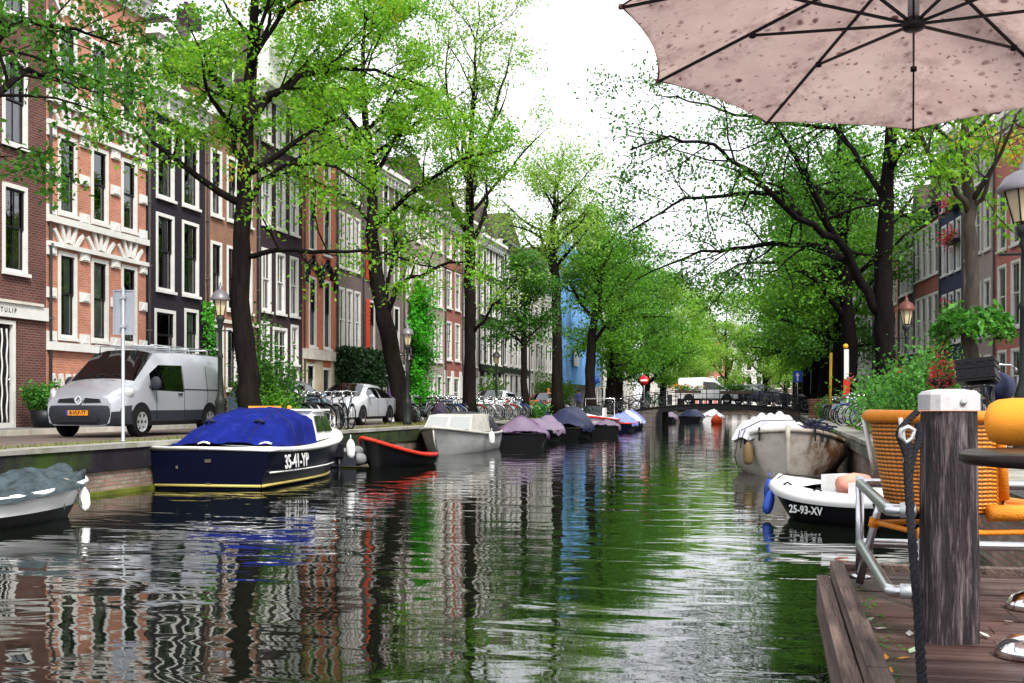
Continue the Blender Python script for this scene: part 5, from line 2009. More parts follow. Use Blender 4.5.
class Hull:
    def __init__(s, L, B, f0, fm, f1, trans=0.85, full=0.7, rake=0.5, draft=0.3, n=18, flare=0.88, tumble=0.0):
        s.L, s.B, s.f0, s.fm, s.f1, s.trans, s.full, s.rake, s.draft, s.n, s.flare, s.tumble = L, B, f0, fm, f1, trans, full, rake, draft, n, flare, tumble

    def beam(s, t):
        if t < 0.45:
            return s.B / 2 * (s.trans + (1 - s.trans) * math.sin(t / 0.45 * PI / 2))
        return s.B / 2 * max(0.0, math.cos((t - 0.45) / 0.55 * PI / 2)) ** s.full

    def sheer(s, t):
        a = s.f0 * (1 - t) * (1 - 2 * t) + 4 * s.fm * t * (1 - t) + s.f1 * t * (2 * t - 1)
        return a

    def pt(s, t, y, z):
        zs = s.sheer(t)
        return (s.L * t - s.rake * (1 - max(z, -s.draft) / zs) * t ** 4 if zs else s.L * t, y, z)

    def edge(s, t, side, inset=0.0, dz=0.0):
        return (s.L * t - inset * (t > 0.97), side * max(0.0, s.beam(t) - inset), s.sheer(t) + dz)

    def section(s, t):
        b, zs = s.beam(t), s.sheer(t)
        fl = s.flare - 0.25 * t ** 3
        return [(b, zs), (b * ((0.5 + 0.5 * fl) + s.tumble), zs * 0.5), (b * fl, 0.04), (b * fl * 0.8, -s.draft * 0.5), (0, -s.draft)]

    def hull_mb(s):
        b = MB()
        for side in (1, -1):
            rws = []
            for i in range(s.n + 1):
                t = i / s.n
                rws.append([s.pt(t, side * y, z) for y, z in s.section(t)])
            b.grid(rws)
        sec = s.section(0)
        ring = [s.pt(0, y, z) for y, z in sec] + [s.pt(0, -y, z) for y, z in reversed(sec[:-1])]
        k = b.add(ring, [])
        b.f.append(tuple(range(k, k + len(ring))))
        b.m.append(0)
        b.s.append(False)
        return b

    def build_hull(s, m, parent, name='hull'):
        return fix_normals(s.hull_mb().build(name, m, parent, angle=50))

    def rail(s, m, parent, r=0.035, name='gunwale', dz=0.0, out=0.01):
        b = MB()
        pts = [s.edge(i / s.n, 1, -out, dz) for i in range(s.n + 1)] + [s.edge(i / s.n, -1, -out, dz) for i in range(s.n, -1, -1)]
        b.tube(pts, r, 6, closed=True)
        return b.build(name, m, parent)

    def deck(s, m, parent, t0=0.0, t1=1.0, dz=0.0, crown=0.05, inset=0.0, name='deck'):
        b = MB()
        rws = []
        for i in range(13):
            t = t0 + (t1 - t0) * i / 12
            e = s.edge(t, 1, inset, dz)
            rws.append([(e[0], e[1] * q, e[2] + crown * (1 - q * q)) for q in (1, .6, .2, 0, -.2, -.6, -1)])
        b.grid(rws)
        return fix_normals(b.build(name, m, parent, angle=50))

    def interior(s, m, parent, t0=0.02, t1=0.9, depth=0.42):
        b = MB()
        for side in (1, -1):
            rws = []
            for i in range(13):
                t = t0 + (t1 - t0) * i / 12
                e = s.edge(t, side, 0.10)
                rws.append([s.edge(t, side, 0.0, 0.012), (e[0], e[1], e[2] + 0.012), (e[0], e[1] * 0.94, e[2] - depth), (e[0], 0, e[2] - depth - 0.02)])
            b.grid(rws)
        for t in (t0, t1):
            e = s.edge(t, 1, 0.10)
            b.add([(e[0], e[1], e[2]), (e[0], -e[1], e[2]), (e[0], -e[1] * .94, e[2] - depth), (e[0], e[1] * .94, e[2] - depth)], [(0, 1, 2, 3)])
        return b.build('interior', m, parent)

    def cover(s, m, parent, h, t0=0.0, t1=1.0, seed=1, wr=0.03, over=0.05, skirt=0.16, ridge=None, name='tarp', nt=26, ns=17, sharp=1.3):
        """a tarpaulin drawn over the boat: ridge height h above the sheer, sagging between supports, wrinkled, its skirt over the gunwale"""
        rng = random.Random(seed)
        ph = [rng.uniform(0, 6.28) for _ in range(8)]
        b = MB()
        rws = []
        for i in range(nt + 1):
            t = t0 + (t1 - t0) * i / nt
            e = s.edge(min(t, 0.995), 1, -over)
            q0 = i / nt
            hh = (h(q0) if callable(h) else h * (math.sin(PI * min(1, max(0, q0))) ** 0.5))
            row = []
            for j in range(-(ns // 2) - 2, ns // 2 + 3):
                u = max(-1, min(1, j / (ns // 2)))
                z = e[2] + hh * (1 - abs(u) ** sharp) + 0.02
                y = e[1] * u
                if abs(j) > ns // 2:
                    k = abs(j) - ns // 2
                    z = e[2] + 0.02 - skirt * k / 2 * (1 + 0.3 * math.sin(t * 23 + ph[0]))
                    y = e[1] * u + 0.012 * k * (1 if u > 0 else -1)
                w = wr * (math.sin(t * 31 + 5 * u + ph[1]) * 0.5 + math.sin(t * 17 - 9 * u + ph[2]) * 0.6 + math.sin(t * 53 + 13 * u + ph[3]) * 0.3 + math.sin(21 * u + t * 9 + ph[4]) * 0.4)
                row.append((e[0] + w * 0.3, y + w * 0.3 * u, z + w * (1 if abs(u) < 1 else 0.3)))
            rws.append(row)
        b.grid(rws)
        return fix_normals(b.build(name, m, parent, angle=75))


def tarp_mat(name, c, rough=0.55, var=0.15):
    return mat(name, c, rough, var=var, vscale=2.2, bump=0.5, bscale=5)


T_blue = mat('royal_blue_canvas', (0.004, 0.010, 0.125), 0.9, var=0.35, vscale=2.5, bump=0.9, bscale=4, spec=0.1, dirt=(0.02, 0.03, 0.14), dscale=5, dmin=0.55, dmax=0.8)
T_grey = mat('blue_grey_tarp', (0.032, 0.048, 0.055), 0.35, var=0.7, vscale=5, bump=1.0, bscale=7)
T_lilac = tarp_mat('lilac_tarp', (0.17, 0.125, 0.19), 0.5)
T_purple = tarp_mat('purple_tarp', (0.10, 0.04, 0.11), 0.5)
T_navy = tarp_mat('navy_tarp', (0.010, 0.013, 0.045), 0.5)
T_white = tarp_mat('white_tarp', (0.62, 0.62, 0.66), 0.45)
T_mblue = tarp_mat('mid_blue_tarp', (0.16, 0.2, 0.52), 0.5)
M_navyhull = mat('navy_hull', (0.002, 0.003, 0.012), 0.3, spec=0.10)
M_blackhull = mat('black_hull', (0.004, 0.004, 0.005), 0.4, spec=0.12)
M_gelcoat = mat('white_gelcoat', (0.74, 0.74, 0.72), 0.35, coat=0.3, var=0.06, dirt=(0.4, 0.38, 0.33), dscale=2, dmin=0.6, dmax=0.9)
M_gold = mat('gold_stripe', (0.42, 0.34, 0.10), 0.4)
M_greyhull = mat('grey_hull', (0.45, 0.45, 0.45), 0.45, var=0.1, dirt=(0.2, 0.19, 0.17), dscale=2, dmin=0.55, dmax=0.8)
M_rope = mat('old_rope', (0.30, 0.27, 0.22), 0.9)
M_fwhite = mat('white_fender', (0.75, 0.75, 0.75), 0.35)
M_fblue = mat('blue_fender', (0.02, 0.06, 0.32), 0.3)
M_varnish = mat('varnished_wood', (0.22, 0.09, 0.03), 0.3, var=0.3, vscale=3, stretch=(1, 6, 6), coat=0.4)


def fender(parent, loc, m=M_fwhite, r=0.10, L=0.42, tilt=(0, 0, 0)):
    b = MB()
    b.lathe([(0, L / 2 + .03), (.03, L / 2 + .02), (r * .7, L / 2 - .03), (r, L / 2 - .1), (r, -L / 2 + .1), (r * .7, -L / 2 + .03), (0, -L / 2)], seg=12)
    b.tube([(0, 0, L / 2), (0, 0, L / 2 + .12)], .010, 5)
    o = b.build('fender', m, parent)
    o.location = loc
    o.rotation_euler = tilt
    return o


# --- blue and white cabin boat, stern towards us
HX, HY = -10.12, 19.3
t = thing('cabin_boat', 'navy blue and white cabin boat with royal blue cockpit cover moored behind the sign pole', 'boat', (HX, HY, 0), R(90 + 4))
h = Hull(6.6, 2.5, 0.74, 0.72, 1.0, 0.92, 0.62, 0.7)
h.build_hull(M_navyhull, t)
h.rail(M_gelcoat, t, 0.05, 'rubbing_strake', 0.01)
h.deck(M_gelcoat, t, 0, 1, 0.02, 0.06)
b = MB()
for side in (1, -1):
    pts = []
    for i in range(15):
        tt = i / 14 * 0.97
        y = h.beam(tt) * (h.flare - 0.25 * tt ** 3) + 0.012
        pts.append((h.pt(tt, y * side, 0.07)[0], side * y, 0.07))
    b.tube(pts, 0.03, 5)
yb = h.beam(0) * h.flare
b.tube([(-0.012, -yb, 0.07), (-0.012, yb, 0.07)], 0.03, 5)
b.build('waterline_stripe', M_gold, t)
b = MB()
for side in (1, -1):
    b.tube([(h.L * q, side * (h.beam(q) * (1 - 0.06) + 0.012), h.sheer(q) * 0.42) for q in (0.03, 0.1, 0.2, 0.3, 0.4, 0.5, 0.6)], 0.016, 5)
b.build('hull_stripe', M_gelcoat, t)
# cockpit cover
b = MB()
rws = []
rng = random.Random(3)
for i, (x, zr, ye, zk) in enumerate([(0.62, .84, 1.06, .80), (0.66, .92, 1.05, .82), (1.0, 1.13, 1.04, .92), (1.5, 1.34, 1.02, 1.06), (1.95, 1.46, 1.00, 1.14), (2.4, 1.50, 1.0, 1.18), (2.9, 1.49, .99, 1.18), (3.25, 1.48, .98, 1.18)]):
    row = []
    for j in range(-9, 10):
        u = j / 9
        if abs(u) > 0.8:
            f = (abs(u) - 0.8) / 0.2
            y = (0.92 * (1 - f) + 1.0 * f) * ye
            z = zk * (1 - f) + (h.sheer(x / h.L) + 0.05) * f
        else:
            f = abs(u) / 0.8
            y = f * 0.92 * ye
            z = zr + (zk - zr) * f ** 3
        w = 0.02 * math.sin(x * 7 + 11 * u) + 0.014 * math.sin(19 * u - x * 5) + .03 * max(0, abs(u) - .45) * math.sin(x * 13 + 4 * u)
        row.append((x + rng.uniform(-.01, .01), math.copysign(y, u), z + w))
    rws.append(row)
b.grid(rws)
cover_rows = rws
cov = fix_normals(b.build('cockpit_cover', T_blue, t, angle=70))
for j in (5, 13):
    b = MB()
    b.tube([(r_[j][0], r_[j][1], r_[j][2] + .004) for r_ in cover_rows], .008, 5)
    b.build('seam', T_navy, cov)
b = MB()
b.tube([(p[0], p[1], p[2] + .004) for p in cover_rows[4]], .008, 5)
b.build('seam', T_navy, cov)
b = MB()
for y in (-.5, .5):
    b.tube([(1.25, y - .1, 1.20), (1.20, y - .04, 1.25), (1.20, y + .04, 1.25), (1.25, y + .1, 1.20)], .035, 6)
b.build('vent_pocket', T_navy, t)
# cabin
b = MB()
x0, x1 = 3.26, 4.75
V = [(x0, -.98, .80), (x0, .98, .80), (x0, .84, 1.42), (x0, -.84, 1.42), (x1 + .35, -.82, .86), (x1 + .35, .82, .86), (x1 - .35, .72, 1.39), (x1 - .35, -.72, 1.39)]
b.add(V, [(0, 1, 2, 3), (4, 7, 6, 5), (3, 2, 6, 7), (0, 3, 7, 4), (1, 5, 6, 2)])
b.build('cabin', M_gelcoat, t)
b = MB()
b.box(3.2, 4.5, -.86, .86, 1.425, 1.465)
b.build('cabin_roof', M_gelcoat, t)
for side in (1, -1):
    for (xa, xb_, xc, xd) in ((3.40, 3.92, 3.90, 3.42), (4.02, 4.72, 4.45, 4.00)):
        w = MB()
        def py(x, z):
            f = (x - x0) / (x1 - x0)
            lo, hi = .98 * (1 - f) + .86 * f, .84 * (1 - f) + .74 * f
            return side * (lo + (hi - lo) * (z - .80) / .62 + .006)
        za, zb = .98, 1.32
        q = [(xa, py(xa, za), za), (xb_, py(xb_, za), za), (xc, py(xc, zb), zb), (xd, py(xd, zb), zb)]
        w.add(q + [(p[0], p[1] + side * .012, p[2]) for p in q], [(4, 5, 6, 7), (0, 1, 5, 4), (1, 2, 6, 5), (2, 3, 7, 6), (3, 0, 4, 7)])
        w.build('side_window', M_carglass, t)
b = MB()
b.add([(x1 + .30, -.70, .95), (x1 + .30, .70, .95), (x1 - .28, .62, 1.34), (x1 - .28, -.62, 1.34)], [(0, 1, 2, 3)])
for v in range(4):
    p = b.v[v]
    b.v[v] = (p[0] + .02, p[1], p[2] + .02)
b.build('windscreen', M_carglass, t)
b = MB()
b.lathe([(0, 0), (.05, 0), (.05, .06), (0, .08)], (3.45, -.3, 1.465), 8)
b.box(3.3, 3.5, -.1, .55, 1.467, 1.53)
b.build('roof_fitting', mat('orange_plastic', (0.7, 0.25, 0.03), 0.4), t)
b = MB()
pts = [h.edge(q, 1, 0.12, 0.0) for q in (.76, .84, .92, .98)]
pts2 = [h.edge(q, -1, 0.12, 0.0) for q in (.98, .92, .84, .76)]
allp = [(p[0] - .05, p[1], p[2] + .42) for p in pts + pts2]
b.tube(allp, .016, 6)
for p in pts + pts2:
    b.tube([(p[0] - .05, p[1], p[2] + .03), (p[0] - .05, p[1], p[2] + .42)], .012, 5)
b.build('bow_rail', M_chrome, t)
text_mesh('registration', '35-41-YP', 0.36, M_gelcoat, t, (1.3, -(h.beam(0.34) * 0.985 + 0.012), 0.47), (R(87), 0, 0), 0.003)
b = MB()
b.box(-.03, -.002, -.06, .06, .50, .56)
b.box(-.03, -.002, -.07, .05, .06, .12)
b.box(-.03, -.002, .58, .62, .38, .44)
b.build('stern_fitting', M_chrome, t)
for y in (-1.0, .2):
    b = MB()
    b.tube([(.25, y - .12, .84), (.25, y, .87), (.25, y + .12, .84)], .02, 6)
    b.build('cleat', M_chrome, t)
b = MB()
b.box(5.3, 5.9, -.25, .25, 1.0, 1.05)
b.build('hatch', M_carglass, t)
fender(t, (5.0, -1.18, .55))

# --- small boat under a crumpled tarp at the frame edge
t = thing('small_boat', 'small white boat under a crumpled blue grey tarp, moored nearest on the house side', 'boat', (-10.47, 10.5, 0), R(78))
h = Hull(4.2, 1.6, 0.40, 0.38, 0.5, 0.85, 0.6, 0.3, draft=0.2)
h.build_hull(mat('two_tone_hull', (0.02, 0.02, 0.022), 0.4), t)
b = MB()
for side in (1, -1):
    rws = []
    for i in range(19):
        q = i / 18
        zs, bm = h.sheer(q), h.beam(q)
        fl = h.flare - .25 * q ** 3
        rws.append([(h.pt(q, 0, zs)[0] + .012 * (q > .9), side * (bm + .012), zs), (h.pt(q, 0, zs * .42)[0] + .012 * (q > .9), side * (bm * (.58 + .42 * fl) + .014), zs * .42)])
    b.grid(rws)
fix_normals(b.build('white_strake', M_gelcoat, t, angle=60))
h.rail(M_gelcoat, t, 0.04, 'gunwale', 0.01)
h.cover(T_grey, t, lambda q: 0.13 + 0.06 * math.sin(q * 9), 0.0, 0.93, seed=7, wr=0.065, skirt=0.05, sharp=2.2, nt=56, ns=33)
fender(t, h.edge(.90, -1, -.06, -.22), M_fwhite, .075, .34, (R(-25), R(20), 0))
b = MB()
e = h.edge(.87, -1, -.02, .05)
b.tube([(e[0] - .1, .1, .62), (e[0] - .05, e[1], e[2]), (e[0], e[1] - .06, .18)], .012, 5)
b.tube([(e[0] - .3, .1, .62), (e[0] - .25, e[1], e[2]), (e[0] - .28, e[1] - .03, .15)], .012, 5)
b.build('mooring_rope', M_rope, t)
b = MB()
b.tube([(1.8, .5, .6), (1.75, .5, .95)], .025, 6)
b.build('post', M_fwhite, t)

# --- grey rubber dinghy behind the cabin boat
t = thing('rubber_dinghy', 'small grey rubber dinghy heaped with rope behind the blue cabin boat bow', 'dinghy', (-10.45, 26.7, 0), R(98))
t.scale = (.8, .8, .8)
b = MB()
pts = [(0, -.55, .28), (1.2, -.58, .28), (1.9, -.45, .32), (2.4, 0, .42), (1.9, .45, .32), (1.2, .58, .28), (0, .55, .28)]
b.tube(pts, [.17, .21, .2, .18, .2, .21, .17], 10)
b.build('tube', mat('grey_rubber', (0.20, 0.20, 0.21), 0.55, var=0.2), t)
b = MB()
b.box(.1, 1.9, -.5, .5, .05, .12)
b.box(-.02, .06, -.5, .5, .05, .5)
b.build('floor', M_trim, t)
b = MB()
b.box(-.22, -.02, -.12, .12, .35, .75)
b.tube([(-.12, 0, .35), (-.15, 0, -.3)], .05, 6)
b.build('outboard', M_black, t)
b = MB()
for k in range(4):
    b.tube([(1.1 + .25 * math.cos(a), .2 * math.sin(a), .22 + .04 * k) for a in [2 * PI * q / 10 for q in range(11)]], .025, 5)
b.build('rope_coil', M_rope, t)

# --- black sloop with red gunwale, bow towards the quay and us
t = thing('wooden_sloop', 'small open black boat with bright red gunwale and high bow', 'boat', (-9.15, 29.3, 0), R(253))
h = Hull(2.6, 1.25, 0.26, 0.35, 0.74, 0.75, 0.7, 0.35, draft=0.2)
h.build_hull(M_blackhull, t)
h.rail(M_red, t, 0.05, 'gunwale', 0.0, 0.02)
h.interior(mat('dark_varnish', (0.006, 0.004, 0.004), 0.5), t, 0.03, 0.86, 0.24)
h.deck(M_blackhull, t, 0.84, 1.0, 0.01, 0.03, name='foredeck')
b = MB()
for x in (.6, 1.3, 2.0):
    q = x / 2.6
    b.box(x - .14, x + .14, -h.beam(q) + .1, h.beam(q) - .1, h.sheer(q) - .12, h.sheer(q) - .08)
b.build('bench', MATS['dark_varnish'], t)

# --- pale cabin launch facing us
M_agedgel = mat('aged_gelcoat', (0.44, 0.43, 0.39), 0.5, var=0.12, dirt=(0.2, 0.19, 0.16), dscale=2.5, dmin=0.5, dmax=0.8)
t = thing('cabin_launch', 'pale grey launch with raised windscreen facing us and black hood behind it', 'boat', (-10.4, 39.9, 0), R(-88))
h = Hull(6.2, 2.05, 0.62, 0.62, 0.86, 0.9, 0.55, 0.7)
h.build_hull(M_greyhull, t)
h.rail(M_agedgel, t, 0.05, 'gunwale', 0.0)
h.deck(M_agedgel, t, 0.0, 1.0, 0.01, 0.08)
b = MB()
V = [(4.5, -.80, .72), (4.5, .80, .72), (3.9, .72, 1.22), (3.9, -.72, 1.22), (2.2, -.95, .66), (2.2, .95, .66), (2.2, .85, 1.25), (2.2, -.85, 1.25)]
b.add(V, [(0, 1, 2, 3), (0, 3, 7, 4), (1, 5, 6, 2), (3, 2, 6, 7), (4, 7, 6, 5)])
b.build('cabin', M_agedgel, t)
for (ya, yc) in ((-.74, -.05), (.05, .74)):
    b = MB()
    b.add([(4.44 + .03, ya * .98, .78), (4.44 + .03, yc * .98, .78), (3.96 + .03, yc * .9, 1.18), (3.96 + .03, ya * .9, 1.18)], [(0, 1, 2, 3)])
    b.build('windscreen', mat('pale_misted_glass', (0.28, 0.29, 0.29), 0.2, coat=0.5), t)  # opaque panes of one pale grey
b = MB()
rws = []
for x, z, y in ((2.25, 1.27, .88), (1.9, 1.34, .92), (1.2, 1.22, .95), (.6, .9, .95), (.35, .66, .95)):
    rws.append([(x, y * math.sin(a), .64 + (z - .64) * max(0, math.cos(a)) ** .5) for a in [-PI / 2 + PI * k / 10 for k in range(11)]])
b.grid(rws)
fix_normals(b.build('hood', M_trim, t, angle=60))
b = MB()
b.tube([(6.2, 0, .86), (6.05, 0, .4), (5.6, 0, -.1)], .03, 6)
b.build('stem_band', M_agedgel, t)
fender(t, (3.2, 1.2, .45))


def tarp_boat(label, loc, rz, L, B, hullm, tarpm, hfun, seed, rail=None, fr=(0.5, 0.5, 0.75), group=None, t0=0.02, t1=0.97, second=None, sharp=1.3, wr=0.035):
    t = thing('moored_boat', label, 'boat', loc, rz, group)
    h = Hull(L, B, *fr)
    h.build_hull(hullm, t)
    h.rail(rail or hullm, t, 0.045, 'gunwale', 0.0)
    h.deck(M_trim, t, 0.0, 1.0, -0.02, 0.02)
    h.cover(tarpm, t, hfun, t0, t1, seed, wr=wr, sharp=sharp)
    if second:
        h.cover(second, t, lambda q: (hfun(q) + 0.03) if q < .9 else 0.05, t0, t0 + (t1 - t0) * 0.45, seed + 5, name='second_tarp', skirt=0.1, sharp=sharp)
    b = MB()
    b.tube([(L - .1, 0, fr[2]), (L + .5, .8, .8), (L + .8, 1.3, .86)], .014, 5)
    b.build('mooring_rope', M_rope, t)
    return t


pk = lambda n, hgt, ends=0.08: (lambda q: ends + (hgt - ends) * (0.62 + 0.38 * abs(math.sin(q * PI * n))) * min(1, q * 7, (1 - q) * 7))
tarp_boat('black boat tented under a peaked lilac and purple tarp beside the pale launch', (-8.95, 40.6, 0), R(90 + 12), 4.6, 2.0, M_blackhull, T_purple, pk(2.5, .6), 11, second=T_lilac)
tarp_boat('low dark boat under a grey lilac tarp past the purple one', (-9.7, 46.2, 0), R(90), 4.3, 1.8, M_blackhull, T_lilac, pk(2, .5), 12)
tarp_boat('dark boat under a high arched navy cover in the moored row', (-9.5, 51.4, 0), R(90), 5.2, 2.2, M_blackhull, T_navy, pk(1, .95, .2), 13, sharp=1.8)
t = thing('white_motorboat', 'white motorboat with red stripe and steering console in the far moored row', 'boat', (-9.3, 62.8, 0), R(-90))
h = Hull(5.2, 2.2, 0.8, 0.8, 1.0, 0.9, 0.6, 0.6)
h.build_hull(M_gelcoat, t)
h.rail(M_red, t, 0.06, 'gunwale', -0.03)
h.deck(M_gelcoat, t, 0, 1, 0.02, 0.1)
b = MB()
b.prism([(2.2, .85), (3.5, .9), (3.0, 1.35), (2.2, 1.4)], -.6, .6, 'xz')
b.build('console', M_gelcoat, t)
b = MB()
b.add([(3.42, -.55, .98), (3.42, .55, .98), (3.05, .5, 1.5), (3.05, -.5, 1.5)], [(0, 1, 2, 3)])
b.build('windscreen', M_carglass, t)
b = MB()
b.tube([(.6, -.8, .82), (.6, -.8, 1.9), (.6, .8, 1.9), (.6, .8, .82)], .03, 6)
b.build('stern_arch', M_chrome, t)
b = MB()
b.box(-.35, 0, -.18, .18, .5, 1.15)
b.build('outboard', M_black, t)
tarp_boat('boat with mid blue tarp and red gunwale before the bridge', (-9.0, 66.2, 0), R(90), 4.8, 2.0, M_navyhull, T_mblue, pk(1.5, .55), 15, rail=M_red)
tarp_boat('small boat with a white and blue cover close to the bridge abutment', (-9.2, 72.6, 0), R(90), 4.4, 1.9, M_navyhull, T_mblue, pk(1, .7), 16, second=T_white)
tarp_boat('flat dark boat between the high navy cover and white motorboat', (-8.2, 56.0, 0), R(96), 3.2, 1.5, M_blackhull, T_lilac, pk(1, .18), 17)
# boats seen through and beyond the bridge
tarp_boat('white boat with blue cover seen under the bridge nearest its pile', (-9.4, 90, 0), R(92), 5.5, 2.2, M_gelcoat, T_navy, pk(1, .6), 18)
tarp_boat('dark boat with grey cover under the bridge, second in line', (-9.3, 97.5, 0), R(90), 5.5, 2.2, M_blackhull, T_lilac, pk(2, .6), 19)
tarp_boat('black covered boat in the middle under the bridge', (-7.4, 103, 0), R(90), 6, 2.3, M_blackhull, T_navy, pk(1, .8), 20)
tarp_boat('white covered boat under the bridge right of the orange buoy', (-5.8, 108, 0), R(90), 5.5, 2.2, M_gelcoat, T_white, pk(1.5, .6), 21)
tarp_boat('dark boat at the near bank side under the bridge', (0.2, 101, 0), R(90), 5.5, 2.2, M_blackhull, T_grey, pk(1, .6), 22)
t = thing('mooring_buoy', 'round orange red buoy floating under the bridge', 'buoy', (-4.7, 96, 0.1))
b = MB()
b.lathe([(0, -.4), (.3, -.3), (.45, 0), (.42, .3), (.28, .5), (.1, .6), (.08, .7), (0, .72)], seg=16)
b.build('float', mat('orange_buoy', (0.75, 0.07, 0.02), 0.4), t)
b = MB()
b.tube([(.1 * math.cos(a), 0, .78 + .1 * math.sin(a)) for a in [2 * PI * k / 10 for k in range(11)]], .02, 5)
b.build('ring', M_steel, t)

# --- bluff rusty steel sloop, bow on
M_rusty = mat('weathered_grey_steel', (0.62, 0.57, 0.49), 0.6, var=0.22, vscale=2.2, bump=0.25, bscale=14, dirt=(0.13, 0.06, 0.03), dscale=2.2, dmin=0.44, dmax=0.76, stretch=(1, 1, 1.3))
_n, _l = nodes_of(M_rusty)                # the rust has spread over one bow much more than over the other
_tc = [q for q in _n if q.type == 'TEX_COORD'][0]
_sp = _n.new('ShaderNodeSeparateXYZ')
_l.new(_tc.outputs['Object'], _sp.inputs[0])
_mr = _n.new('ShaderNodeMapRange')
_mr.inputs[1].default_value, _mr.inputs[2].default_value, _mr.inputs[3].default_value, _mr.inputs[4].default_value = -0.4, 0.9, -0.14, 0.20
_l.new(_sp.outputs[1], _mr.inputs[0])
_dm = [q for q in _n if q.type == 'MAP_RANGE' and q is not _mr][0]
_src = _dm.inputs[0].links[0].from_socket
_ad = _n.new('ShaderNodeMath')
_l.new(_src, _ad.inputs[0])
_l.new(_mr.outputs[0], _ad.inputs[1])
_l.new(_ad.outputs[0], _dm.inputs[0])
t = thing('steel_sloop', 'bluff grey steel sloop streaked with rust, bow on, white tarp heaped on its deck', 'boat', (0.38, 31.4, 0), R(-91))
h = Hull(6.4, 2.5, 0.85, 0.72, 1.06, 0.6, 0.34, 0.25, draft=0.3, flare=0.93, n=26, tumble=0.13)
h.build_hull(M_rusty, t)
h.rail(M_rusty, t, 0.05, 'rubbing_band', -0.03, 0.015)
h.deck(M_greyhull, t, 0.0, 1.0, -0.08, 0.04)
b = MB()
b.tube([(6.44, 0, 1.12), (6.43, 0, .7), (6.34, 0, .2), (6.2, 0, -.1)], [.05, .05, .045, .04], 8)
b.build('stem_post', M_rusty, t)
b = MB()
for y, q in ((.95, .90), (-.62, .965), (-1.02, .86), (.55, .972), (.80, .94)):
    e = h.edge(q, 1 if y > 0 else -1, -.03, 0)
    b.box(e[0] - .03, e[0] + .03, e[1] - .02, e[1] + .02, e[2] - .24, e[2] + .05)
b.build('cleat', M_darkmetal, t)
# heaped tarp
rng = random.Random(17)
b = MB()
rws = []
ph = [rng.uniform(0, 6) for _ in range(6)]
for i in range(29):
    u = i / 28
    row = []
    for j in range(29):
        v = j / 28
        x = 2.4 + 3.55 * u
        y = .42 - 1.62 * v
        e = math.sin(PI * u) ** .5 * math.sin(PI * v) ** .45
        z = .92 + .36 * e + .10 * e * (math.sin(7 * u + ph[0]) * math.sin(9 * v + ph[1])) + .06 * e * math.sin(17 * u + 13 * v + ph[2]) + .035 * math.sin(31 * v - 21 * u + ph[3]) - .10 * (1 - e)
        row.append((x, y, z))
    rws.append(row)
b.grid(rws)
fix_normals(b.build('tarp', T_white, t, angle=80))
b = MB()
b.tube([(5.9, -1.0, 1.0), (5.6, -.6, 1.2), (5.2, .2, 1.22), (5.0, .6, 1.02)], .011, 6)
b.tube([(6.1, -.9, 1.02), (6.24, -.98, .8), (6.1, -1.0, .62)], .011, 6)
b.tube([(6.0, -1.02, 1.0), (6.15, -1.12, .45), (5.9, -1.08, .25)], .011, 6)
b.build('rope', M_darkmetal, t)
b = MB()
for k in range(26):
    a = rng.uniform(0, 6)
    p = (4.9 + rng.uniform(-.45, .45), .62 + rng.uniform(-.25, .25), 1.02 + rng.uniform(-.06, .16))
    b.tube([p, (p[0] + .25 * math.cos(a), p[1] + .25 * math.sin(a), p[2] + rng.uniform(-.08, .1))], .022, 5)
b.build('gear', T_navy, t)
fender(t, h.edge(.93, -1, -.12, -.5), mat('tan_fender', (0.25, 0.17, 0.08), 0.6), .11, .48)

# --- black and white dinghy next to the terrace
t = thing('small_motorboat', 'white decked motorboat with black hull and blue fenders beside the wooden terrace', 'boat', (1.62, 15.3, 0), R(90 + 46))
h = Hull(2.2, 1.4, 0.34, 0.34, 0.46, 0.86, 0.55, 0.35, draft=0.2, n=22)
h.build_hull(M_blackhull, t)
b = MB()
for side in (1, -1):
    rws = []
    for i in range(23):
        q = i / 22
        e = h.edge(q, side, -0.02)
        rws.append([(e[0] + .02 * (q > .95), e[1], e[2] - .07), (e[0] + .025 * (q > .95), e[1] + side * .02, e[2] - .02), (e[0], e[1], e[2] + .05), (e[0] - .05, e[1] - side * .10, e[2] + .09), (e[0] - .06, e[1] - side * .26 if abs(e[1]) > .26 else 0, e[2] + .085)])
    b.grid(rws)
fix_normals(b.build('deck_moulding', M_gelcoat, t, angle=60))
h.deck(M_gelcoat, t, 0.62, 1.0, 0.06, 0.06, 0.02, name='foredeck')
h.deck(mat('light_grey_floor', (0.5, 0.5, 0.5), 0.6), t, 0.02, 0.64, -0.02, 0.0, 0.1, name='cockpit_floor')
b = MB()
b.box(.25, .5, -.5, .5, .30, .55)
b.build('seat', M_gelcoat, t)
b = MB()
b.box(.95, 1.2, -.22, .22, .30, .62)
b.build('console', M_gelcoat, t)
b = MB()
b.lathe([(0, -.26), (.11, -.24), (.14, 0), (.11, .24), (0, .26)], (.75, .1, .52), 12, 'y')
b.build('cushion', mat('salmon_cushion', (0.6, 0.25, 0.18), 0.7), t)
b = MB()
for q, s in ((.70, 1), (.42, 1), (.72, -1)):
    e = h.edge(q, s, .10, .10)
    b.tube([(e[0] - .07, e[1], e[2]), (e[0], e[1], e[2] + .03), (e[0] + .07, e[1], e[2])], .014, 5)
e = h.edge(.9, 1, .12, .1)
b.tube([(e[0], e[1] + .25, e[2] - .35), (e[0], e[1], e[2]), (e[0] + .1, 0, e[2] + .04), (e[0] - .5, -.3, e[2] + .02)], .012, 5)
b.build('cleat', M_black, t)
fender(t, h.edge(.985, 1, -.04, -.14), M_fblue, .075, .32)
fender(t, h.edge(.86, 1, -.08, -.22), M_fblue, .075, .32, (R(18), 0, 0))
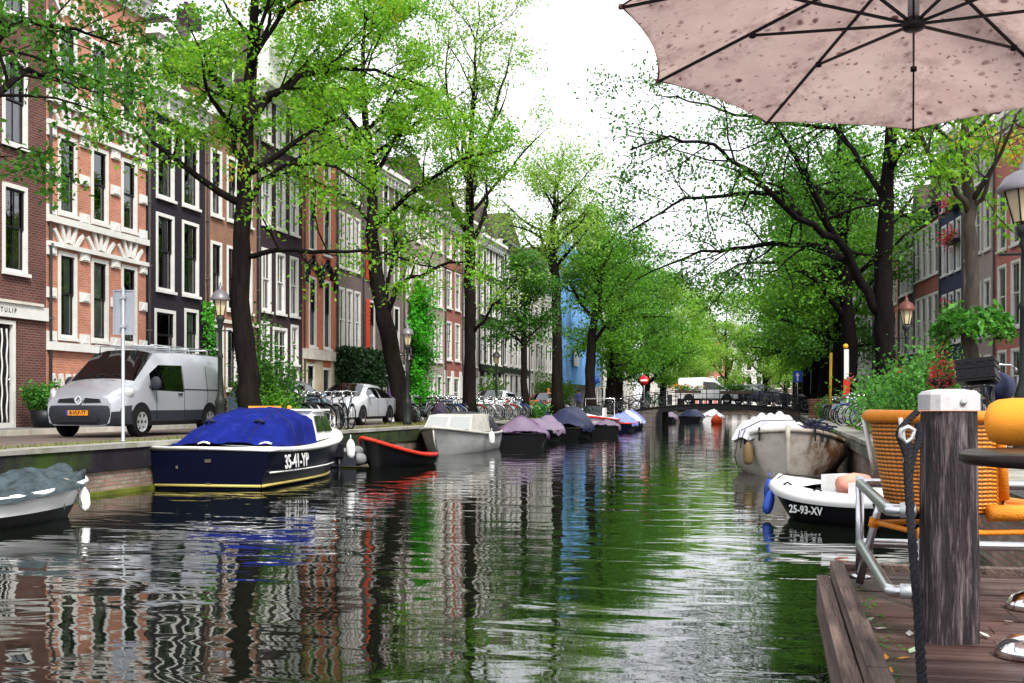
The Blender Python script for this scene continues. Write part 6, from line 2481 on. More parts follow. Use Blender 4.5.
text_mesh('registration', '25-93-XV', 0.145, M_gelcoat, t, (1.05, h.beam(.44) * .96 + .014, .17), (R(90), 0, R(180)), 0.003)

# ================================================================== BICYCLES


def make_bike(label, paint, kind, group):
    t = thing('bicycle', label, 'bicycle', (0, 0, 0), 0, group)
    r = .345
    for x in (-.54, .56):
        b = MB()
        b.tube([(x + r * math.cos(a), 0, r + r * math.sin(a)) for a in [2 * PI * k / 26 for k in range(26)]], .021, 6, closed=True)
        wo = b.build('wheel', M_rubber, t)
        b = MB()
        b.tube([(x + (r - .03) * math.cos(a), 0, r + (r - .03) * math.sin(a)) for a in [2 * PI * k / 26 for k in range(26)]], .012, 4, closed=True)
        for k in range(9):
            a = PI * k / 9
            b.tube([(x + (r - .03) * math.cos(a), .01, r + (r - .03) * math.sin(a)), (x - (r - .03) * math.cos(a), -.01, r - (r - .03) * math.sin(a))], .003, 3, cap=False)
        b.lathe([(0, -.05), (.022, -.05), (.022, .05), (0, .05)], (x, 0, r), 8, 'y')
        b.build('rim', M_steel, wo)
        b = MB()
        a0, a1 = (0.1, 2.7) if x < 0 else (0.5, 2.9)
        b.tube([(x + (r + .04) * math.cos(a), 0, r + (r + .04) * math.sin(a)) for a in [a0 + (a1 - a0) * k / 12 for k in range(13)]], .022, 5)
        b.build('mudguard', paint, t)
    b = MB()
    hd, hd2, st, bb_, rh = (.40, 0, .92), (.43, 0, .70), (-.22, 0, .86), (-.06, 0, .30), (-.54, 0, r)
    if kind == 'step':
        b.tube([hd2, (.15, 0, .42), bb_], .019, 7)
        b.tube([hd, (.12, 0, .52), (-.12, 0, .48)], .017, 7)
    else:
        b.tube([hd2, bb_], .018, 7)
        b.tube([(.405, 0, .88), (-.20, 0, .80)], .017, 7)
    b.tube([st, bb_], .017, 7)
    for s in (-.045, .045):
        b.tube([bb_, (rh[0], s, rh[2])], .011, 5)
        b.tube([(-.19, 0, .76), (rh[0], s, rh[2])], .010, 5)
        b.tube([(.435, s, .66), (.56, s, r)], .012, 5)
    b.tube([(.38, 0, 1.0), (.435, 0, .64)], .019, 7)
    b.build('frame', paint, t)
    b = MB()
    b.tube([(.20, .30, 1.02), (.32, .27, 1.06), (.40, .12, 1.08), (.385, 0, 1.06), (.40, -.12, 1.08), (.32, -.27, 1.06), (.20, -.30, 1.02)], .012, 6)
    b.tube([(.385, 0, 1.06), (.40, 0, .95)], .014, 6)
    b.tube([(.20, .30, 1.02), (.09, .30, 1.0)], .018, 6)
    b.tube([(.20, -.30, 1.02), (.09, -.30, 1.0)], .018, 6)
    b.build('handlebar', M_chrome, t)
    b = MB()
    b.lathe([(0, -.03), (.07, -.028), (.095, 0), (.08, .03), (0, .045)], seg=10)
    o = b.build('saddle', M_black, t)
    o.location = (-.27, 0, .95)
    o.scale = (1.35, .9, 1)
    b = MB()
    b.box(-.82, -.38, -.07, .07, .74, .755)
    for s in (-.06, .06):
        b.tube([(-.78, s, .745), (-.54, s, r)], .007, 4)
    b.build('carrier', M_darkmetal, t)
    b = MB()
    b.lathe([(0, -.012), (.09, -.012), (.09, .012), (0, .012)], (bb_[0], .05, bb_[2]), 12, 'y')
    b.bar((bb_[0], .07, bb_[2]), (bb_[0] + .08, .07, bb_[2] - .15), .02, .012)
    b.bar((bb_[0], -.07, bb_[2]), (bb_[0] - .08, -.07, bb_[2] + .15), .02, .012)
    b.box(bb_[0] + .04, bb_[0] + .12, .08, .17, bb_[2] - .165, bb_[2] - .14)
    b.box(bb_[0] - .12, bb_[0] - .04, -.17, -.08, bb_[2] + .14, bb_[2] + .165)
    b.build('crank', M_darkmetal, t)
    b = MB()
    b.lathe([(0, 0), (.045, .01), (.05, .06), (0, .065)], (.44, 0, .93), 10, 'x')
    b.build('headlamp', M_chrome, t)
    return t


P_blk = mat('bike_black', (0.012, 0.012, 0.014), 0.3, coat=0.3)
P_gry = mat('bike_grey', (0.22, 0.23, 0.25), 0.35)
P_blu = mat('bike_blue', (0.03, 0.08, 0.25), 0.35)
P_redb = mat('bike_red', (0.35, 0.025, 0.02), 0.35)
P_wht = mat('bike_white', (0.62, 0.62, 0.62), 0.35)
P_grn = mat('bike_green', (0.02, 0.14, 0.06), 0.35)
G1 = 'bicycles parked between the shrub and the saloon car'
bk = [make_bike('black roadster bicycle standing in the rack between shrub and pale saloon car', P_blk, 'diamond', G1),
      make_bike('grey step-through bicycle in the rack between shrub and pale saloon car', P_gry, 'step', G1)]
G2 = 'bicycles parked on the quay behind the pale launch'
G3 = 'bicycles leaning along the bridge railing'
G4 = 'bicycles parked under the near bank elms'
ks = [('black', P_blk, 'diamond'), ('grey', P_gry, 'step'), ('white', P_wht, 'step'), ('blue', P_blu, 'diamond'), ('red', P_redb, 'step'), ('green', P_grn, 'diamond')]
proto_b = {}
for i, (cn, pm, kd) in enumerate(ks):
    proto_b[cn] = make_bike('x', pm, kd, G2)
TREE = {}
for c in bpy.data.objects:
    if c.parent:
        TREE.setdefault(c.parent.name, []).append(c)
used_b = set()
LAB = {G1: '%s bicycle in the rack between the dark shrub and the pale saloon car',
       G2: '%s bicycle in the long row on the quay behind the pale launch',
       G3: '%s bicycle leaning on the railing of the arched bridge',
       G4: '%s bicycle parked among the elm trunks on the near bank',
       'bicycles parked further along the house side quay': '%s bicycle parked near the small round tree further along the quay'}
G5 = 'bicycles parked further along the house side quay'


def put_bike(cn, x, y, z, rz, g, lean=0.0):
    if cn in used_b:
        o = copy_tree(proto_b[cn], None, TREE)
    else:
        o = proto_b[cn]
        used_b.add(cn)
    o.location = (x, y, z)
    o.rotation_euler = (lean, 0, rz)
    o['label'] = LAB[g] % cn
    o['group'] = g
    return o


rng = random.Random(77)
cyc = ['black', 'grey', 'black', 'blue', 'black', 'white', 'black', 'black', 'grey', 'red', 'green', 'white']
bk[0].location = (-11.9, 30.6, STREET + .015)
bk[0].rotation_euler = (R(5), 0, R(-58))
bk[1].location = (-12.1, 31.3, STREET + .015)
bk[1].rotation_euler = (R(-4), 0, R(-52))
for k in range(9):
    put_bike(cyc[k], -12.5 + rng.uniform(-.25, .25), 27.3 + k * .42, STREET + .01, R(rng.choice([-20, 160]) + rng.uniform(-14, 14)), G1, R(rng.uniform(-7, 7)))
for k in range(13):
    put_bike(cyc[k % 12], -12.9 + rng.uniform(-.3, .3), 41.4 + k * .62, STREET + .01, R(rng.choice([0, 180]) + rng.uniform(-25, 15)), G2, R(rng.uniform(-7, 7)))
for k in range(13):
    put_bike(cyc[(k + 5) % 12], -12.9 + rng.uniform(-.3, .3), 50.0 + k * .62, STREET + .01, R(rng.choice([0, 180]) + rng.uniform(-20, 20)), G5, R(rng.uniform(-7, 7)))
for k in range(8):
    put_bike(cyc[(k + 3) % 12], -13.2 + rng.uniform(-.3, .3), 66.5 + k * .75, STREET + .01, R(rng.choice([0, 180]) + rng.uniform(-20, 20)), G5, R(rng.uniform(-7, 7)))
for k, x in enumerate((-11.8, -10.9, -10.1, -9.2, -8.4, -1.3, -.4, .6, 1.5)):
    put_bike(cyc[(k * 5 + 2) % 12], x, BY + .42 + rng.uniform(0, .12), deck_z(x), R(rng.choice([0, 180]) + rng.uniform(-6, 6)), G3, R(rng.uniform(-9, -2)))
for k in range(12):
    put_bike(cyc[(k * 7 + 1) % 12], 2.75 + rng.uniform(-.15, .35), 37.5 + k * .85, STREET + .01, R(rng.choice([20, 200]) + rng.uniform(-25, 25)), G4, R(rng.uniform(-8, 8)))
for k in range(7):
    put_bike(cyc[(k * 7 + 4) % 12], 2.9 + rng.uniform(-.15, .35), 52.5 + k * 1.1, STREET + .01, R(rng.choice([20, 200]) + rng.uniform(-25, 25)), G4, R(rng.uniform(-8, 8)))

# black bicycle with the plastic crate close to the terrace
o = make_bike('black bicycle with a black plastic crate on its front carrier near the weathered post', P_blk, 'step', None)
BX, BYY = 2.50, 14.2
o.location = (BX, BYY, STREET + .015)
o.rotation_euler = (R(5), 0, R(252))
o.scale = (1.05, 1.05, 1.05)
b = MB()
CM = Matrix.Translation((.74, 0, .90)) @ Matrix.Rotation(R(-8), 4, 'Y')
w2, d2_, h2 = .19, .14, .23
b.box(-d2_, d2_, -w2, w2, -.01, .01, CM)
for (a, c, e, f) in ((-d2_, -d2_ + .014, -w2, w2), (d2_ - .014, d2_, -w2, w2), (-d2_ + .014, d2_ - .014, -w2, -w2 + .014), (-d2_ + .014, d2_ - .014, w2 - .014, w2)):
    b.box(a, c, e, f, .01, h2, CM)
for z in (.03, .14, h2 - .03):
    b.box(-d2_ - .012, d2_ + .012, -w2 - .012, w2 + .012, z - .012, z + .012, CM)
for y in (-.12, 0, .12):
    b.box(d2_, d2_ + .01, y - .02, y + .02, .05, .12, CM)
    b.box(d2_, d2_ + .01, y - .02, y + .02, .16, .22, CM)
b.build('crate', mat('black_plastic', (0.003, 0.003, 0.004), 0.4), o)
b = MB()
b.box(.56, .92, -.14, .14, .84, .855)
b.tube([(.60, .1, .84), (.56, .05, .4)], .009, 5)
b.tube([(.60, -.1, .84), (.56, -.05, .4)], .009, 5)
b.build('front_carrier', M_darkmetal, o)
b = MB()
b.lathe([(0, -.34), (.12, -.32), (.17, -.2), (.18, 0), (.17, .2), (.12, .32), (0, .34)], (-.62, .0, .86), 12, 'x')
b.build('saddle_bag', mat('navy_cloth', (0.02, 0.025, 0.06), 0.8, bump=0.4, bscale=12), o)
o2 = make_bike('black bicycle with chrome handlebar standing close behind the one with the crate', P_blk, 'diamond', None)
o2.location = (2.62, 15.7, STREET + .015)
o2.rotation_euler = (R(-5), 0, R(222))

# motor scooter among the near bank bicycles
t = thing('motor_scooter', 'white and black motor scooter parked at the near bank edge before the bicycles', 'scooter', (2.45, 42.6, STREET + .015), R(-70))
for x in (-.6, .62):
    b = MB()
    b.tube([(x + .21 * math.cos(a), 0, .25 + .21 * math.sin(a)) for a in [2 * PI * k / 20 for k in range(20)]], .05, 8, closed=True)
    w_ = b.build('wheel', M_rubber, t)
    b = MB()
    b.lathe([(0, -.05), (.16, -.045), (.16, .045), (0, .05)], (x, 0, .25), 14, 'y')
    b.build('rim', M_steel, w_)
b = MB()
b.prism([(-.85, .55), (-.2, .45), (-.15, .22), (.30, .22), (.38, .30), (.48, .85), (.40, .95), (.28, .42), (-.05, .40), (-.12, .72), (-.80, .74)], -.16, .16, 'xz')
b.build('body', P_wht, t)
b = MB()
b.prism([(-.82, .75), (-.1, .73), (-.15, .83), (-.78, .86)], -.14, .14, 'xz')
b.build('seat', M_black, t)
b = MB()
b.tube([(.40, -.33, 1.02), (.44, 0, 1.0), (.40, .33, 1.02)], .022, 6)
b.tube([(.44, 0, 1.0), (.62, 0, .25)], .03, 6)
b.build('handlebar', M_black, t)
b = MB()
b.lathe([(0, 0), (.08, .01), (.09, .06), (0, .09)], (.46, 0, .9), 12, 'x')
b.build('headlight', M_lens, t)

# covered motor scooter / dark tarps on the house side
t = thing('covered_scooter', 'scooter under a dark purple cover beside the lamp and ivy', 'scooter', (-12.0, 40.6, STREET), R(95))
b = MB()
rws = []
for i in range(11):
    x = -.85 + 1.7 * i / 10
    hh = (.75 + .35 * math.sin(PI * i / 10) + .15 * (i in (7, 8)))
    rws.append([(x, .42 * math.sin(a) * (1.2 - .5 * max(0, math.cos(a))), hh * max(0, math.cos(a)) ** .6 + .02 * math.sin(i * 3 + a * 6)) for a in [-PI / 2 + PI * k / 14 for k in range(15)]])
b.grid(rws)
for rr in (rws[0], rws[-1]):
    k = b.add(rr, [])
    b.f.append(tuple(range(k, k + len(rr))))
    b.m.append(0)
    b.s.append(False)
t.scale = (.62, .62, .72)
fix_normals(b.build('cover', mat('dark_purple_cover', (0.025, 0.014, 0.035), 0.5, bump=0.5, bscale=7), t, angle=70))
b = MB()
for x in (-.6, .6):
    b.lathe([(0, -.05), (.2, -.05), (.22, 0), (.2, .05), (0, .05)], (x, 0, .22), 14, 'y')
b.build('wheel', M_rubber, t)
t = thing('covered_scooter', 'scooter under a navy cover in front of the white hatchback', 'scooter', (-12.4, 60.8, STREET), R(80))
t.scale = (.7, .7, .8)
b = MB()
b.grid([[(p[0] * 1.05, p[1], p[2] * 1.05) for p in r_] for r_ in rws])
fix_normals(b.build('cover', T_navy, t, angle=70))

# closed purple parasol beside the elm
t = thing('folded_parasol', 'closed violet parasol on a pole behind the forked elm', 'parasol', (-15.2, 44.6, STREET))
b = MB()
b.lathe([(0, 2.5), (.05, 2.45), (.16, 1.6), (.2, 1.1), (.1, .95), (.03, .95)], seg=9)
b.build('canopy', mat('violet_cloth', (0.25, 0.15, 0.35), 0.8), t)
b = MB()
b.lathe([(0, 0), (.25, 0), (.25, .08), (.03, .1), (.025, 2.55), (0, 2.56)], seg=12)
b.build('pole', M_steel, t)

# ================================================================== STREET LAMPS, SIGNS, POSTS
M_lampglass = mat('frosted_lamp_glass', (0.55, 0.45, 0.28), 0.25, coat=0.5, var=0.15, vscale=4)
M_lampgreen = mat('lamp_post_paint', (0.016, 0.020, 0.018), 0.4)


def make_lamp(label, loc, capm, k_=0.75):
    t = thing('street_lamp', label, 'street lamp', loc, 0)
    b = MB()
    b.lathe([(0, 0), (.16, 0), (.17, .12), (.13, .2), (.12, .7), (.14, .75), (.10, .85), (.065, 1.0), (.055, 1.8), (.075, 1.84), (.05, 1.9), (.042, 2.5), (.07, 2.55), (.05, 2.62), (.085, 2.68), (.11, 2.76), (.06, 2.80)], seg=12)
    b.tube([(-.28, 0, 2.45), (.28, 0, 2.45)], .018, 6)
    b.build('post', M_lampgreen, t)
    b = MB()
    for k in range(6):
        a, c = 2 * PI * k / 6, 2 * PI * (k + 1) / 6
        b.add([(.115 * k_ * math.cos(a), .115 * k_ * math.sin(a), 2.82), (.115 * k_ * math.cos(c), .115 * k_ * math.sin(c), 2.82), (.215 * k_ * math.cos(c), .215 * k_ * math.sin(c), 3.18), (.215 * k_ * math.cos(a), .215 * k_ * math.sin(a), 3.18)], [(0, 1, 2, 3)])
    hd = b.build('lantern', M_lampglass, t)
    b = MB()
    for k in range(6):
        a = 2 * PI * k / 6
        b.tube([(.12 * k_ * math.cos(a), .12 * k_ * math.sin(a), 2.80), (.222 * k_ * math.cos(a), .222 * k_ * math.sin(a), 3.19)], .010, 4)
    b.build('lantern_bars', M_lampgreen, hd)
    b = MB()
    b.lathe([(r_ * k_, z_) for r_, z_ in ((.30, 3.17), (.31, 3.20), (.27, 3.26), (.22, 3.34), (.12, 3.40), (.06, 3.42), (.06, 3.48), (.025, 3.52), (.03, 3.57), (0, 3.61))], seg=18)
    b.lathe([(.30 * k_, 3.17), (0, 3.19)], seg=18)
    b.build('lamp_cap', capm, hd)
    return t


M_capgrey = mat('lamp_cap_grey', (0.16, 0.15, 0.17), 0.4, 0.3)
M_capcop = mat('lamp_cap_copper', (0.11, 0.04, 0.03), 0.5, 0.2)
make_lamp('old street lamp with grey domed cap beside the slim near trunk', (2.82, 14.3, STREET), M_capgrey, 1.0)
make_lamp('old street lamp with reddish cap in front of the big dark elm', (3.35, 31.6, STREET), M_capcop)
make_lamp('old street lamp above the van rear in front of the brown house', (-12.75, 24.9, STREET), M_capgrey)
make_lamp('old street lamp between the forked elm and the green ivy', (-12.6, 38.6, STREET), M_capgrey)
make_lamp('old street lamp in front of the black painted house', (-13.9, 57.2, STREET), M_capgrey)

t = thing('sign_post', 'grey steel post carrying the blank back of a sign, in front of the van', 'traffic sign', (-11.92, 19.4, STREET))
b = MB()
b.lathe([(0, 0), (.05, 0), (.05, .04), (.032, .05), (.032, 2.9), (0, 2.91)], seg=12)
b.build('pole', M_steel, t)
b = MB()
for zz in (2.18, 2.72):
    b.box(-.05, .05, -.04, .05, zz - .03, zz + .03)
sg = b.build('clamp', M_steel, t)
b = MB()
b.box(-.19, .19, .05, .058, 2.02, 2.86)
for (x0, x1, z0, z1) in ((-.195, -.175, 2.02, 2.86), (.175, .195, 2.02, 2.86), (-.175, .175, 2.02, 2.04), (-.175, .175, 2.84, 2.86)):
    b.box(x0, x1, .03, .05, z0, z1)
b.build('sign_plate', mat('bare_sign_back', (0.34, 0.36, 0.41), 0.45, 0.5, var=0.08), t)
t.rotation_euler = (0, 0, R(18))

t = thing('traffic_sign', 'round red no entry sign with white bar at the bridge end', 'traffic sign', (-8.95, 80.75, deck_z(-8.95)))
b = MB()
b.lathe([(0, 0), (.035, 0), (.035, 2.3), (0, 2.3)], seg=8)
b.build('pole', M_steel, t)
b = MB()
b.lathe([(0, -.06), (.33, -.06), (.33, -.04), (0, -.04)], (0, 0, 1.95), 28, 'y')
b.build('disc', mat('sign_red', (0.6, 0.015, 0.02), 0.4), t)
b = MB()
b.box(-.24, .24, -.066, -.061, 1.89, 2.01)
b.build('bar', M_fwhite, t)
t = thing('traffic_sign', 'small round blue sign on a pole left of the red no entry sign', 'traffic sign', (-12.6, 81.5, STREET))
b = MB()
b.lathe([(0, 0), (.035, 0), (.035, 2.7), (0, 2.7)], seg=8)
b.build('pole', M_steel, t)
b = MB()
b.lathe([(0, -.06), (.32, -.06), (.32, -.04), (0, -.04)], (0, 0, 2.45), 24, 'y')
b.build('disc', mat('sign_blue', (0.02, 0.07, 0.45), 0.4), t)
t = thing('traffic_sign', 'square blue sign on a pole at the near end of the bridge', 'traffic sign', (1.55, 83.5, STREET + .2))
b = MB()
b.lathe([(0, 0), (.035, 0), (.035, 2.9), (0, 2.9)], seg=8)
b.build('pole', M_steel, t)
b = MB()
b.box(-.3, .3, -.06, -.04, 2.1, 2.9)
b.build('sign_plate', MATS['sign_blue'], t)
b = MB()
b.prism([(-.05, 2.2), (.05, 2.2), (.05, 2.55), (.16, 2.55), (0, 2.8), (-.16, 2.55), (-.05, 2.55)], -.066, -.061, 'xz')
b.build('arrow', M_fwhite, t)

t = thing('striped_pole', 'yellow pole leaning at the near bank beside the scooter and trunks', 'pole', (2.35, 52.5, STREET))
b = MB()
b.tube([(0, 0, 0), (.06, 0, 3.0)], .06, 8)
b.build('pole', mat('yellow_paint', (0.6, 0.36, 0.02), 0.5), t)
t = thing('barrier_board', 'upright red and white board among the near bank bicycles', 'barrier', (2.75, 47.2, STREET))
b = MB()
b.box(-.12, .12, -.02, .02, .6, 1.7)
b.build('red_panel', M_red, t)
b = MB()
b.box(-.09, .09, -.02, .02, 1.72, 2.9)
b.build('white_panel', M_fwhite, t)
b = MB()
b.box(-.03, .03, -.03, .03, 0, .6)
b.build('foot', M_fwhite, t)
b = MB()
b.lathe([(0, -.03), (.10, -.03), (.10, .03), (0, .03)], (-.03, 0, 3.02), 16, 'y')
b.build('yellow_lamp', mat('amber_lens', (0.8, 0.42, 0.02), 0.3), t)

# stacked crates on the near bank
cr = None
for k, (x, z, cn) in enumerate(((2.2, 0, 'brown wooden crate at the bottom of the near bank stack'), (2.22, .34, 'brown wooden crate in the middle of the near bank stack'), (2.19, .68, 'brown wooden crate on top of the near bank stack'))):
    t = thing('wooden_crate', cn, 'crate', (x, 61.5, STREET + z + .012), R(k * 7 - 5), 'wooden crates stacked at the near bank edge')
    b = MB()
    for s in (-1, 1):
        for q in range(3):
            b.box(-.5, .5, s * .3 - .012, s * .3 + .012, .02 + q * .11, .10 + q * .11)
            b.box(s * .5 - .012, s * .5 + .012, -.288, .288, .02 + q * .11, .10 + q * .11)
    b.box(-.48, .48, -.28, .28, 0, .018)
    b.build('slats', mat('crate_wood', (0.16, 0.075, 0.045), 0.8, var=0.3), t)

# iron bollards on the house side
for k, (x, y, lb) in enumerate(((-16.75, 33.0, 'dark iron bollard before the black purple house'), (-16.75, 36.6, 'dark iron bollard before the brown house'), (-16.75, 40.4, 'dark iron bollard before the plum house'))):
    t = thing('bollard', lb, 'bollard', (x, y, STREET), 0, 'iron bollards along the kerb')
    b = MB()
    b.lathe([(0, 0), (.1, 0), (.1, .1), (.075, .14), (.065, .75), (.085, .78), (.06, .84), (.05, .92), (0, .95)], seg=12)
    b.build('shaft', M_lampgreen, t)
    b = MB()
    for z in (.3, .5, .65):
        b.lathe([(.071, z - .01), (.079, z), (.071, z + .01)], seg=12)
    b.build('ring', M_steel, t)

# white stoop railings of the plum and orange houses
t = thing('stoop_railing', 'black iron stoop railing before the plum house', 'railing', (-18.0, 43.3, STREET + .12))
b = MB()
for y in (0, .5, 1.0, 1.5):
    b.tube([(0, y, 0), (0, y, 1.15)], .02, 6)
b.tube([(0, 0, 1.12), (0, 1.5, 1.12)], .022, 6)
b.tube([(0, 0, .6), (0, 1.5, .6)], .014, 6)
b.build('rail', M_black, t)


# ================================================================== PEOPLE (small, far down the quay)
def person(label, loc, rz, top, legs, hair, bike=False, stride=0.16):
    t = thing('person', label, 'person', loc, rz)
    J = {'pel': (0, 0, .95), 'sp': (0.01, 0, 1.15), 'ch': (0, 0, 1.35), 'nk': (.01, 0, 1.50), 'hd': (.03, 0, 1.60), 'tp': (.03, 0, 1.74),
         'hl': (0, .10, .90), 'kl': (stride * .7, .10, .50), 'al': (stride, .10, .08), 'tl': (stride + .16, .11, .04),
         'hr': (0, -.10, .90), 'kr': (-stride * .3, -.10, .50), 'ar': (-stride * 1.2, -.10, .12), 'tr': (-stride * 1.2 + .15, -.11, .04),
         'sl': (0, .19, 1.42), 'el': (-.06, .25, 1.14), 'wl': (.05, .24, .90), 'fl': (.09, .23, .80),
         'sr': (0, -.19, 1.42), 'er': (.02, -.25, 1.14), 'wr': (.14, -.23, .92), 'fr': (.19, -.22, .84)}
    E_ = [('pel', 'sp'), ('sp', 'ch'), ('ch', 'nk'), ('nk', 'hd'), ('hd', 'tp'), ('pel', 'hl'), ('hl', 'kl'), ('kl', 'al'), ('al', 'tl'), ('pel', 'hr'), ('hr', 'kr'), ('kr', 'ar'), ('ar', 'tr'),
          ('ch', 'sl'), ('sl', 'el'), ('el', 'wl'), ('wl', 'fl'), ('ch', 'sr'), ('sr', 'er'), ('er', 'wr'), ('wr', 'fr')]
    rad = {'pel': .15, 'sp': .14, 'ch': .16, 'nk': .055, 'hd': .085, 'tp': .07, 'hl': .10, 'kl': .065, 'al': .045, 'tl': .04, 'hr': .10, 'kr': .065, 'ar': .045, 'tr': .04,
           'sl': .065, 'el': .045, 'wl': .032, 'fl': .03, 'sr': .065, 'er': .045, 'wr': .032, 'fr': .03}
    ks_ = list(J)
    me = bpy.data.meshes.new('body')
    me.from_pydata([J[k] for k in ks_], [(ks_.index(a), ks_.index(c)) for a, c in E_], [])
    m = bpy.data.materials.new('clothed_body')
    m.use_nodes = True
    n, l = nodes_of(m)
    tc = n.new('ShaderNodeTexCoord')
    sp = n.new('ShaderNodeSeparateXYZ')
    rp = n.new('ShaderNodeValToRGB')
    rp.color_ramp.interpolation = 'CONSTANT'
    el = rp.color_ramp.elements
    el[0].position, el[0].color = 0, (0.03, 0.03, 0.03, 1)
    el[1].position, el[1].color = .10 / 2, (*legs, 1)
    for p_, c_ in ((.95 / 2, top), (1.49 / 2, (0.45, 0.26, 0.19)), (1.69 / 2, hair)):
        e = el.new(p_)
        e.color = (*c_, 1)
    dv = n.new('ShaderNodeMath')
    dv.operation = 'MULTIPLY'
    dv.inputs[1].default_value = .5
    l.new(tc.outputs['Object'], sp.inputs[0])
    l.new(sp.outputs[2], dv.inputs[0])
    l.new(dv.outputs[0], rp.inputs[0])
    l.new(rp.outputs[0], n['Principled BSDF'].inputs['Base Color'])
    n['Principled BSDF'].inputs['Roughness'].default_value = .8
    me.materials.append(m)
    o = bpy.data.objects.new('body', me)
    COL.objects.link(o)
    o.parent = t
    sk = o.modifiers.new('skin', 'SKIN')
    for i, k in enumerate(ks_):
        me.skin_vertices[0].data[i].radius = (rad[k], rad[k] * (0.75 if k in ('ch', 'sp', 'pel') else 1))
        me.skin_vertices[0].data[i].use_root = (i == 0)
    sk.use_smooth_shade = True
    ss = o.modifiers.new('smooth', 'SUBSURF')
    ss.levels = ss.render_levels = 1
    b = MB()
    b.lathe([(0, 1.80), (.06, 1.79), (.10, 1.73), (.105, 1.66), (.09, 1.58), (.07, 1.57)], (.0, 0, 0), 12)
    b.build('hair', mat('hair_%.2f' % hair[0], hair, 0.7), t)
    return t


person('person in a dark blue violet coat walking near the blue sheeted building', (-13.4, 79.5, STREET + .012), R(-80), (0.06, 0.07, 0.25), (0.03, 0.03, 0.06), (0.03, 0.02, 0.015))
person('person with orange hair and a green top among the parked cars before the bridge', (-14.6, 74.6, STREET + .012), R(-100), (0.06, 0.26, 0.04), (0.04, 0.04, 0.05), (0.3, 0.1, 0.02), stride=.05)
person('person in a light blue shirt among the bicycles behind the flower bed', (3.9, 41.0, STREET + .012), R(-120), (0.25, 0.5, 0.75), (0.03, 0.04, 0.08), (0.05, 0.03, 0.02), stride=.05)

# ================================================================== WOODEN TERRACE ON THE WATER
DZ = 0.60
M_plank = mat('wet_dark_planks', (0.055, 0.029, 0.025), 0.38, var=0.45, vscale=2.5, bump=0.5, bscale=12, dirt=(0.19, 0.125, 0.105), dscale=2.2, dmin=0.48, dmax=0.75, stretch=(0.35, 6, 1))
M_timber = mat('weathered_timber', (0.14, 0.098, 0.082), 0.8, var=0.4, vscale=2.2, bump=0.8, bscale=10, dirt=(0.035, 0.024, 0.022), dscale=2, dmin=0.48, dmax=0.66, stretch=(9, 0.5, 9))
t = thing('wooden_terrace', 'floating terrace of dark wet planks edged with weathered beams beside the quay', 'terrace', (0, 0, 0))
b = MB()
rng = random.Random(4)
y = 1.2
while y < 6.82:
    w = .145
    dz = rng.uniform(-.003, .003)
    x0 = .42
    xs_ = [.382, rng.uniform(.8, 1.4), 1.98]
    for a, c in zip(xs_[:-1], xs_[1:]):
        b.box(a + .002, c - .002, y, y + w - .007, DZ - .035, DZ + dz + rng.uniform(-.0015, .0015))
    y += w
b.build('planks', M_plank, t)
b = MB()
for (ya, yb_) in ((1.2, 4.1), (4.112, 6.85)):
    b.box(.308, .378, ya, yb_, DZ - .14, DZ + .055)
b.build('edge_beam', M_timber, t)
b = MB()
for (ya, yb_) in ((1.0, 3.3), (3.31, 6.80)):
    b.box(.232, .298, ya, yb_, DZ - .24, DZ - .02)
b.build('fender_beam', M_timber, t)
b = MB()
b.box(.382, 1.98, 6.83, 6.93, DZ - .14, DZ + .04)
b.build('end_beam', M_timber, t)
b = MB()
b.box(.45, 1.6, 1.3, 6.8, -.25, DZ - .05)
b.build('float', mat('dark_float', (0.012, 0.014, 0.012), 0.7), t)
# fallen leaves and chips on the planks
rngn = np.random.default_rng(12)
for k, (px, py, cn) in enumerate([(886, 660, 'o'), (903, 661, 'o'), (889, 674, 'o'), (913, 653, 'g'), (984, 637, 'w'), (910, 636, 'w'), (1008, 624, 'w'), (869, 622, 'g'), (880, 631, 'w')]):
    z = 1150 * .95 / (py - 405)
    X, Y = W((px - 512) / 1150 * z, z)
    col = {'o': ('orange_leaf', (0.6, 0.25, 0.03)), 'g': ('pale_green_leaf', (0.3, 0.4, 0.25)), 'w': ('white_chip', (0.6, 0.58, 0.55))}[cn]
    nm = {'o': ('fallen_leaf', 'leaf'), 'g': ('fallen_leaf', 'leaf'), 'w': ('paper_scrap', 'scrap')}[cn]
    b = MB()
    pts = [(-.035, 0, 0), (-.01, .016, .006), (.035, .004, .012), (.0, -.015, .004)]
    b.add(pts + [(p[0], p[1], p[2] + .0015) for p in pts], [(4, 5, 6, 7), (3, 2, 1, 0), (0, 1, 5, 4), (1, 2, 6, 5), (2, 3, 7, 6), (3, 0, 4, 7)])
    o = b.build(nm[0], mat(col[0], col[1], 0.7), None, loc=(X, Y, DZ + .006), rz=rngn.uniform(0, 6))
    lab = {0: 'orange fallen leaf on the planks, left one of the upper pair', 1: 'orange fallen leaf on the planks right beside the rope', 2: 'orange fallen leaf nearest the bottom beam on the planks', 3: 'pale green leaf on the planks by the rope', 4: 'white scrap on the planks right of the post foot', 5: 'white scrap on the planks left of the post foot', 6: 'white scrap on the planks near the table foot', 7: 'pale green leaf in the moss beside the edge beam', 8: 'white scrap in the moss along the edge beam'}[k]
    tag(o, lab, nm[1], 'leaves and scraps on the planks')
    if k < 2:
        o.scale = (.75, .75, 1)
b = MB()
rngn = np.random.default_rng(3)
V, F = [], []
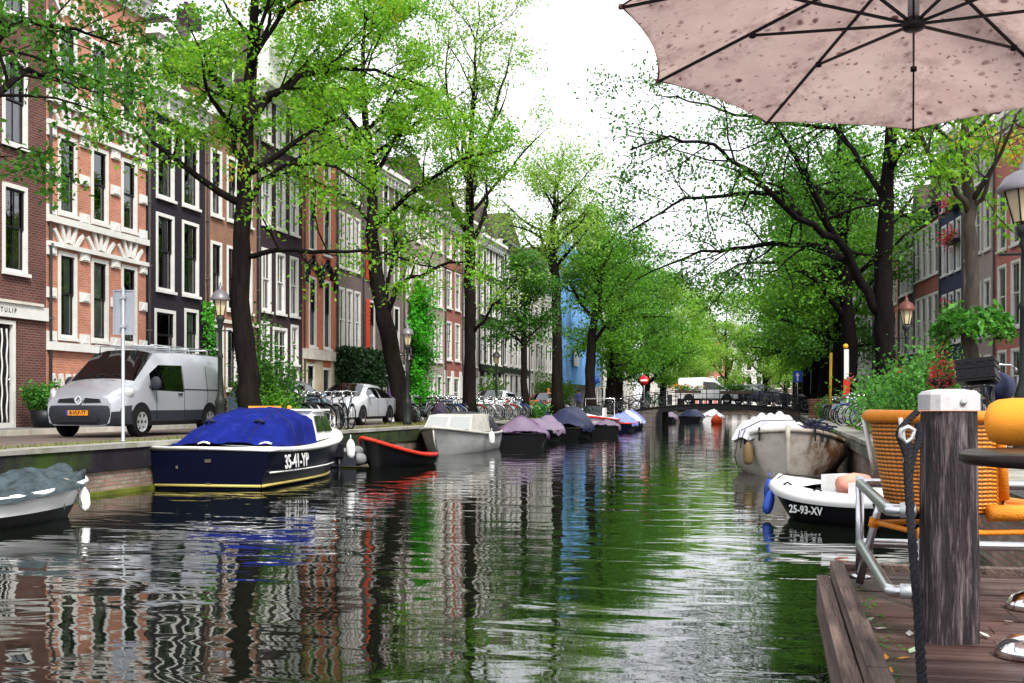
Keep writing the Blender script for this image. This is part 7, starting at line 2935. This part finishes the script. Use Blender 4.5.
for k in range(260):
    x, y = .385 + abs(rngn.normal()) * .05, rngn.uniform(4.1, 6.5)
    s = rngn.uniform(.004, .013)
    a = rngn.uniform(0, 6)
    i = len(V)
    V += [(x + s * math.cos(a), y + s * math.sin(a), DZ + .005), (x + s * math.cos(a + 2.1), y + s * math.sin(a + 2.1), DZ + .005), (x + s * math.cos(a + 4.2), y + s * math.sin(a + 4.2), DZ + .005 + s * .5)]
    F.append((i, i + 1, i + 2))
b.add(V, F)
tag(b.build('moss', L_dark), kind='stuff')

# mooring post
PX, PY = .685, 4.93
M_post = mat('weathered_post', (0.028, 0.021, 0.025), 0.75, var=0.6, vscale=2.6, bump=1.0, bscale=11, dirt=(0.24, 0.19, 0.195), dscale=3.0, dmin=0.50, dmax=0.72, stretch=(13, 13, 1.3))
t = thing('mooring_post', 'thick weathered square wooden mooring post with white painted metal cap', 'post', (PX, PY, DZ), R(13))
b = MB()
ch = .035
hw = .098
rws = []
for z, q in ((-.5, 1.02), (0, 1.02), (.3, 1.0), (.55, .985), (.86, .96), (.925, .955)):
    s = hw * q
    ring = [(s - ch, -s), (s, -s + ch), (s, s - ch), (s - ch, s), (-s + ch, s), (-s, s - ch), (-s, -s + ch), (-s + ch, -s)]
    rws.append([(x, y, z) for x, y in ring + ring[:1]])
b.grid(rws)
b.build('shaft', M_post, t)
b = MB()
s0, s1 = .100, .096
V = []
for z, s in ((.928, s0), (.992, s0), (1.006, s0 - .012), (1.014, s0 - .05)):
    c = .03
    V.append([(x, y, z) for x, y in [(s - c, -s), (s, -s + c), (s, s - c), (s - c, s), (-s + c, s), (-s, s - c), (-s, -s + c), (-s + c, -s), (s - c, -s)]])
b.grid(V)
k = b.add(V[-1][:8], [])
b.f.append(tuple(range(k, k + 8)))
b.m.append(0)
b.s.append(False)
b.build('cap', mat('chipped_white_cap', (0.50, 0.49, 0.50), 0.5, var=0.12, vscale=9, dirt=(0.25, 0.23, 0.23), dscale=7, dmin=0.58, dmax=0.75), t)
b = MB()
b.lathe([(0, -.008), (.012, -.006), (.014, 0)], (.02, -.102, .96), 8, 'y')
b.build('bolt', M_steel, t)

# rope, eye and shackle
t = thing('mooring_rope', 'thick black rope hanging from a shackle on the mooring post down to the planks', 'rope', (PX, PY, DZ))
M_brope = mat('black_rope', (0.012, 0.013, 0.018), 0.75, bump=1.0, bscale=120)


def cam_pt(px, py, z):
    X, Y = W((px - 512) / 1150 * z, z)
    return (X - PX, Y - PY, EYE + (405 - py) / 1150 * z - DZ)


def twisted(b, pts, r, turns=26):
    """three strands laid round a path"""
    P = [Vector(p) for p in pts]
    # resample
    Q = []
    for i in range(len(P) - 1):
        for k in range(12):
            f = k / 12
            a = P[max(i - 1, 0)]
            d = P[min(i + 2, len(P) - 1)]
            p0, p1 = P[i], P[i + 1]
            Q.append(0.5 * ((2 * p0) + (p1 - a) * f + (2 * a - 5 * p0 + 4 * p1 - d) * f * f + (3 * p0 - a - 3 * p1 + d) * f ** 3))
    Q.append(P[-1])
    for s in range(3):
        out = []
        for i, q in enumerate(Q):
            d = (Q[min(i + 1, len(Q) - 1)] - Q[max(i - 1, 0)]).normalized()
            u = d.cross(Vector((0.3, 1, 0.1))).normalized()
            v = d.cross(u)
            a = i * 0.9 + s * 2 * PI / 3
            out.append(q + (u * math.cos(a) + v * math.sin(a)) * r * 0.5)
        b.tube(out, r * 0.62, 6)


b = MB()
twisted(b, [cam_pt(909, 444, 4.46), cam_pt(908, 470, 4.40), cam_pt(911, 520, 4.28), cam_pt(914, 560, 4.12), cam_pt(918, 610, 3.98), cam_pt(921, 660, 3.80), cam_pt(923, 690, 3.68)], .0165)
b.build('rope', M_brope, t)
b = MB()
twisted(b, [cam_pt(917, 412, 4.56), cam_pt(905, 424, 4.50), cam_pt(899, 434, 4.47), cam_pt(904, 448, 4.45), cam_pt(911, 470, 4.41)], .013)
twisted(b, [cam_pt(918, 424, 4.54), cam_pt(919, 440, 4.50), cam_pt(913, 456, 4.45), cam_pt(909, 480, 4.41)], .014)
b.build('splice', M_brope, t)
b = MB()
b.tube([cam_pt(x, y, 4.45) for x, y in ((901, 430), (900, 436), (906, 443), (912, 438), (914, 430), (908, 427))], .010, 8, closed=True)
b.build('shackle', M_steel, t)

# guard rail of bent tube along the terrace edge
t = thing('guard_rail', 'low grey tubular guard rail bent round the terrace corner from the mooring post', 'guard rail', (0, 0, DZ))
b = MB()


def bent(pts, r=.08):
    """corner rounding"""
    out = [Vector(pts[0])]
    for i in range(1, len(pts) - 1):
        p = Vector(pts[i])
        a, c = (Vector(pts[i - 1]) - p).normalized(), (Vector(pts[i + 1]) - p).normalized()
        for k in range(6):
            f = k / 5
            q0, q1 = p + a * r * (1 - f), p + c * r * f
            out.append(q0 * (1 - f) + q1 * f)
    out.append(Vector(pts[-1]))
    return out


for z in (.52, .19):
    b.tube(bent([(PX - .13, 4.93, z), (.455, 4.93, z), (.455, 6.62, z), (1.62, 6.62, z)], .05), .026, 10)
b.build('rail_tube', M_alu, t)
for (x, y) in ((.455, 6.60), (1.60, 6.62)):
    b = MB()
    b.tube([(x, y, 0), (x, y, .56)], .023, 10)
    b.lathe([(0, 0), (.06, 0), (.06, .012), (.025, .02)], (x, y, 0), 12)
    b.build('upright', M_alu, t)
b = MB()
for z in (.52, .19):
    b.lathe([(.026, PX - .19), (.032, PX - .185), (.032, PX - .13), (.026, PX - .125)], (0, 4.93, z), 12, 'x')
b.build('collar', M_steel, t)

# ---- wicker armchairs


def wicker_mat():
    m = bpy.data.materials.new('orange_wicker')
    m.use_nodes = True
    n, l = nodes_of(m)
    bs = n['Principled BSDF']
    uv = n.new('ShaderNodeUVMap')
    ch_ = n.new('ShaderNodeTexChecker')
    wv = n.new('ShaderNodeTexWave')
    wv.wave_type = 'BANDS'
    wv.bands_direction = 'Y'
    wv.inputs['Scale'].default_value = 7.5
    wv.inputs['Distortion'].default_value = 0.6
    wv2 = n.new('ShaderNodeTexWave')
    wv2.bands_direction = 'X'
    wv2.inputs['Scale'].default_value = 13
    tc = n.new('ShaderNodeTexCoord')
    l.new(tc.outputs['UV'], wv.inputs['Vector'])
    l.new(tc.outputs['UV'], wv2.inputs['Vector'])
    mu = n.new('ShaderNodeMath')
    mu.operation = 'MULTIPLY'
    l.new(wv.outputs['Fac'], mu.inputs[0])
    mr = n.new('ShaderNodeMapRange')
    mr.inputs[1].default_value = .0
    mr.inputs[2].default_value = .6
    mr.inputs[3].default_value = .35
    mr.inputs[4].default_value = 1
    l.new(wv2.outputs['Fac'], mr.inputs[0])
    l.new(mr.outputs[0], mu.inputs[1])
    rp = n.new('ShaderNodeValToRGB')
    rp.color_ramp.elements[0].position = .12
    rp.color_ramp.elements[0].color = (0.16, 0.05, 0.006, 1)
    rp.color_ramp.elements[1].position = .5
    rp.color_ramp.elements[1].color = (0.74, 0.25, 0.016, 1)
    l.new(mu.outputs[0], rp.inputs[0])
    l.new(rp.outputs[0], bs.inputs['Base Color'])
    bs.inputs['Roughness'].default_value = .42
    bp = n.new('ShaderNodeBump')
    bp.inputs['Distance'].default_value = .006
    l.new(mu.outputs[0], bp.inputs['Height'])
    l.new(bp.outputs[0], bs.inputs['Normal'])
    return m


M_wick = wicker_mat()
M_wrail = mat('orange_wrapped_rail', (0.74, 0.24, 0.018), 0.4, var=0.15, vscale=5, bump=0.5, bscale=160, stretch=(1, 1, 1))


def uv_grid(o, nu, nv):
    """unit UVs over a rows x columns grid mesh"""
    me = o.data
    uvl = me.uv_layers.new(name='weave')
    for p in me.polygons:
        for li in p.loop_indices:
            vi = me.loops[li].vertex_index
            i, j = divmod(vi, nu)
            uvl.data[li].uv = (j / (nu - 1), i / (nv - 1))


def make_chair(label, loc, rz):
    """forward is +X"""
    t = thing('wicker_armchair', label, 'armchair', loc, rz)
    n, m = 33, 15
    rws = []
    A = R(138)

    def shell(u, v, off=0.0):
        a = PI + (u - .5) * 2 * A
        wx = .285 + .035 * v + off
        wy = .26 + .065 * v + off
        x = .03 - .05 * v + wx * math.cos(a) * 1.0
        y = wy * math.sin(a)
        top = .47 - .40 * max(0, (abs(u - .5) * 2 - .86) / .14) ** 1.6
        z = .42 + top * v
        return (x, y, z)
    for i in range(m):
        rws.append([shell(j / (n - 1), i / (m - 1)) for j in range(n)])
    b = MB()
    b.grid(rws)
    o = b.build('backrest', M_wick, t, angle=80)
    uv_grid(o, n, m)
    o.modifiers.new('thick', 'SOLIDIFY').thickness = .018
    b = MB()
    b.tube([shell(j / 40, 1.0) for j in range(41)], [.034 - .008 * abs(j / 20 - 1) for j in range(41)], 10)
    b.build('top_rail', M_wrail, t)
    b = MB()
    rws = []
    for i in range(9):
        f = i / 8
        rws.append([(-.24 + .62 * f, (-.25 + .50 * j / 12) * (0.92 + .08 * f), .435 + .012 * math.sin(PI * j / 12) * -1 + .004) for j in range(13)])
    b.grid(rws)
    o = b.build('seat', M_wick, t, angle=60)
    uv_grid(o, 13, 9)
    o.modifiers.new('thick', 'SOLIDIFY').thickness = .02
    b = MB()
    b.tube([(.10, -.29, .43), (.34, -.285, .43), (.40, -.23, .43), (.41, -.12, .435), (.41, .12, .435), (.40, .23, .43), (.34, .285, .43), (.10, .29, .43)], .040, 10)
    b.build('front_roll', M_wrail, t)
    for sx, sy in ((-1, 1), (-1, -1), (1, 1), (1, -1)):
        b = MB()
        b.tube([(sx * .20 + (.12 if sx > 0 else 0), sy * .24, .43), (sx * .21 + (.12 if sx > 0 else 0), sy * .255, .38), (sx * .26 + (.11 if sx > 0 else -.02), sy * .31, .012)], .02, 10)
        lo = b.build('leg', M_alu, t)
        b = MB()
        p0, p1 = Vector((sx * .217 + (.118 if sx > 0 else 0), sy * .260, .36)), Vector((sx * .225 + (.117 if sx > 0 else 0), sy * .267, .31))
        b.tube([p0, p1], .026, 10)
        b.build('binding', M_wrail, lo)
    b = MB()
    for sy in (1, -1):
        b.tube([(-.215, sy * .258, .335), (.335, sy * .262, .335)], .014, 8)
    b.tube([(-.215, -.258, .335), (-.215, .258, .335)], .014, 8)
    b.build('stretcher', M_wrail, t)
    for u in (0.37, 0.63):
        b = MB()
        b.tube([shell(u, v, .03) for v in (.99, .8, .6, .45)], .012, 8)
        b.build('frame_tube', M_fwhite, t)
    return t


ch1 = make_chair('orange wicker tub armchair half hidden behind the mooring post', (.80, 6.08, DZ + .004), R(20))
# ---- tables
M_tabletop = mat('dark_table_top', (0.016, 0.009, 0.008), 0.3, var=0.3, vscale=3, spec=0.12)


def make_table(label, loc, r, hgt, feet):
    t = thing('bistro_table', label, 'table', loc)
    b = MB()
    b.lathe([(0, hgt), (r - .012, hgt), (r, hgt - .008), (r, hgt - .03), (r - .012, hgt - .036), (0, hgt - .036)], seg=56)
    b.build('tabletop', M_tabletop, t)
    b = MB()
    b.lathe([(.034, hgt - .05), (.034, .12), (.06, .06)], seg=14)
    b.lathe([(0, hgt - .037), (.14, hgt - .037), (.14, hgt - .045), (.034, hgt - .06)], seg=14)
    b.build('pedestal', M_black, t)
    for k in range(4):
        a = feet + k * PI / 2
        b = MB()
        pts = [(.02 + (r * 1.0) * q, .085 - .035 * q) for q in (0, .3, .6, .85, 1.0)]
        b.tube([(d * math.cos(a), d * math.sin(a), z) for d, z in pts], [.035, .034, .034, .034, .02], 8)
        b.build('leg', M_chrome, t)
    return t


make_table('round dark bistro table jutting in front of the mooring post', (.985, 3.56, DZ + .003), .46, .812, .4)

# the rolled cushion lies on the round table
X0, Y0 = W(1.58, 3.82)
t = thing('rolled_cushion', 'rolled orange seat cushion lying on the round dark table', 'cushion', (X0, Y0, DZ + .815 + .079), R(-28))
b = MB()
prof = [(0, 0), (.04, .002), (.062, .012), (.074, .035), (.079, .08), (.079, .45), (.07, .49), (.0, .50)]
b.lathe(prof, seg=24, axis='x')
b.build('roll', mat('orange_cushion_cloth', (0.80, 0.29, 0.025), 0.6, var=0.06, bump=0.25, bscale=260), t)

# ================================================================== PARASOL over the terrace
US = 1.5
c_cam = np.array([1.039, 1.0, 2.976]) * US
n_cam = np.array([0.06, 1.0, 0.141])
n_cam /= np.linalg.norm(n_cam)
u_cam = np.cross(n_cam, [0, 0, 1])
u_cam /= np.linalg.norm(u_cam)
v_cam = np.cross(u_cam, n_cam)
UR, UPH, UDROP, UHD = 0.757 * US, 1.231, 0.201 * US, -0.016 * US


def c2w(p):
    X, Y = W(p[0], p[2])
    return Vector((X, Y, EYE + p[1]))


UC = c2w(c_cam)
rim = lambda k, q=1.0, h=0.0: c2w(c_cam + q * UR * (math.cos(UPH + 2 * PI * k / 10) * u_cam + math.sin(UPH + 2 * PI * k / 10) * v_cam) + n_cam * h)
apex = c2w(c_cam + n_cam * UDROP)
hub = c2w(c_cam + n_cam * UHD)
t = thing('parasol', 'large stained pinkish beige parasol with dark ribs hanging over the terrace', 'parasol', (UC.x, UC.y, DZ))
O = Vector((UC.x, UC.y, DZ))


def canopy_mat():
    m = bpy.data.materials.new('stained_canvas')
    m.use_nodes = True
    n, l = nodes_of(m)
    bs = n['Principled BSDF']
    bs.inputs['Roughness'].default_value = .9
    bs.inputs['Specular IOR Level'].default_value = .1
    tc = n.new('ShaderNodeTexCoord')
    base = (0.62, 0.43, 0.39)
    t1 = n.new('ShaderNodeTexNoise')
    t1.inputs['Scale'].default_value = 3.2
    t1.inputs['Detail'].default_value = 7
    l.new(tc.outputs['Object'], t1.inputs['Vector'])
    r1 = n.new('ShaderNodeValToRGB')
    r1.color_ramp.elements[0].position = .35
    r1.color_ramp.elements[0].color = (0.54, 0.405, 0.365, 1)
    r1.color_ramp.elements[1].position = .72
    r1.color_ramp.elements[1].color = (0.42, 0.295, 0.27, 1)
    l.new(t1.outputs[0], r1.inputs[0])
    col = r1.outputs[0]
    # mould spots: two sizes of random cells, only in some cells
    for sc, rad_, keep, dark in ((15, .30, .60, (0.07, 0.02, 0.025)), (34, .36, .50, (0.10, 0.035, 0.04)), (10, .20, .62, (0.13, 0.04, 0.02))):
        vo = n.new('ShaderNodeTexVoronoi')
        vo.inputs['Scale'].default_value = sc
        dn = n.new('ShaderNodeTexNoise')
        dn.inputs['Scale'].default_value = sc * 1.3
        mv = n.new('ShaderNodeMix')
        mv.data_type = 'RGBA'
        mv.blend_type = 'ADD'
        mv.inputs[0].default_value = .035
        l.new(tc.outputs['Object'], dn.inputs['Vector'])
        l.new(tc.outputs['Object'], mv.inputs[6])
        l.new(dn.outputs['Color'], mv.inputs[7])
        l.new(mv.outputs[2], vo.inputs['Vector'])
        a = n.new('ShaderNodeMapRange')
        a.inputs[1].default_value = rad_
        a.inputs[2].default_value = rad_ * .45
        l.new(vo.outputs['Distance'], a.inputs[0])
        sp = n.new('ShaderNodeSeparateColor')
        l.new(vo.outputs['Color'], sp.inputs[0])
        g = n.new('ShaderNodeMath')
        g.operation = 'GREATER_THAN'
        g.inputs[1].default_value = keep
        l.new(sp.outputs[0], g.inputs[0])
        mu = n.new('ShaderNodeMath')
        mu.operation = 'MULTIPLY'
        l.new(a.outputs[0], mu.inputs[0])
        l.new(g.outputs[0], mu.inputs[1])
        m2 = n.new('ShaderNodeMath')
        m2.operation = 'MULTIPLY'
        l.new(mu.outputs[0], m2.inputs[0])
        l.new(sp.outputs[1], m2.inputs[1])
        mx = n.new('ShaderNodeMix')
        mx.data_type = 'RGBA'
        l.new(m2.outputs[0], mx.inputs[0])
        l.new(col, mx.inputs[6])
        mx.inputs[7].default_value = (*dark, 1)
        col = mx.outputs[2]
    sa = n.new('ShaderNodeAttribute')
    sa.attribute_name = 'seam'
    sn = n.new('ShaderNodeTexNoise')
    sn.inputs['Scale'].default_value = 9
    sn.inputs['Detail'].default_value = 9
    sn.inputs['Roughness'].default_value = .75
    l.new(tc.outputs['Object'], sn.inputs['Vector'])
    sm = n.new('ShaderNodeMapRange')
    sm.inputs[1].default_value = .46
    sm.inputs[2].default_value = .72
    l.new(sn.outputs[0], sm.inputs[0])
    sq = n.new('ShaderNodeMath')
    sq.operation = 'MULTIPLY'
    l.new(sm.outputs[0], sq.inputs[0])
    l.new(sa.outputs['Fac'], sq.inputs[1])
    mxs = n.new('ShaderNodeMix')
    mxs.data_type = 'RGBA'
    l.new(sq.outputs[0], mxs.inputs[0])
    l.new(col, mxs.inputs[6])
    mxs.inputs[7].default_value = (0.13, 0.07, 0.065, 1)
    col = mxs.outputs[2]
    wv = n.new('ShaderNodeTexNoise')
    wv.inputs['Scale'].default_value = 5
    wv.inputs['Detail'].default_value = 3
    l.new(tc.outputs['Object'], wv.inputs['Vector'])
    bp = n.new('ShaderNodeBump')
    bp.inputs['Strength'].default_value = .35
    bp.inputs['Distance'].default_value = .03
    l.new(wv.outputs[0], bp.inputs['Height'])
    l.new(bp.outputs[0], bs.inputs['Normal'])
    l.new(col, bs.inputs['Base Color'])
    tr = n.new('ShaderNodeBsdfTranslucent')
    l.new(col, tr.inputs[0])
    l.new(bp.outputs[0], tr.inputs['Normal'])
    ms = n.new('ShaderNodeMixShader')
    ms.inputs[0].default_value = .5
    l.new(bs.outputs[0], ms.inputs[1])
    l.new(tr.outputs[0], ms.inputs[2])
    l.new(ms.outputs[0], n['Material Output'].inputs[0])
    return m


b = MB()
for k in range(10):
    A_, B_ = rim(k), rim(k + 1)
    rws = []
    for i in range(13):
        q = i / 12
        row = []
        for j in range(9):
            f = j / 8
            p = apex * (1 - q) + (A_ * (1 - f) + B_ * f) * q
            # cloth hangs slack between the ribs and its hem is cut in a shallow curve
            sag = 4 * f * (1 - f)
            p = p + Vector((0, 0, -.018 * sag * math.sin(PI * min(q, .8)) - .006 * q))
            p = p + (UC - p) * (.05 * sag * q ** 6)
            row.append(p - O)
        rws.append(row)
    b.grid(rws)
o = b.build('canopy', canopy_mat(), t, angle=12)
at_ = o.data.attributes.new('seam', 'FLOAT', 'POINT')     # closeness to a rib or to the hem, where the dirt gathers
at_.data.foreach_set('value', [max(1 - min(v % 9, 8 - v % 9) / 2.2 * max(.25, (v // 9 % 13) / 12), ((v // 9 % 13) - 9.5) / 3.2, 0) for v in range(len(o.data.vertices))])
b = MB()
for k in range(10):
    A_, B_ = rim(k), rim(k + 1)
    pts = []
    for j in range(9):
        f = j / 8
        p = A_ * (1 - f) + B_ * f
        sag = 4 * f * (1 - f)
        p = p + Vector((0, 0, -.006)) + (UC - p) * (.05 * sag)
        pts.append(p - O)
    b.tube(pts, .004, 5)
b.build('hem', mat('hem_tape', (0.10, 0.05, 0.05), 0.9), t)
for k in range(10):
    b = MB()
    dn = Vector((0, 0, -.012))
    b.bar(apex + dn - O, rim(k) + dn - O, .008, .012)
    rb = b.build('rib', M_darkmetal, t)
    b = MB()
    jt = apex * .40 + rim(k) * .60 + Vector((0, 0, -.022))
    b.bar(hub - O, jt - O, .008, .011)
    b.lathe([(0, -.014), (.014, -.01), (.014, .01), (0, .014)], jt - O, 8)
    b.build('strut', M_darkmetal, rb)
    b = MB()
    b.lathe([(0, -.012), (.009, -.009), (.011, .0), (.008, .01), (0, .012)], rim(k) - O + Vector((0, 0, -.008)), 8)
    b.build('rib_tip', mat('maroon_cloth', (0.12, 0.04, 0.045), 0.9), rb)
b = MB()
b.lathe([(0, -.025), (.03, -.025), (.042, -.018), (.046, 0), (.042, .018), (.03, .025), (0, .025)], hub - O, 16)
b.build('hub', M_black, t)
b = MB()
b.tube([hub - O + Vector((0, 0, .02)), apex - O + Vector((0, 0, .10))], .022, 12)
b.build('centre_pole', M_steel, t)
# side mast and arm carrying the canopy from above, on a cross-shaped foot
MX, MY = 1.30, 5.14
base_ = Vector((MX, MY, DZ)) - O
b = MB()
b.box(-.045, .045, -.045, .045, .05, 2.75, Matrix.Translation(base_))
b.build('mast', M_darkmetal, t)
b = MB()
top = apex - O + Vector((0, 0, .10))
b.bar(base_ + Vector((0, 0, 2.70)), top + Vector((0, 0, .02)), .05, .07)
b.build('arm', M_darkmetal, t)
for (px, py) in ((1003, 609), (999, 657)):
    z = 1150 * .95 / (py - 405)
    X, Y = W((px + 28 - 512) / 1150 * z, z)
    e = Vector((X, Y, DZ)) - O
    b = MB()
    b.bar((base_.x, base_.y, base_.z + .03), (e.x, e.y, e.z + .03), .06, .03)
    pr = [(0, .088), (.04, .084), (.08, .066), (.108, .036), (.118, .004), (0, .004)]
    b.lathe(pr, (e.x, e.y, e.z), 20)
    b.build('foot', M_chrome, t)
for a in (R(-20), R(-75)):
    e = base_ + Vector((.42 * math.cos(a) * .6, .5 * math.sin(a), 0))
    b = MB()
    b.bar((base_.x, base_.y, base_.z + .03), (e.x, e.y, e.z + .03), .06, .03)
    b.lathe(pr, (e.x, e.y, e.z), 20)
    b.build('foot', M_chrome, t)
